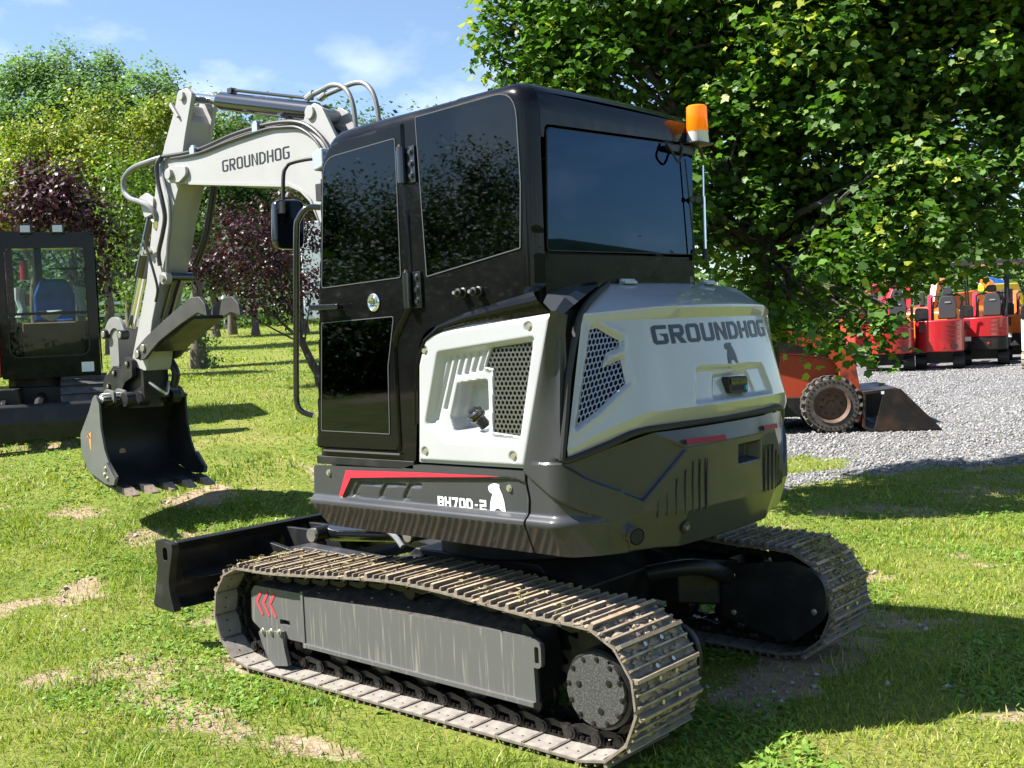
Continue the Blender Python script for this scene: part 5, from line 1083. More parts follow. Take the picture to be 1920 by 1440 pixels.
# ---------------------------------------------------------------- cab
RC = .075
CABO = rpoly([(.552, 1.222), (.375, 2.872, .20), (-1.003, 2.898, .13), (-.992, 1.985, .02), (-.57, 1.907), (-.275, 1.832, .13), (-.205, 1.222)], 8)
front_i = 0
curl_path = [p for p in CABO if p[1] > 2.0 or p[0] > .3]
curl_path = [(.56, 1.18)]+[p for p in curl_path if p[0] > .3 or p[1] > 2.0]
DW = rpoly([(.411, 2.084, .02), (.345, 2.735, .11), (-.190, 2.757, .02), (-.184, 2.098, .02)], 6)
LW = rpoly([(.426, 1.910, .01), (-.121, 1.920, .02), (-.063, 1.675, .15), (-.05, 1.347, .01), (.474, 1.352, .01)], 6)
RWN = rpoly([(-.316, 2.835, .012), (-.936, 2.852, .12), (-.944, 2.45), (-.926, 2.173, .01), (-.341, 2.09, .01)], 6)
def inset(poly, d):
    P = [Vector(p) for p in poly]; n = len(P); out = []
    A = sum(P[i].x*P[(i+1) % n].y-P[(i+1) % n].x*P[i].y for i in range(n)); s_ = 1 if A > 0 else -1
    for i in range(n):
        a = (P[i]-P[i-1]); b = (P[(i+1) % n]-P[i])
        if a.length < 1e-6 or b.length < 1e-6: out.append(tuple(P[i])); continue
        a.normalize(); b.normalize(); na, nb = Vector((-a.y, a.x))*s_, Vector((-b.y, b.x))*s_; m = na+nb; m = m/max(m.length_squared, .4)*2; out.append(tuple(P[i]+m*d))
    return out
def cab_h(P):
    d, _ = poly_near(P, curl_path, closed=False); d = np.clip(d, 0, RC)
    return -(RC-np.sqrt(np.maximum(RC**2-(RC-d)**2, 0)))
def ring_prism(mb, poly, w, y0, y1, m=0):
    mb.prism(poly, y0, y1, 'xz', m, holes=[inset(poly, w)]); return mb
cabm = patch(CABO, [inset(DW, .012), inset(LW, .012), inset(RWN, .02)], .0125, lambda x, z, h: (x, 1.0+h, z), cab_h, 0.0)
YR = -.35
cabr = patch(CABO, [inset(RWN, .03), inset(DW, .03)], .03, lambda x, z, h: (x, YR-h, z), cab_h, 0.0); cabm.add(cabr.v, cabr.f)
yl, yr = 1.0-RC, YR+RC
ro = [p for p in CABO]                                                  # roof, front and rear skins swept across
i0 = 0
sk_pts = [p for p in CABO if (p[1] > 2.70 or p[0] > .3)]
REARX = lambda z: float(np.interp(z, [1.985, 2.70], [-.993, -1.0015]))
for a, b in zip(sk_pts[:-1], sk_pts[1:]):
    if a[0] > .3 and b[0] > .3 and a[1] < 1.3 and b[1] > 2.4:           # windscreen side: only a frame of pillars
        for (ya, yb) in ((yl, yl-.05), (yr+.05, yr)):
            cabm.add([(a[0], ya, a[1]), (b[0], ya, b[1]), (b[0], yb, b[1]), (a[0], yb, a[1])], [(0, 1, 2, 3)])
        continue
    nseg = 10
    for k in range(nseg):
        ya = yl+(yr-yl)*k/nseg; yb = yl+(yr-yl)*(k+1)/nseg; cr = lambda y: .012*(1-((y-(yl+yr)/2)/((yl-yr)/2))**2)*(1 if a[1] > 2.84 and b[1] > 2.84 else 0)
        cabm.add([(a[0], ya, a[1]+cr(ya)), (b[0], ya, b[1]+cr(ya)), (b[0], yb, b[1]+cr(yb)), (a[0], yb, a[1]+cr(yb))], [(0, 1, 2, 3)])
RWO = [(yl, 1.95), (yl, sk_pts[-1][1]), (yr, sk_pts[-1][1]), (yr, 1.95)]
RGL = rpoly([(.905, 2.163, .015), (.885, 2.688, .02), (-.290, 2.722, .02), (-.268, 2.176, .015)], 4)
rearp = patch(RWO, [inset(RGL, -.018)], .04, lambda y, z, h: (np.interp(z, [1.95, 2.70], [-.9925, -1.0025])-h, y, z), None); cabm.add(rearp.v, rearp.f)
me = cabm.mesh('cab', [CABB], 40); bmc = bmesh.new(); bmc.from_mesh(me); bmesh.ops.remove_doubles(bmc, verts=bmc.verts, dist=.003); bmesh.ops.recalc_face_normals(bmc, faces=bmc.faces); bmc.to_mesh(me); bmc.free()
me.shade_smooth(); me.set_sharp_from_angle(angle=R(50))
CB = link('cab', me, EX)
# interior
it = MB(); it.box((-.95, -.30, 1.20), (.52, .94, 1.24)); it.box((-.97, -.30, 1.24), (-.80, .94, 2.08)); it.box((-.80, -.31, 1.24), (.10, -.10, 1.75)); it.box((-.972, -.26, 2.08), (-.96, .90, 2.16)); it.build('cab_floor', [DARK], CB)
MB().box((.36, .2, 1.24), (.50, .55, 1.72)).build('console', [DARK], CB, bevel=.02); MB().box((-.97, yr+.02, 2.80), (.30, yl-.02, 2.83)).build('headliner', [DARK], CB)
se = MB(); se.prism(rpoly([(-.60, 1.55, .05), (-.05, 1.60, .06), (-.08, 1.74, .06), (-.50, 1.70, .05), (-.66, 2.42, .08), (-.80, 2.40, .05)]), .10, .62, 'xz')
se.prism(rpoly([(-.72, 2.42, .04), (-.64, 2.42, .04), (-.67, 2.62, .04), (-.77, 2.60, .04)]), .22, .50, 'xz')
for y in (.04, .68): se.box((-.35, y-.05, 1.72), (.05, y+.05, 1.82)); se.tube([(.02, y, 1.80), (.05, y, 1.98)], .02, 8)
se.build('operator_seat', [SEATM], CB, bevel=.02)
def pane(name, poly, y, mat, parent, th=.005):
    return MB().prism(inset(poly, .004), y-th, y, 'xz').build(name, [mat], parent)
pane('side_window', RWN, 1.003, GLASS, CB)
ring_prism(MB(), RWN, .0045, .999, 1.0045).build('window_seal', [TRIM], CB)
gl = MB(); gl.prism(RGL, -1.0065, -1.0015, lambda a, b, h: (h+float(np.interp(b, [1.95, 2.70], [.0095, -.001]))*1.0, a, b)); gl.build('rear_window', [GLASSB], CB)
tr_ = MB(); tr_.prism(inset(RGL, -.004), -1.0055, -1.0000, lambda a, b, h: (h+float(np.interp(b, [1.95, 2.70], [.0095, -.001])), a, b), holes=[inset(RGL, .004)]); tr_.build('window_seal', [RUBBER], CB)
wsx = lambda z: float(np.interp(z, [1.222, 2.7], [.552, .393]))
ws = MB().prism([(yl-.04, 1.30), (yl-.04, 2.66), (yr+.04, 2.66), (yr+.04, 1.30)], -.003, .003, lambda a, b, h: (wsx(b)+h, a, b)); ws.build('windscreen', [GLASS], CB)
pr = MB().prism(inset(RWN, .01), YR-.003, YR+.003, 'xz'); pr.prism(inset(DW, .01), YR-.003, YR+.003, 'xz'); pr.build('right_window', [GLASS], CB)
for x in (-.577, -.672): MB().lathe([(.024, 0), (.024, .012), (.018, .016), (.020, .045), (.012, .048), (.010, .062)], (x, 1.0, 2.003), (0, 1, 0), 18).build('window_latch', [BLACKS], CB)
for x in (-.577, -.672): MB().cyl((x, 1.061, 2.003), (x, 1.072, 2.003), .008, 12).build('latch_tip', [ZINC], CB)
# fairing sweeping along the cab foot towards the tail
fr = MB()
FC_ = [(-.205, 1.40), (-.215, 1.55), (-.243, 1.70), (-.295, 1.80), (-.40, 1.866), (-.57, 1.910), (-.80, 1.953), (-.985, 1.984)]
FP_ = [(-.226, 1.40), (-.236, 1.55), (-.258, 1.695), (-.315, 1.786), (-.42, 1.836), (-.57, 1.856), (-.80, 1.871), (-1.06, 1.893)]
rows = []
for (a, b), (c, d) in zip(FC_, FP_):
    w_ = math.hypot(a-c, b-d); rows.append([(a+(c-a)*k, 1.0015+min(.016, w_*.3)*math.sin(math.pi*k)-.012*k*k, b+(d-b)*k) for k in (0, .2, .4, .6, .8, 1.0)])
for p, q in zip(rows[:-1], rows[1:]):
    for k in range(5): fr.add([p[k], q[k], q[k+1], p[k+1]], [(0, 1, 2, 3)])
fr.build('cab_fairing', [CABB], CB, ang=50)
# frame trim below the door
MB().box((-.19, .955, 1.178), (.548, 1.0, 1.221)).build('cab_sill', [BLACKS], CB, bevel=.006)

# ---------------------------------------------------------------- door
DO = rpoly([(.530, 1.262, .015), (.362, 2.805, .17), (-.236, 2.823, .015), (-.247, 1.97, .04), (-.115, 1.80, .09), (-.112, 1.262, .015)], 8)
def door_h(P): d = -sdf(P, DO); return .014*(1-(1-np.clip(d/.014, 0, 1))**2)**.5
dm = patch(DO, [inset(DW, .006), inset(LW, .006)], .011, lambda x, z, h: (x, 1.0+h, z), door_h, .016)
D = link('cab_door', dm.mesh('cab_door', [CABB], 45), EX)
for poly, nm in ((DW, 'door_window'), (LW, 'lower_window')):
    pane(nm, poly, 1.016, GLASS, D); ring_prism(MB(), poly, .0042, 1.012, 1.018).build('window_seal', [TRIM], D)
h_ = MB().prism(rpoly([(.452, 2.003, .01), (.235, 1.998, .01), (.235, 1.972, .01), (.452, 1.974, .01)], 4), 1.052, 1.068, 'xz', 0); h_.box((.26, 1.013, 1.975), (.30, 1.055, 1.995)); h_.box((.40, 1.013, 1.977), (.43, 1.055, 1.998))
h_.build('door_handle', [GLOSSK], D, bevel=.004)
lo = MB().lathe([(.040, 0), (.044, .006), (.036, .010), (.030, .006), (.012, .006)], (.020, 1.013, 1.992), (0, 1, 0), 28, 0)
for a in (.3, 1.6, 2.9, 4.1, 5.4): lo.cyl((.020+.018*math.cos(a), 1.02, 1.992+.018*math.sin(a)), (.020+.018*math.cos(a), 1.026, 1.992+.018*math.sin(a)), .006, 8, 0)
lo.build('door_lock', [CHROME], D)
MB().box((.47, 1.009, 1.248), (-.11, 1.0165, 1.256)).build('sill_line', [TRIM], D)
for zc in (2.62, 2.035):
    x = -.255; hg = MB().cyl((x+.018, 1.030, zc-.085), (x+.018, 1.030, zc+.085), .020, 14); hg.box((x-.055, 1.001, zc-.085), (x, 1.014, zc+.085)); hg.box((x+.02, 1.013, zc-.075), (x+.06, 1.022, zc+.075))
    for dz in (-.055, 0, .055): hexbolt(hg, (x-.032, 1.014, zc+dz), (0, 1, 0), .012, .012)
    hg.build('hinge', [GLOSSK], D, bevel=.003)
    MB().cyl((x+.018, 1.030, zc+.085), (x+.018, 1.030, zc+.096), .011, 12).build('hinge_pin', [RIMM], D)

# ---------------------------------------------------------------- mirror, hand rail, lamps, beacon
mi = MB(); MX = .80
ps = rpoly([(.985, 2.585, .05), (.782, 2.597, .05), (.803, 2.322, .05), (.998, 2.322, .05)], 6)
for a, b, sc_ in ((MX+.05, MX+.02, .86), ): mi.prism([((p[0]-.89)*.8+.89, (p[1]-2.457)*.85+2.457) for p in ps], MX+.07, MX+.04, 'yz')
mi.prism(ps, MX+.04, MX, 'yz')
ARM = catmull([(MX+.035, .905, 2.58), (MX+.03, .897, 2.72), (MX+.02, .885, 2.765), (MX, .86, 2.79), (MX-.10, .82, 2.80), (MX-.17, .805, 2.79), (MX-.19, .80, 2.755), (MX-.20, .80, 2.66)], 6)
MI = mi.build('mirror', [GLOSSK], EX, bevel=.012, seg=3)
MB().prism(inset(ps, .010), MX-.0035, MX-.0005, 'yz').build('mirror_glass', [MIRR], MI)
ma = MB().tube(ARM, .011, 10); ma.cyl((MX-.20, .80, 2.54), (MX-.20, .80, 2.68), .024, 14); ma.box((.42, .80, 2.56), (MX-.19, .86, 2.65)); ma.build('mirror_arm', [RUBBER], MI)
MB().tube(catmull([(.42, .985, 2.50), (.475, 1.03, 2.50), (.515, 1.055, 2.45), (.535, 1.06, 2.38), (.565, 1.06, 2.05), (.603, 1.06, 1.62), (.607, 1.06, 1.50), (.59, 1.045, 1.455), (.54, 1.01, 1.43)], 6), .0155, 12).build('hand_rail', [GLOSSK], EX)
MB().prism(rpoly([(.545, 2.80, .02), (.455, 2.82, .02), (.455, 2.715, .02), (.535, 2.70, .02)]), .84, .93, 'xz', 0).box((.42, .86, 2.74), (.47, .90, 2.78)).build('work_lamp', [LAMPG], EX, bevel=.01)
BX, BY, BZ = -1.045, -.285, 2.732
be = MB().box((BX-.06, BY-.065, BZ-.007), (BX+.05, BY+.10, BZ)).box((BX+.02, BY-.02, BZ-.03), (BX+.06, BY+.05, BZ-.008))
be.prism(rpoly([(BY+.28, BZ-.03, .01), (BY+.02, BZ-.012, .02), (BY+.02, BZ-.06, .02), (BY+.25, BZ-.055, .02)]), BX+.005, BX+.03, 'yz')
BE = be.build('beacon_bracket', [BLACKS], EX, bevel=.004)
MB().lathe([(.056, 0), (.058, .004), (.054, .056), (.056, .060)], (BX, BY, BZ), (0, 0, 1), 32).build('beacon_base', [PLASTW], BE)
am = MB(); nr = 28; pr_ = [(.054, .060), (.056, .064), (.052, .185), (.046, .192), (.02, .194)]
o = len(am.v)
for r_, h in pr_:
    for j in range(nr): a = 2*math.pi*j/nr; k = 1.0 if j % 2 else .965; am.v.append((BX+r_*k*math.cos(a), BY+r_*k*math.sin(a), BZ+h))
for i in range(len(pr_)-1):
    for j in range(nr): am.f.append((o+i*nr+j, o+i*nr+(j+1) % nr, o+(i+1)*nr+(j+1) % nr, o+(i+1)*nr+j)); am.m.append(0)
am.f.append(tuple(o+(len(pr_)-1)*nr+j for j in range(nr))); am.m.append(0)
am.build('beacon_lens', [AMBER], BE)
lp = MB().tube(catmull([(BX+.02, -.02, 2.715), (BX-.01, -.03, 2.66), (BX-.01, -.07, 2.625), (BX-.005, -.10, 2.63), (BX, -.135, 2.69), (BX+.01, -.14, 2.72)], 6), .006, 6)
lp.tube(catmull([(BX, -.23, 2.74), (BX-.01, -.29, 2.70), (BX+.02, -.36, 2.67)], 5), .008, 6)
lp.build('beacon_cable', [RUBBER], BE)
gs = MB().cyl((-1.035, -.335, 2.20), (-1.035, -.34, 2.47), .008, 10, 0).cyl((-1.035, -.338, 2.47), (-1.035, -.345, 2.63), .005, 8, 1).cyl((-1.035, -.33, 2.145), (-1.035, -.335, 2.20), .016, 10, 2)
gs.cyl((-1.022, -.195, 2.65), (-1.022, -.255, 2.17), .004, 6, 2); gs.box((-1.03, -.34, 2.445), (-1.02, -.22, 2.455), 2)
for y in (-.23, -.28, -.335): gs.lathe([(.013, -.004), (.016, 0), (.013, .004)], (-1.028, y, 2.45), (1, 0, 0), 10, 2)
gs.build('gas_strut', [CHROME, CHROME, RUBBER], EX)

# ---------------------------------------------------------------- boom, stick and their cylinders
BY0, BY1 = -.425, -.125
bo = MB()
BP = rpoly([(3.60, 3.215, .05), (3.50, 3.262, .03), (3.17, 3.272), (2.78, 3.304), (2.51, 3.314), (2.34, 3.312), (2.17, 3.303), (2.00, 3.272), (1.86, 3.222), (1.70, 3.10, .1), (1.48, 2.72), (1.10, 1.75), (.80, 1.28), (.78, 1.12, .06), (.95, 1.05, .08), (1.12, 1.18), (1.45, 1.75), (1.80, 2.60), (1.90, 2.777), (2.00, 2.857), (2.13, 2.905), (2.31, 2.922), (2.90, 3.003), (3.20, 3.06), (3.50, 3.085), (3.585, 3.12, .04)], 4)
bo.prism(BP, BY0, BY1, 'xz', 0)
bo.prism([(3.32, 3.04+.02), (2.2, 2.905), (2.1, 2.895), (1.98, 2.845), (1.88, 2.765), (1.80, 2.62), (1.79, 2.60), (1.87, 2.78), (1.99, 2.875), (2.12, 2.925), (2.31, 2.942), (2.9, 3.022), (3.32, 3.078)], BY1+.001, BY1+.012, 'xz', 0)
BOO = bo.build('boom', [BOOMW], EX, bevel=.008)
fk = MB()
for y0, y1 in ((BY1+.0015, BY1+.03), (BY0-.03, BY0-.0015)):
    fk.prism(rpoly([(3.615, 3.165, .05), (3.56, 3.225, .05), (3.40, 3.215), (3.325, 3.20, .05), (3.318, 3.135, .05), (3.42, 3.088), (3.57, 3.10, .05)], 5), y0, y1, 'xz')
fk.cyl((3.53, BY1+.06, 3.163), (3.53, BY0-.06, 3.163), .042, 22)
fk.build('boom_fork', [BOOMW], BOO, bevel=.005)
br = MB()
for y0, y1 in ((BY1-.055, BY1-.025), (BY0+.025, BY0+.055)):
    br.prism(rpoly([(2.02, 3.262), (1.955, 3.31), (1.91, 3.39, .04), (1.83, 3.425, .05), (1.745, 3.375, .04), (1.60, 3.13), (1.62, 2.95), (1.80, 3.1)], 4), y0, y1, 'xz')
br.cyl((1.862, BY1-.005, 3.362), (1.862, BY0+.005, 3.362), .045, 22); br.build('cylinder_bracket', [BOOMW], BOO, bevel=.005)
lettering('lettering', 'GROUNDHOG', lambda u, v: (2.883-.800*u, BY1+.0018, 3.096+.0845*v-.010*u), DECALK, BOO, w=.50, gap=.10, t=.125)
hs = MB()
up = [(3.72, 3.325), (3.55, 3.315), (3.33, 3.305), (3.10, 3.312), (2.78, 3.345), (2.51, 3.356), (2.34, 3.356), (2.17, 3.345), (2.0, 3.318), (1.86, 3.262), (1.72, 3.15), (1.62, 3.0)]
for k, (dz, y) in enumerate(((.002, -.135), (-.010, -.175), (.010, -.22), (.0, -.33), (.008, -.38))):
    hs.tube(catmull([(x, y, z+dz) for x, z in up], 4), .015, 8, 0)
hs.tube(catmull([(3.55, -.118, 3.288), (3.33, -.112, 3.276), (3.1, -.112, 3.275), (2.78, -.112, 3.30), (2.34, -.112, 3.318), (2.15, -.112, 3.305), (1.95, -.112, 3.27), (1.78, -.112, 3.16), (1.66, -.112, 3.0)], 4), .011, 8, 0)
for x, z in ((3.24, 3.30), (2.44, 3.352)):
    hs.box((x-.03, -.40, z-.035), (x+.03, -.105, z+.03), 1); hs.box((x-.018, -.13, z+.03), (x+.018, -.11, z+.045), 1)
hs.build('hose_run', [HOSE, LAMPG], BOO)
lh = MB()
lh.tube(catmull([(3.70, -.13, 3.318), (3.83, -.11, 3.308), (4.08, -.10, 3.285), (4.225, -.10, 3.22), (4.235, -.10, 3.12), (4.15, -.10, 3.05), (4.03, -.11, 3.01), (3.92, -.13, 2.96), (3.875, -.15, 2.90), (3.89, -.17, 2.83)], 6), .022, 10, 0)
lh.cyl((3.885, -.17, 2.845), (3.90, -.175, 2.79), .030, 12, 1); lh.cyl((3.96, -.175, 2.86), (3.88, -.175, 2.80), .018, 10, 1)
lh.tube(catmull([(3.70, -.12, 3.315), (3.73, -.10, 3.25), (3.72, -.10, 3.12), (3.68, -.10, 2.98), (3.67, -.11, 2.85), (3.72, -.11, 2.72), (3.80, -.115, 2.58), (3.80, -.12, 2.48)], 6), .018, 10, 2)
lh.tube(catmull([(3.71, -.14, 3.31), (3.70, -.13, 3.22), (3.66, -.13, 3.08), (3.61, -.12, 2.95), (3.63, -.13, 2.80), (3.70, -.14, 2.62), (3.75, -.15, 2.45), (3.78, -.16, 2.38)], 6), .014, 8, 0)
for dy in (-.40, -.43): lh.tube(catmull([(3.42, dy, 3.12), (3.50, dy, 2.9), (3.58, dy, 2.72), (3.66, dy, 2.6), (3.78, dy-.02, 2.5)], 6), .016, 8, 2)
lh.build('hose_loop', [HOSEG, CHROME, HOSE], BOO)
ac = MB(); base = Vector((1.862, -.275, 3.372)); tip = Vector((3.385, -.275, 3.745)); dr = (tip-base).normalized()
ac.cyl(base, base+dr*.16, .055, 18, 0); ac.cyl(base+dr*.10, base+dr*1.22, .068, 28, 0); ac.cyl(base+dr*1.22, base+dr*1.245, .060, 24, 0)
upv = Vector((-dr.z, 0, dr.x))
ac.tube([base+dr*.14+upv*.088+Vector((0, .01, 0)), base+dr*1.10+upv*.088+Vector((0, .01, 0)), base+dr*1.14+upv*.065+Vector((0, .01, 0))], .012, 8, 0); ac.box(tuple(base+dr*1.10+upv*.06+Vector((-.03, -.015, 0))), tuple(base+dr*1.10+upv*.10+Vector((.03, .035, 0))), 0)
AC = ac.build('arm_cylinder', [GLOSSK], EX)
MB().cyl(base+dr*1.24, tip, .036, 20).build('cylinder_rod', [CHROME], AC)
ah = MB()
for y, dz, dx_ in ((-.25, 0, 0), (-.33, .0, -.14)):
    p = base+dr*.20+upv*.085; ah.tube(catmull([(p.x+dx_*.3, y, p.z+.0), (p.x-.16+dx_*.4, y, p.z+.02+dz), (p.x-.30+dx_, y, p.z+.035+dz), (p.x-.42+dx_, y, p.z-.01), (p.x-.49+dx_, y, p.z-.13), (p.x-.51+dx_, y, p.z-.34), (p.x-.50+dx_, y, p.z-.6)], 6), .017, 10, 0)
    ah.cyl((p.x-.02+dx_*.3, y, p.z-.005), (p.x-.09+dx_*.3, y, p.z+.02), .024, 10, 1)
ah.build('cylinder_hose', [HOSEG, LAMPG], AC)

S0, S1 = -.39, -.16
sx = MB()
SPL = [(3.455, 3.70), (3.525, 3.675), (3.752, 3.333), (3.835, 3.22), (3.955, 2.80), (4.085, 2.375), (4.25, 2.02), (4.388, 1.741), (4.372, 1.655, .02), (4.17, 1.647, .02), (4.035, 2.05), (3.89, 2.347), (3.77, 2.562), (3.64, 2.89), (3.527, 3.079), (3.437, 3.344), (3.396, 3.448), (3.36, 3.55)]
sx.prism(rpoly(SPL), S0, S1, 'xz')
ST = sx.build('stick', [BOOMW], EX, bevel=.008)
lg = MB()
for y0, y1 in ((S1-.03, S1+.006), (S0-.006, S0+.03)):
    lg.prism(rpoly([(3.52, 3.66, .02), (3.455, 3.795, .05), (3.34, 3.80, .05), (3.265, 3.74, .03), (3.30, 3.66), (3.40, 3.43), (3.50, 3.15), (3.62, 3.15), (3.70, 3.40)], 4), y0, y1, 'xz')
lg.cyl((3.392, S1+.03, 3.745), (3.392, S0-.03, 3.745), .036, 20)
lg.box((3.40, S0+.02, 3.45), (3.425, S1-.02, 3.62))
lg.prism([(3.56, 3.70), (3.535, 3.72), (3.44, 3.60), (3.455, 3.585)], S1+.006, S1+.03, 'xz')
lg.build('stick_lug', [BOOMW], ST, bevel=.005)
bc = MB(); b0 = Vector((4.03, -.275, 3.02)); b1 = Vector((4.555, -.275, 2.02)); d_ = (b1-b0).normalized()
bc.cyl(b0, b0+d_*.10, .045, 14); bc.cyl(b0+d_*.05, b0+d_*.66, .062, 24); BC = bc.build('bucket_cylinder', [GLOSSK], EX)
MB().cyl(b0+d_*.66, b1, .036, 18).build('cylinder_rod', [CHROME], BC)
for y0, y1 in ((S1+.002, S1+.02), ): MB().prism(rpoly([(4.10, 3.05, .03), (3.98, 3.08, .03), (3.87, 3.02, .03), (3.90, 2.90, .03), (4.02, 2.88, .03)]), y0-.01, y1, 'xz').build('cylinder_lug', [BOOMW], ST, bevel=.004)
fit = MB()
for p in ((4.02, 2.63), (3.99, 2.61), (4.045, 2.60)): fit.cyl((p[0], S1, p[1]), (p[0], S1+.05, p[1]), .022, 10, 0)
fit.tube(catmull([(4.0, S1+.04, 2.62), (3.97, S1+.07, 2.69), (3.93, S1+.07, 2.62), (3.87, S1+.06, 2.45), (3.84, S1+.05, 2.30), (3.88, S1+.05, 2.2)], 5), .011, 8, 1)
fit.cyl((3.78, S1+.03, 2.38), (3.78, S1-.02, 2.38), .05, 18, 2); fit.cyl((3.78, S1+.05, 2.38), (3.78, S1+.03, 2.38), .03, 16, 0)
fit.build('hose_fitting', [ZINC, HOSE, BOOMW], ST)
# linkage: rounded upper link, side arms, rotator housing
lnk = MB()
for y0, y1 in ((S1+.005, S1+.035), (S0-.035, S0-.005)):
    ring = [(4.70, 1.97), (4.74, 2.02)]
    arc = [(4.58+.165*math.cos(a), 1.945+.165*math.sin(a)) for a in np.linspace(.25, 2.9, 14)]; arc2 = [(4.58+.09*math.cos(a), 1.925+.09*math.sin(a)) for a in np.linspace(2.7, .45, 10)]
    lnk.prism(arc+arc2, y0, y1, 'xz', 0)
    lnk.cyl((4.715, y0-.01, 1.97), (4.715, y1+.03, 1.97), .042, 18, 1); lnk.cyl((4.445, y0-.01, 1.955), (4.445, y1+.03, 1.955), .042, 18, 1)
    lnk.cyl((4.715, y1+.03, 1.97), (4.715, y1+.034, 1.97), .028, 14, 2); lnk.cyl((4.445, y1+.03, 1.955), (4.445, y1+.034, 1.955), .028, 14, 2)
lnk.prism([(4.55, 2.02), (4.70, 2.00), (4.70, 1.66), (4.64, 1.64), (4.56, 1.70)], S0-.02, S1+.02, 'xz', 0)
lnk.build('bucket_link', [M('link_grey_paint', (.21, .21, .205), .4, c2=(.17, .17, .165), vs=6), BLACKS, ZINC], EX, bevel=.006)
cp = MB()
for y0, y1 in ((S1+.01, S1+.05), (S0-.05, S0-.01)):
    cp.prism(rpoly([(4.40, 1.78, .05), (4.30, 1.74, .04), (4.31, 1.60, .03), (4.43, 1.56, .03), (4.52, 1.46, .04), (4.68, 1.41, .04), (4.79, 1.47, .05), (4.79, 1.58, .05), (4.70, 1.63, .04), (4.60, 1.70, .05), (4.50, 1.68, .05)]), y0, y1, 'xz', 0)
    for x, z in ((4.375, 1.715), (4.595, 1.64), (4.70, 1.525)): cp.cyl((x, y1, z), (x, y1+.012, z), .030, 18, 1); cp.cyl((x, y1+.012, z), (x, y1+.014, z), .014, 12, 2)
cp.prism([(4.22, 1.66), (4.22, 1.42), (4.70, 1.40), (4.72, 1.58), (4.40, 1.70)], S0, S1, 'xz', 0)
cp.cyl((4.45, -.275, 1.43), (4.45, -.275, 1.34), .17, 30, 0)
for y in (.0, -.13, -.42): cp.cyl((4.30, y-.10, 1.42), (4.30, y-.02, 1.42), .06, 18, 0)
cp.tube(catmull([(4.20, -.2, 1.55), (4.12, -.25, 1.48), (4.15, -.32, 1.45), (4.18, -.37, 1.55)], 5), .014, 8, 2)
cp.tube(catmull([(4.22, -.40, 1.75), (4.15, -.42, 1.62), (4.18, -.41, 1.50)], 5), .035, 10, 0)
cp.build('coupler', [BLACKS, BLACKS, ZINC], EX, bevel=.008)

# bucket hanging mouth towards the machine
BKN, BKF = .125, -.675
BKTP = M('bucket_black_paint', (.012, .0125, .014), .45, c2=(.022, .022, .023), vs=5, rv=.15, bump=.04)
SIDEM = M('bucket_side_paint', (.085, .092, .082), .55, c2=(.10, .107, .094), vs=4, rv=.1)
shell = [(4.40, 1.395), (4.48, 1.43), (4.58, 1.345), (4.70, 1.20), (4.752, 1.08), (4.752, .97), (4.70, .875), (4.58, .795), (4.39, .735), (4.20, .700), (4.195, .678), (4.40, .708), (4.60, .768), (4.735, .86), (4.782, .965), (4.782, 1.085), (4.725, 1.215), (4.60, 1.37), (4.49, 1.462), (4.38, 1.42)]
bu = MB().prism(shell, BKN-.008, BKF+.008, 'xz', 0)
BU = bu.build('bucket', [BKTP], EX, bevel=.004)
side = rpoly([(4.483, 1.475, .03), (4.53, 1.44), (4.60, 1.335), (4.77, 1.14, .05), (4.775, .985, .05), (4.675, .83, .04), (4.40, .735, .03), (4.25, .735), (4.213, .805), (4.335, .92), (4.385, 1.02), (4.426, 1.198), (4.428, 1.389)], 4)
for y0, y1 in ((BKN-.012, BKN+.008), (BKF-.008, BKF+.012)): MB().prism(side, y0, y1, 'xz').build('side_plate', [SIDEM if y0 > 0 else BKTP], BU, bevel=.003)
for s_, y in ((1, BKN+.008), (-1, BKF-.032)):
    sc_ = MB().prism([(4.20, .79), (4.33, .92), (4.37, .90), (4.40, .80), (4.30, .735), (4.22, .74)], y, y+.024, 'xz', 0)
    for x, z in ((4.34, .87), (4.36, .82), (4.32, .79)): hexbolt(sc_, (x, y+.024 if s_ > 0 else y, z), (0, s_, 0), .013, .012, 1)
    sc_.build('side_cutter', [M('cutter_steel', (.11, .115, .11), .5, metal=.4, c2=(.16, .15, .14), vs=12), ZINC], BU, bevel=.002)
th = MB(); TM = [M('tooth_paint', (.03, .03, .031), .45), M('tooth_worn', (.30, .23, .17), .6, metal=.2, c2=(.16, .13, .11), vs=25)]
th.add([(4.26, -.045, .735), (4.26, .045, .735), (4.26, .045, .675), (4.26, -.045, .675), (4.14, -.04, .712), (4.14, .04, .712), (4.14, .04, .655), (4.14, -.04, .655)], [(0, 1, 2, 3), (0, 4, 5, 1), (1, 5, 6, 2), (2, 6, 7, 3), (3, 7, 4, 0)], 0)
th.add([(4.14, -.04, .712), (4.14, .04, .712), (4.14, .04, .655), (4.14, -.04, .655), (4.03, -.035, .662), (4.03, .035, .662), (4.03, .035, .650), (4.03, -.035, .650)], [(0, 1, 5, 4), (1, 2, 6, 5), (2, 3, 7, 6), (3, 0, 4, 7), (4, 5, 6, 7)], 1)
thm = th.mesh('tooth', TM, 20)
for k in range(5): link('tooth', thm, BU, (0, BKN-.05-(BKN-BKF-.10)*k/4, 0))
for y0 in (.02, -.08, -.50, -.60): MB().prism(rpoly([(4.37, 1.40), (4.62, 1.34), (4.60, 1.43, .03), (4.50, 1.51, .05), (4.36, 1.49, .05)]), y0-.012, y0+.012, 'xz', 0).build('bucket_ear', [SIDEM], BU, bevel=.003)
MB().cyl((4.44, .10, 1.45), (4.44, -.10, 1.45), .03, 16).build('bucket_pin', [CHROME], BU)
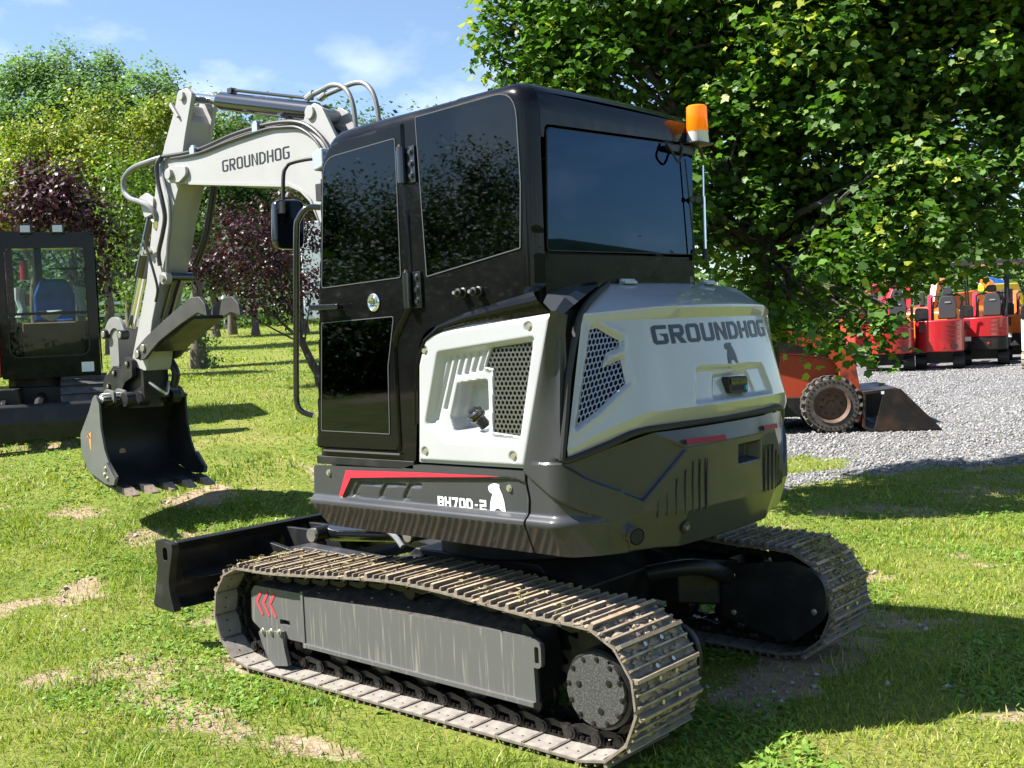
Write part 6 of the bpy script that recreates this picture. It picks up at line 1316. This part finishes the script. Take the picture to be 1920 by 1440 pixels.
MB().cyl((4.737, -.22, .955), (4.7505, -.22, .955), .03, 16).build('drain_spot', [M('bare_rust_spot', (.50, .32, .18), .8)], BU)
sm = MB().add([(4.585, BKN+.0095, 1.16), (4.63, BKN+.0095, 1.145), (4.615, BKN+.0095, 1.03), (4.60, BKN+.0095, 1.0), (4.595, BKN+.0095, 1.10), (4.65, BKN+.0095, 1.12)], [(0, 1, 4), (1, 2, 3, 4), (5, 1, 4)]); sm.build('paint_mark', [M('orange_spray', (.60, .22, .06), .8)], BU)
# thumb
tm = MB(); TH = M('thumb_paint', (.034, .033, .030), .5, c2=(.045, .043, .039), vs=5, rv=.1)
for y0, y1 in ((-.14, -.11), (-.44, -.41)):
    tm.prism(rpoly([(4.235, 1.83, .03), (4.19, 1.73, .04), (4.09, 1.75, .04), (3.98, 1.82), (3.86, 1.885), (3.56, 2.00), (3.30, 2.085, .05), (3.17, 2.05, .015), (3.19, 2.14, .06), (3.27, 2.205, .05), (3.38, 2.205, .05), (3.60, 2.12), (4.05, 1.93)], 4), y0, y1, 'xz', 0)
tm.prism([(4.0, 1.80), (3.40, 2.04), (3.41, 2.07), (4.01, 1.83)], -.41, -.14, 'xz', 1); tm.prism([(4.05, 1.90), (3.75, 2.03), (3.74, 2.00), (4.04, 1.87)], -.41, -.14, 'xz', 1)
for x, z in ((4.195, 1.785), (4.105, 1.835)): tm.cyl((x, -.11, z), (x, -.095, z), .030, 16, 2)
tm.cyl((4.195, -.10, 1.785), (4.195, -.45, 1.785), .04, 16, 1)
TMB = tm.build('thumb', [TH, BLACKS, ZINC], EX, bevel=.004)
tcy = MB().cyl((3.80, -.275, 2.39), (4.02, -.275, 2.07), .045, 18, 0).cyl((4.02, -.275, 2.07), (4.10, -.275, 1.90), .026, 14, 1).cyl((3.80, -.17, 2.39), (3.80, -.40, 2.39), .04, 16, 0); tcy.build('thumb_cylinder', [GLOSSK, CHROME], EX)
# ================================================================ the other machines
def view_rz(): return AZ-math.pi/2     # local +Y points away from the viewer, +X to the right
def small_track(mb_parent, x0, w, y0, y1, h, mat, parent, n=26):
    t = MB(); r = h/2; pts = []
    for k in range(13): a = math.pi/2+math.pi*k/12; pts.append((y0+r+r*math.cos(a), r+r*math.sin(a)))
    for k in range(13): a = -math.pi/2+math.pi*k/12; pts.append((y1-r+r*math.cos(a), r+r*math.sin(a)))
    inn = inset(pts, .05); t.prism(pts, x0, x0+w, lambda a, b, hh: (hh, a, b), 0, holes=[inn])
    P = np.array(pts); q, L = resample(P, n, 0); T = link('track_belt', t.mesh('track_belt', [mat]), parent)
    q2, _ = resample(P, n*10, 0)
    m = MB().box((-.012, 0, -.004), (.012, w, .020)); me = m.mesh('track_bar', [mat])
    for i in range(n):
        c = q[i]; d = q2[(i*10+1) % len(q2)]-q2[i*10-1]; d = d/np.hypot(*d); nn = (d[1], -d[0])
        o = link('track_bar', me, T); o.matrix_local = Matrix(((0, 1, 0, x0), (d[0], 0, nn[0], c[0]), (d[1], 0, nn[1], c[1]), (0, 0, 0, 1)))
    return T
TRKM = M('dark_track_steel', (.045, .043, .041), .5, metal=.3, c2=(.085, .08, .072), vs=14)
# --- red excavator with the black cab, parked nose-on at the left
u_, px = 12.4, 95
def vr(pxx): return view_rz()-math.atan((pxx-960)/2038)
def at_view(pxx, u):
    v = (pxx-960)/2038*u; x = CAM.x+u*.6599-v*.7514; y = CAM.y-u*.7514-v*.6599; return x, y
x, y = at_view(103, 12.2); RXc = thing('parked_excavator', 'red excavator with black cab and blue wrapped seat, parked nose-on behind the big bucket', 'excavator', (x, y, float(gz(x, y))), vr(95)-.06)
bx = MB(); cabo = rpoly([(-.52, .60, .03), (.49, .60, .05), (.51, 2.20, .10), (-.50, 2.235, .10)], 6)
wino = rpoly([(-.42, .84, .10), (.39, .84, .10), (.395, 2.04, .05), (-.425, 2.04, .05)], 6)
bx.prism(cabo, -.04, 0, lambda a, b, h: (a, h, b), 0, holes=[wino])
bx.box((-.42, -.035, 1.30), (.39, -.005, 1.33))
for (xa, xb) in ((-.52, -.44), (.43, .50)): bx.box((xa, .0, .6), (xb, .06, 2.2)); bx.box((xa, 1.1, .6), (xb, 1.2, 2.2))
bx.box((-.51, 0, 2.13), (.50, 1.2, 2.215)); bx.box((-.51, 0, .6), (.50, 1.2, .66)); bx.box((-.51, 1.15, .6), (.50, 1.2, 1.25)); bx.box((.44, 0.02, .6), (.49, 1.18, 1.0)); bx.box((-.51, .02, .6), (-.46, 1.18, 1.0)); bx.box((-.20, 1.16, .6), (-.12, 1.2, 2.2))
PCB = bx.build('cab', [CABB], RXc, bevel=.012)
MB().prism(inset(wino, .005), -.022, -.018, 'xz').build('windscreen', [GLASSC], PCB)
MB().box((.47, .10, 1.02), (.475, 1.08, 2.10)).build('side_window', [GLASSC], PCB)
MB().prism(inset(wino, -.012), -.048, -.041, 'xz', holes=[inset(wino, .002)]).build('window_seal', [RUBBER], PCB)
MB().box((.30, -.046, .645), (.43, -.041, .755)).build('white_sticker', [DECALW], PCB)
for xx_ in (-.19, .14):
    l = MB().box((xx_-.065, -.10, 2.195), (xx_+.065, -.02, 2.30)); l.box((xx_-.05, -.106, 2.21), (xx_+.05, -.101, 2.285), 1); l.box((xx_-.02, -.06, 2.16), (xx_+.02, -.03, 2.20)); l.build('roof_lamp', [BLACKS, LAMPG], PCB, bevel=.006)
wp = MB().box((.02, -.06, 1.80), (.46, -.05, 1.815)).cyl((.42, -.07, 1.81), (.42, -.03, 1.81), .02, 10); wp.build('wiper', [RUBBER], PCB)
s_ = MB(); s_.prism(rpoly([(-.20, 1.10, .05), (.24, 1.10, .05), (.25, 1.55, .06), (.17, 1.74, .08), (-.12, 1.74, .08), (-.20, 1.55, .06)]), .62, .78, 'xz'); s_.box((-.20, .30, 1.08), (.24, .66, 1.26))
s_.build('wrapped_seat', [BLUEP], PCB, bevel=.05, seg=3)
w_ = MB()
for xa in (-.30, .34):
    w_.tube([(xa-.02, .35, 1.28), (xa, .36, 1.38), (xa-.03, .37, 1.50), (xa-.01, .37, 1.62)], [.07, .045, .05, .07], 8)
w_.add([(-.14, .28, 1.36), (.12, .28, 1.36), (.09, .27, 1.28), (.02, .25, 1.24), (-.02, .25, 1.24), (-.10, .27, 1.28), (-.03, .24, 1.33)], [(0, 6, 5), (6, 1, 2), (5, 6, 4), (6, 2, 3), (6, 3, 4), (0, 1, 6)])
w_.build('clear_wrap', [CLEARW], PCB)
MB().box((-.30, .12, .665), (.34, .30, 1.22)).build('floor_mat', [CARD], PCB, bevel=.02)
for xa in (-.28, .32): MB().cyl((xa*.9, .4, 1.42), (xa*.9, .4, 1.56), .025, 10).build('lever', [ORANGEC], PCB)
ex_ = MB().cyl((-.30, .9, 1.75), (-.30, .9, 1.98), .05, 14); ex_.build('extinguisher', [REDP], PCB)
bd = MB().prism(rpoly([(-1.45, .62, .05), (-.54, .62, .02), (-.54, 1.45, .05), (-1.45, 1.40, .15)]), .15, 1.7, 'xz'); bd.build('body', [REDP], RXc, bevel=.03)
bm_ = MB().prism(rpoly([(.3, .95), (-.15, 1.25, .05), (-.62, 1.9, .15), (-.55, 3.0, .1), (-.35, 3.0), (-.35, 2.0, .1), (.0, 1.45, .05), (.4, 1.15)]), -.70, -.535, 'yz', 0)
bm_.box((-.80, -.75, 1.0), (-.56, -.3, 1.25)); bm_.build('boom', [REDP], RXc, bevel=.02)
ud = MB().box((-.75, .1, .30), (.30, 1.3, .50)).cyl((-.1, .6, .45), (-.1, .6, .62), .42, 28); ud.prism([(-.62, .12), (-.30, .12), (-.34, .50), (-.58, .50)], -.45, .2, 'xz'); ud.build('undercarriage', [BLACKS], RXc, bevel=.015)
small_track(None, .08, .46, -.42, 1.6, .58, TRKM, RXc, 44); small_track(None, -1.3, .42, -.42, 1.6, .58, TRKM, RXc, 44)
bld = MB().prism(rpoly([(-.78, -.02), (-.82, .12, .08), (-.80, .33), (-.84, .35), (-.90, .33, .03), (-.93, .15, .1), (-.90, -.03)]), -1.35, .46, 'yz'); bld.tube([(-.15, -.80, .2), (-.15, .1, .38)], .06, 8); bld.tube([(-.45, -.80, .2), (-.45, .1, .38)], .06, 8)
for xx_ in (-.50, -.56): bld.cyl((xx_, -.55, .30), (xx_+.05, -.55, .30), .09, 14)
bld.build('dozer_blade', [BLACKS], RXc, bevel=.008)

# --- orange skid loader at the gravel edge, facing right
x, y = at_view(1557, 15.2); SL = thing('skid_loader', 'worn orange skid loader with solid tyre and dark bucket on the gravel', 'loader', (x, y, float(gz(x, y))), vr(1557)+.12)
hb = MB().prism(rpoly([(-1.75, .35, .05), (.15, .32, .05), (.32, .62, .05), (.28, .98, .1), (-.35, 1.10, .08), (-1.70, 1.20, .1)]), .12, 1.35, 'xz'); hb.build('body', [ORANGE], SL, bevel=.03)
lo2 = MB().box((-1.65, .10, .22), (.20, 1.34, .50)); lo2.build('chassis', [BLACKS], SL, bevel=.02)
ar = MB().prism(rpoly([(.18, .12, .05), (.40, .12, .05), (.42, .50), (.34, 1.02, .08), (.05, 1.30, .1), (-1.5, 1.75, .1), (-1.6, 1.60, .1), (-.05, 1.12, .1), (.12, .90, .1)]), -.02, .10, 'xz'); ar.cyl((.35, -.04, .22), (.35, .12, .22), .06, 16); ar.build('lift_arm', [ORANGE], SL, bevel=.012)
ar2 = MB().prism(rpoly([(.18, .12, .05), (.40, .12, .05), (.42, .50), (.34, 1.02, .08), (.05, 1.30, .1), (-1.5, 1.75, .1), (-1.6, 1.60, .1), (-.05, 1.12, .1), (.12, .90, .1)]), 1.36, 1.48, 'xz'); ar2.build('lift_arm', [ORANGE], SL, bevel=.012)
cg = MB()
for xx_ in (-1.1, -.1): cg.box((xx_-.04, .25, 1.05), (xx_+.04, .32, 2.0)); cg.box((xx_-.04, 1.15, 1.05), (xx_+.04, 1.22, 2.0))
cg.box((-1.15, .22, 1.98), (-.05, 1.25, 2.05)); cg.box((-1.1, .26, 1.08), (-.1, .30, 1.40)); cg.build('operator_cage', [BLACKS], SL, bevel=.01)
for xx_ in (0.0, -1.12):
    for yy_, sg in ((.0, 1), (1.35, -1)):
        wh = MB().lathe([(.24, -.13), (.36, -.13), (.385, -.10), (.39, 0), (.385, .12), (.36, .15), (.24, .15)], (xx_, yy_, .39), (0, 1, 0), 44, 0, cap=(False, False))
        W = wh.build('wheel', [TYRE], SL)
        lugs = MB()
        for k in range(22):
            a = 2*math.pi*k/22
            for s2 in (0, 1):
                aa = a+(.07 if s2 else -.07); c = Vector((xx_+.392*math.cos(aa), yy_+(.065 if s2 else -.06), .39+.392*math.sin(aa))); rot = Matrix.Rotation(-aa+(0), 3, 'Y') @ Matrix.Rotation(.35 if s2 else -.35, 3, 'X'); lugs.box(c-Vector((.02, .07, .028)), c+Vector((.02, .07, .028)), 0, rot)
        lugs.build('tyre_lugs', [TYRE], W)
        dots = MB()
        for k in range(34): a = 2*math.pi*k/34; dots.cyl((xx_+.325*math.cos(a), yy_-sg*.1305, .39+.325*math.sin(a)), (xx_+.325*math.cos(a), yy_-sg*.134, .39+.325*math.sin(a)), .013, 8)
        tag(dots.build('tyre_holes', [DARK], W), kind='stuff')
        rm = MB().lathe([(.245, -.135), (.25, -.14), (.225, -.12), (.205, -.06), (.06, -.055), (.055, -.075), (.02, -.075)], (xx_, yy_, .39), (0, sg, 0), 36, 0, cap=(False, True))
        for k in range(8): a = 2*math.pi*k/8+.2; rm.cyl((xx_+.135*math.cos(a), yy_-sg*.055, .39+.135*math.sin(a)), (xx_+.135*math.cos(a), yy_-sg*.075, .39+.135*math.sin(a)), .016, 6, 1)
        rm.build('rim', [RIMM, BLACKS], W)
sb = MB(); pr_ = [(.42, .56), (.98-.10, .60), (.90, .56), (.46, .52), (.44, .08), (.52, .035), (1.42, .025), (1.45, .0), (.48, .0), (.40, .07)]
sb.prism(pr_, -.12, 1.60, 'xz', 0)
SB = sb.build('loader_bucket', [BKTM], SL, bevel=.006)
for y0, y1 in ((-.14, -.12), (1.60, 1.62)): MB().prism([(.55, .01), (.70, .575), (.92, .585), (1.45, .01)], y0, y1, 'xz').build('bucket_side', [BKTM], SB, bevel=.003)
MB().prism([(1.40, .03), (.93, .53), (.90, .50), (1.36, .02)], -.15, -.142, 'xz').build('wear_strip', [BKTM], SB); MB().box((.66, -.143, .52), (.70, -.1405, .56)).build('white_sticker', [DECALW], SB)

# --- compact machines parked in a row across the yard, seen from behind
def mini(pxx, u, col, label, canopy=False, low=False, seat=True, light=False, yaw=.0):
    x, y = at_view(pxx, u); T = thing('compact_excavator', label, 'excavator', (x, y, float(gz(x, y))), vr(pxx)+yaw, 'compact excavators parked in a row across the gravel yard')
    tb = MB(); plan = lambda w: [(w*math.sin(a)*1.0, .28-.42*math.cos(a)) for a in np.linspace(-1.35, 1.35, 15)]
    top = plan(.53); z0, z1 = (.66, 1.12) if low else (.40, 1.12); pl2 = top+[(.53, 1.0), (-.53, 1.0)]
    tb.prism(pl2, z0, z1, 'xy', 0); B2 = tb.build('tail', [col], T, bevel=.03, seg=3)
    if low: MB().prism([(a*.985, b+.012) for a, b in pl2], .36, .655, 'xy').build('counterweight', [BLACKS], T, bevel=.02); MB().box((-.42, -.118, .58), (-.28, -.10, .68)).build('sticker', [PLASTW], B2); MB().cyl((.08, -.135, .52), (.08, -.10, .52), .03, 12).build('red_plug', [REDP], B2)
    for k in range(4): MB().box((-.02+.05, -.135+.012, .98-.10*k-(.0 if not low else .0)), (.42, -.10, 1.00-.10*k)).build('vent', [M('vent_red', (.16, .006, .012), .5) if col is REDP else BLACKS], B2) if (not low or k < 3) else None
    MB().prism(rpoly([(-.43, .86, .02), (-.26, .86, .02), (-.24, 1.0, .02), (-.30, 1.06, .02), (-.42, 1.06, .02)]), -.072, -.05, 'xz').build('side_vent', [M('dark_vent', (.10, .008, .014), .5)], B2)
    if not low: MB().cyl((.06, -.142, .52), (.06, -.12, .52), .04, 14).build('cap', [REDP], B2); MB().box((.26, -.128, .48), (.38, -.10, .56)).build('tow_opening', [DARK], B2)
    tk = MB().prism(rpoly([(-.53, 1.12, .02), (-.22, 1.12, .02), (-.22, 1.40, .06), (-.50, 1.42, .08)]), .05, .6, 'xz'); tk.build('tank', [BLACKS], T, bevel=.02)
    if seat:
        s3 = MB().prism(rpoly([(.0, 1.15, .03), (.36, 1.15, .03), (.38, 1.45, .05), (.33, 1.66, .08), (.04, 1.66, .08), (-.01, 1.45, .05)]), .10, .22, 'xz'); s3.box((-.02, .2, 1.14), (.38, .55, 1.24)); s3.prism(rpoly([(.08, 1.69, .04), (.29, 1.69, .04), (.28, 1.86, .05), (.09, 1.86, .05)]), .12, .20, 'xz')
        s3.build('seat', [SEATM], T, bevel=.02); MB().box((.13, .088, 1.50), (.25, .098, 1.53)).build('seat_slot', [LAMPG], T)
        MB().tube([(-.15, .15, 1.12), (-.15, .15, 1.62), (-.10, .15, 1.66), (.45, .15, 1.66), (.5, .15, 1.62), (.5, .15, 1.12)], .018, 6).build('guard_rail', [BLACKS], T)
    for xa in (-.12, .48): MB().tube([(xa, .75, 1.1), (xa, .72, 1.45), (xa+.02, .68, 1.55)], .02, 6).build('control_lever', [BLACKS], T)
    if canopy:
        for xa, ya in ((-.38, .10), (.52, .10), (-.34, 1.0), (.48, 1.0)): MB().tube([(xa*.9, ya, 1.1), (xa, ya, 1.6), (xa*1.02, ya, 2.34)], .022, 6).build('canopy_post', [BLACKS], T)
        MB().prism(rpoly([(-.72, 2.33, .03), (.78, 2.33, .03), (.70, 2.40, .03), (-.50, 2.45, .05), (-.66, 2.40, .03)]), -.15, 1.25, 'xz').build('canopy_roof', [GREY], T, bevel=.02)
    ml = STEEL if not light else M('tan_track', (.32, .27, .20), .8)
    for xa in (-.53, .28):
        small_track(None, xa, .24, .10, 1.45, .34, RUBBER if not light else ml, T, 16)
        MB().cyl((xa+.05, .27, .17), (xa+.19, .27, .17), .10, 14).build('drive_motor', [LINKM], T)
    MB().box((-.30, .25, .14), (.30, 1.2, .40)).build('undercarriage', [BLACKS], T)
    bo_ = MB().prism(rpoly([(1.0, .9), (1.25, .95), (1.5, 1.35, .2), (2.3, 1.62, .1), (2.25, 1.76, .1), (1.35, 1.48, .3), (1.05, 1.1)]), -.25, -.12, 'yz'); bo_.build('boom', [col], T, bevel=.02)
    return T
mini(1672, 24.6, REDP, 'red compact excavator without canopy, partly hidden by the lowest maple leaves', seat=True)
mini(1765, 24.6, REDP, 'red compact excavator fully red down to its tracks, standing clear of the maple leaves', seat=True)
mini(1849, 25.2, REDP, 'red compact excavator with a grey canopy roof and black lower tail', canopy=True, low=True)
mini(1925, 26.2, ORANGEC, 'orange compact excavator squeezed behind the red one with the canopy', low=True, canopy=True)
mini(1968, 23.4, M('cream_paint', (.68, .64, .52), .5), 'cream compact excavator with pale muddy tracks at the right edge', light=True, seat=False)
# machines in the row behind
x, y = at_view(1838, 31); OB = thing('orange_excavator', 'orange excavator behind the row, its thick boom arching beside the canopy posts', 'excavator', (x, y, float(gz(x, y))-.0), view_rz())
MB().prism(rpoly([(.32, .7), (.05, .7), (.0, 1.10, .1), (-.2, 1.32, .15), (-.75, 1.27, .1), (-.80, 1.44, .08), (-.70, 1.68, .1), (-.1, 1.74, .2), (.30, 1.42, .3)]), -.15, .15, 'xz').build('boom', [ORANGEC], OB, bevel=.03)
MB().box((-.1, -.3, .35), (1.1, 1.2, 1.05)).build('body', [ORANGEC], OB, bevel=.06)
small_track(None, -.1, .3, -.5, 1.4, .42, RUBBER, OB, 14); small_track(None, .8, .3, -.5, 1.4, .42, RUBBER, OB, 14)
x, y = at_view(1880, 34); YL = thing('yellow_loader', 'yellow machine behind the row, its frame showing between the canopy posts', 'loader', (x, y, float(gz(x, y))), view_rz())
MB().prism(rpoly([(-.6, 1.9), (.5, 1.9), (.75, 1.2), (.60, 1.2), (.35, 1.68), (-.6, 1.68)]), -.2, .2, 'xz').build('lift_arm', [YELLOW], YL, bevel=.03); MB().box((-.7, .0, .45), (.6, 1.6, 1.15)).build('body', [YELLOW], YL, bevel=.05)
for xa in (-.62, .52): MB().lathe([(.1, -.12), (.40, -.12), (.44, -.08), (.44, .08), (.40, .12), (.1, .12)], (xa, .3, .44), (1, 0, 0), 20).build('wheel', [TYRE], YL)
for i, (pxx, u, c, lb) in enumerate(((1640, 30, REDP, 'red machine behind the row, seen through the leaves beside the loader'), (1700, 32, REDP, 'red machine behind the row, seen between two red compact excavators'), (1795, 30, ORANGEC, 'small orange machine behind the row, left of the canopy seat'),
        (1745, 35, REDP, 'small red machine far behind the fully red excavator'), (1905, 31, ORANGEC, 'small orange machine behind the orange compact excavator'), (1890, 38, M('white_machine_paint', (.6, .6, .58), .4), 'white machine far behind the canopy posts'), (1912, 36, BLUEP, 'blue wrapped machine far behind at the right edge'), (1670, 36, REDP, 'red machine farthest behind the leftmost red excavator'))):
    x, y = at_view(pxx, u); Q = thing('parked_machine', lb, 'machine', (x, y, float(gz(x, y))), view_rz()+.4*i)
    MB().prism(rpoly([(-.5, .35, .05), (.5, .35, .05), (.55, 1.1, .1), (.1, 1.35, .1), (-.5, 1.2, .1)]), 0, 1.3, 'xz').build('body', [c], Q, bevel=.04)
    MB().prism(rpoly([(-.3, 1.1), (-.1, 1.1), (.25, 1.8, .1), (.7, 2.0), (.66, 2.15), (.1, 1.98, .1)]), .5, .68, 'xz').build('boom', [c], Q, bevel=.02)
    MB().box((-.2, .1, 1.3), (.2, .25, 1.75)).build('seat', [SEATM], Q, bevel=.03)
    for xa in (-.55, .3): MB().prism(rpoly([(-.2, 0, .17), (1.4, 0, .17), (1.4, .36, .17), (-.2, .36, .17)], 5), xa, xa+.25, 'yz').build('track_belt', [RUBBER], Q)
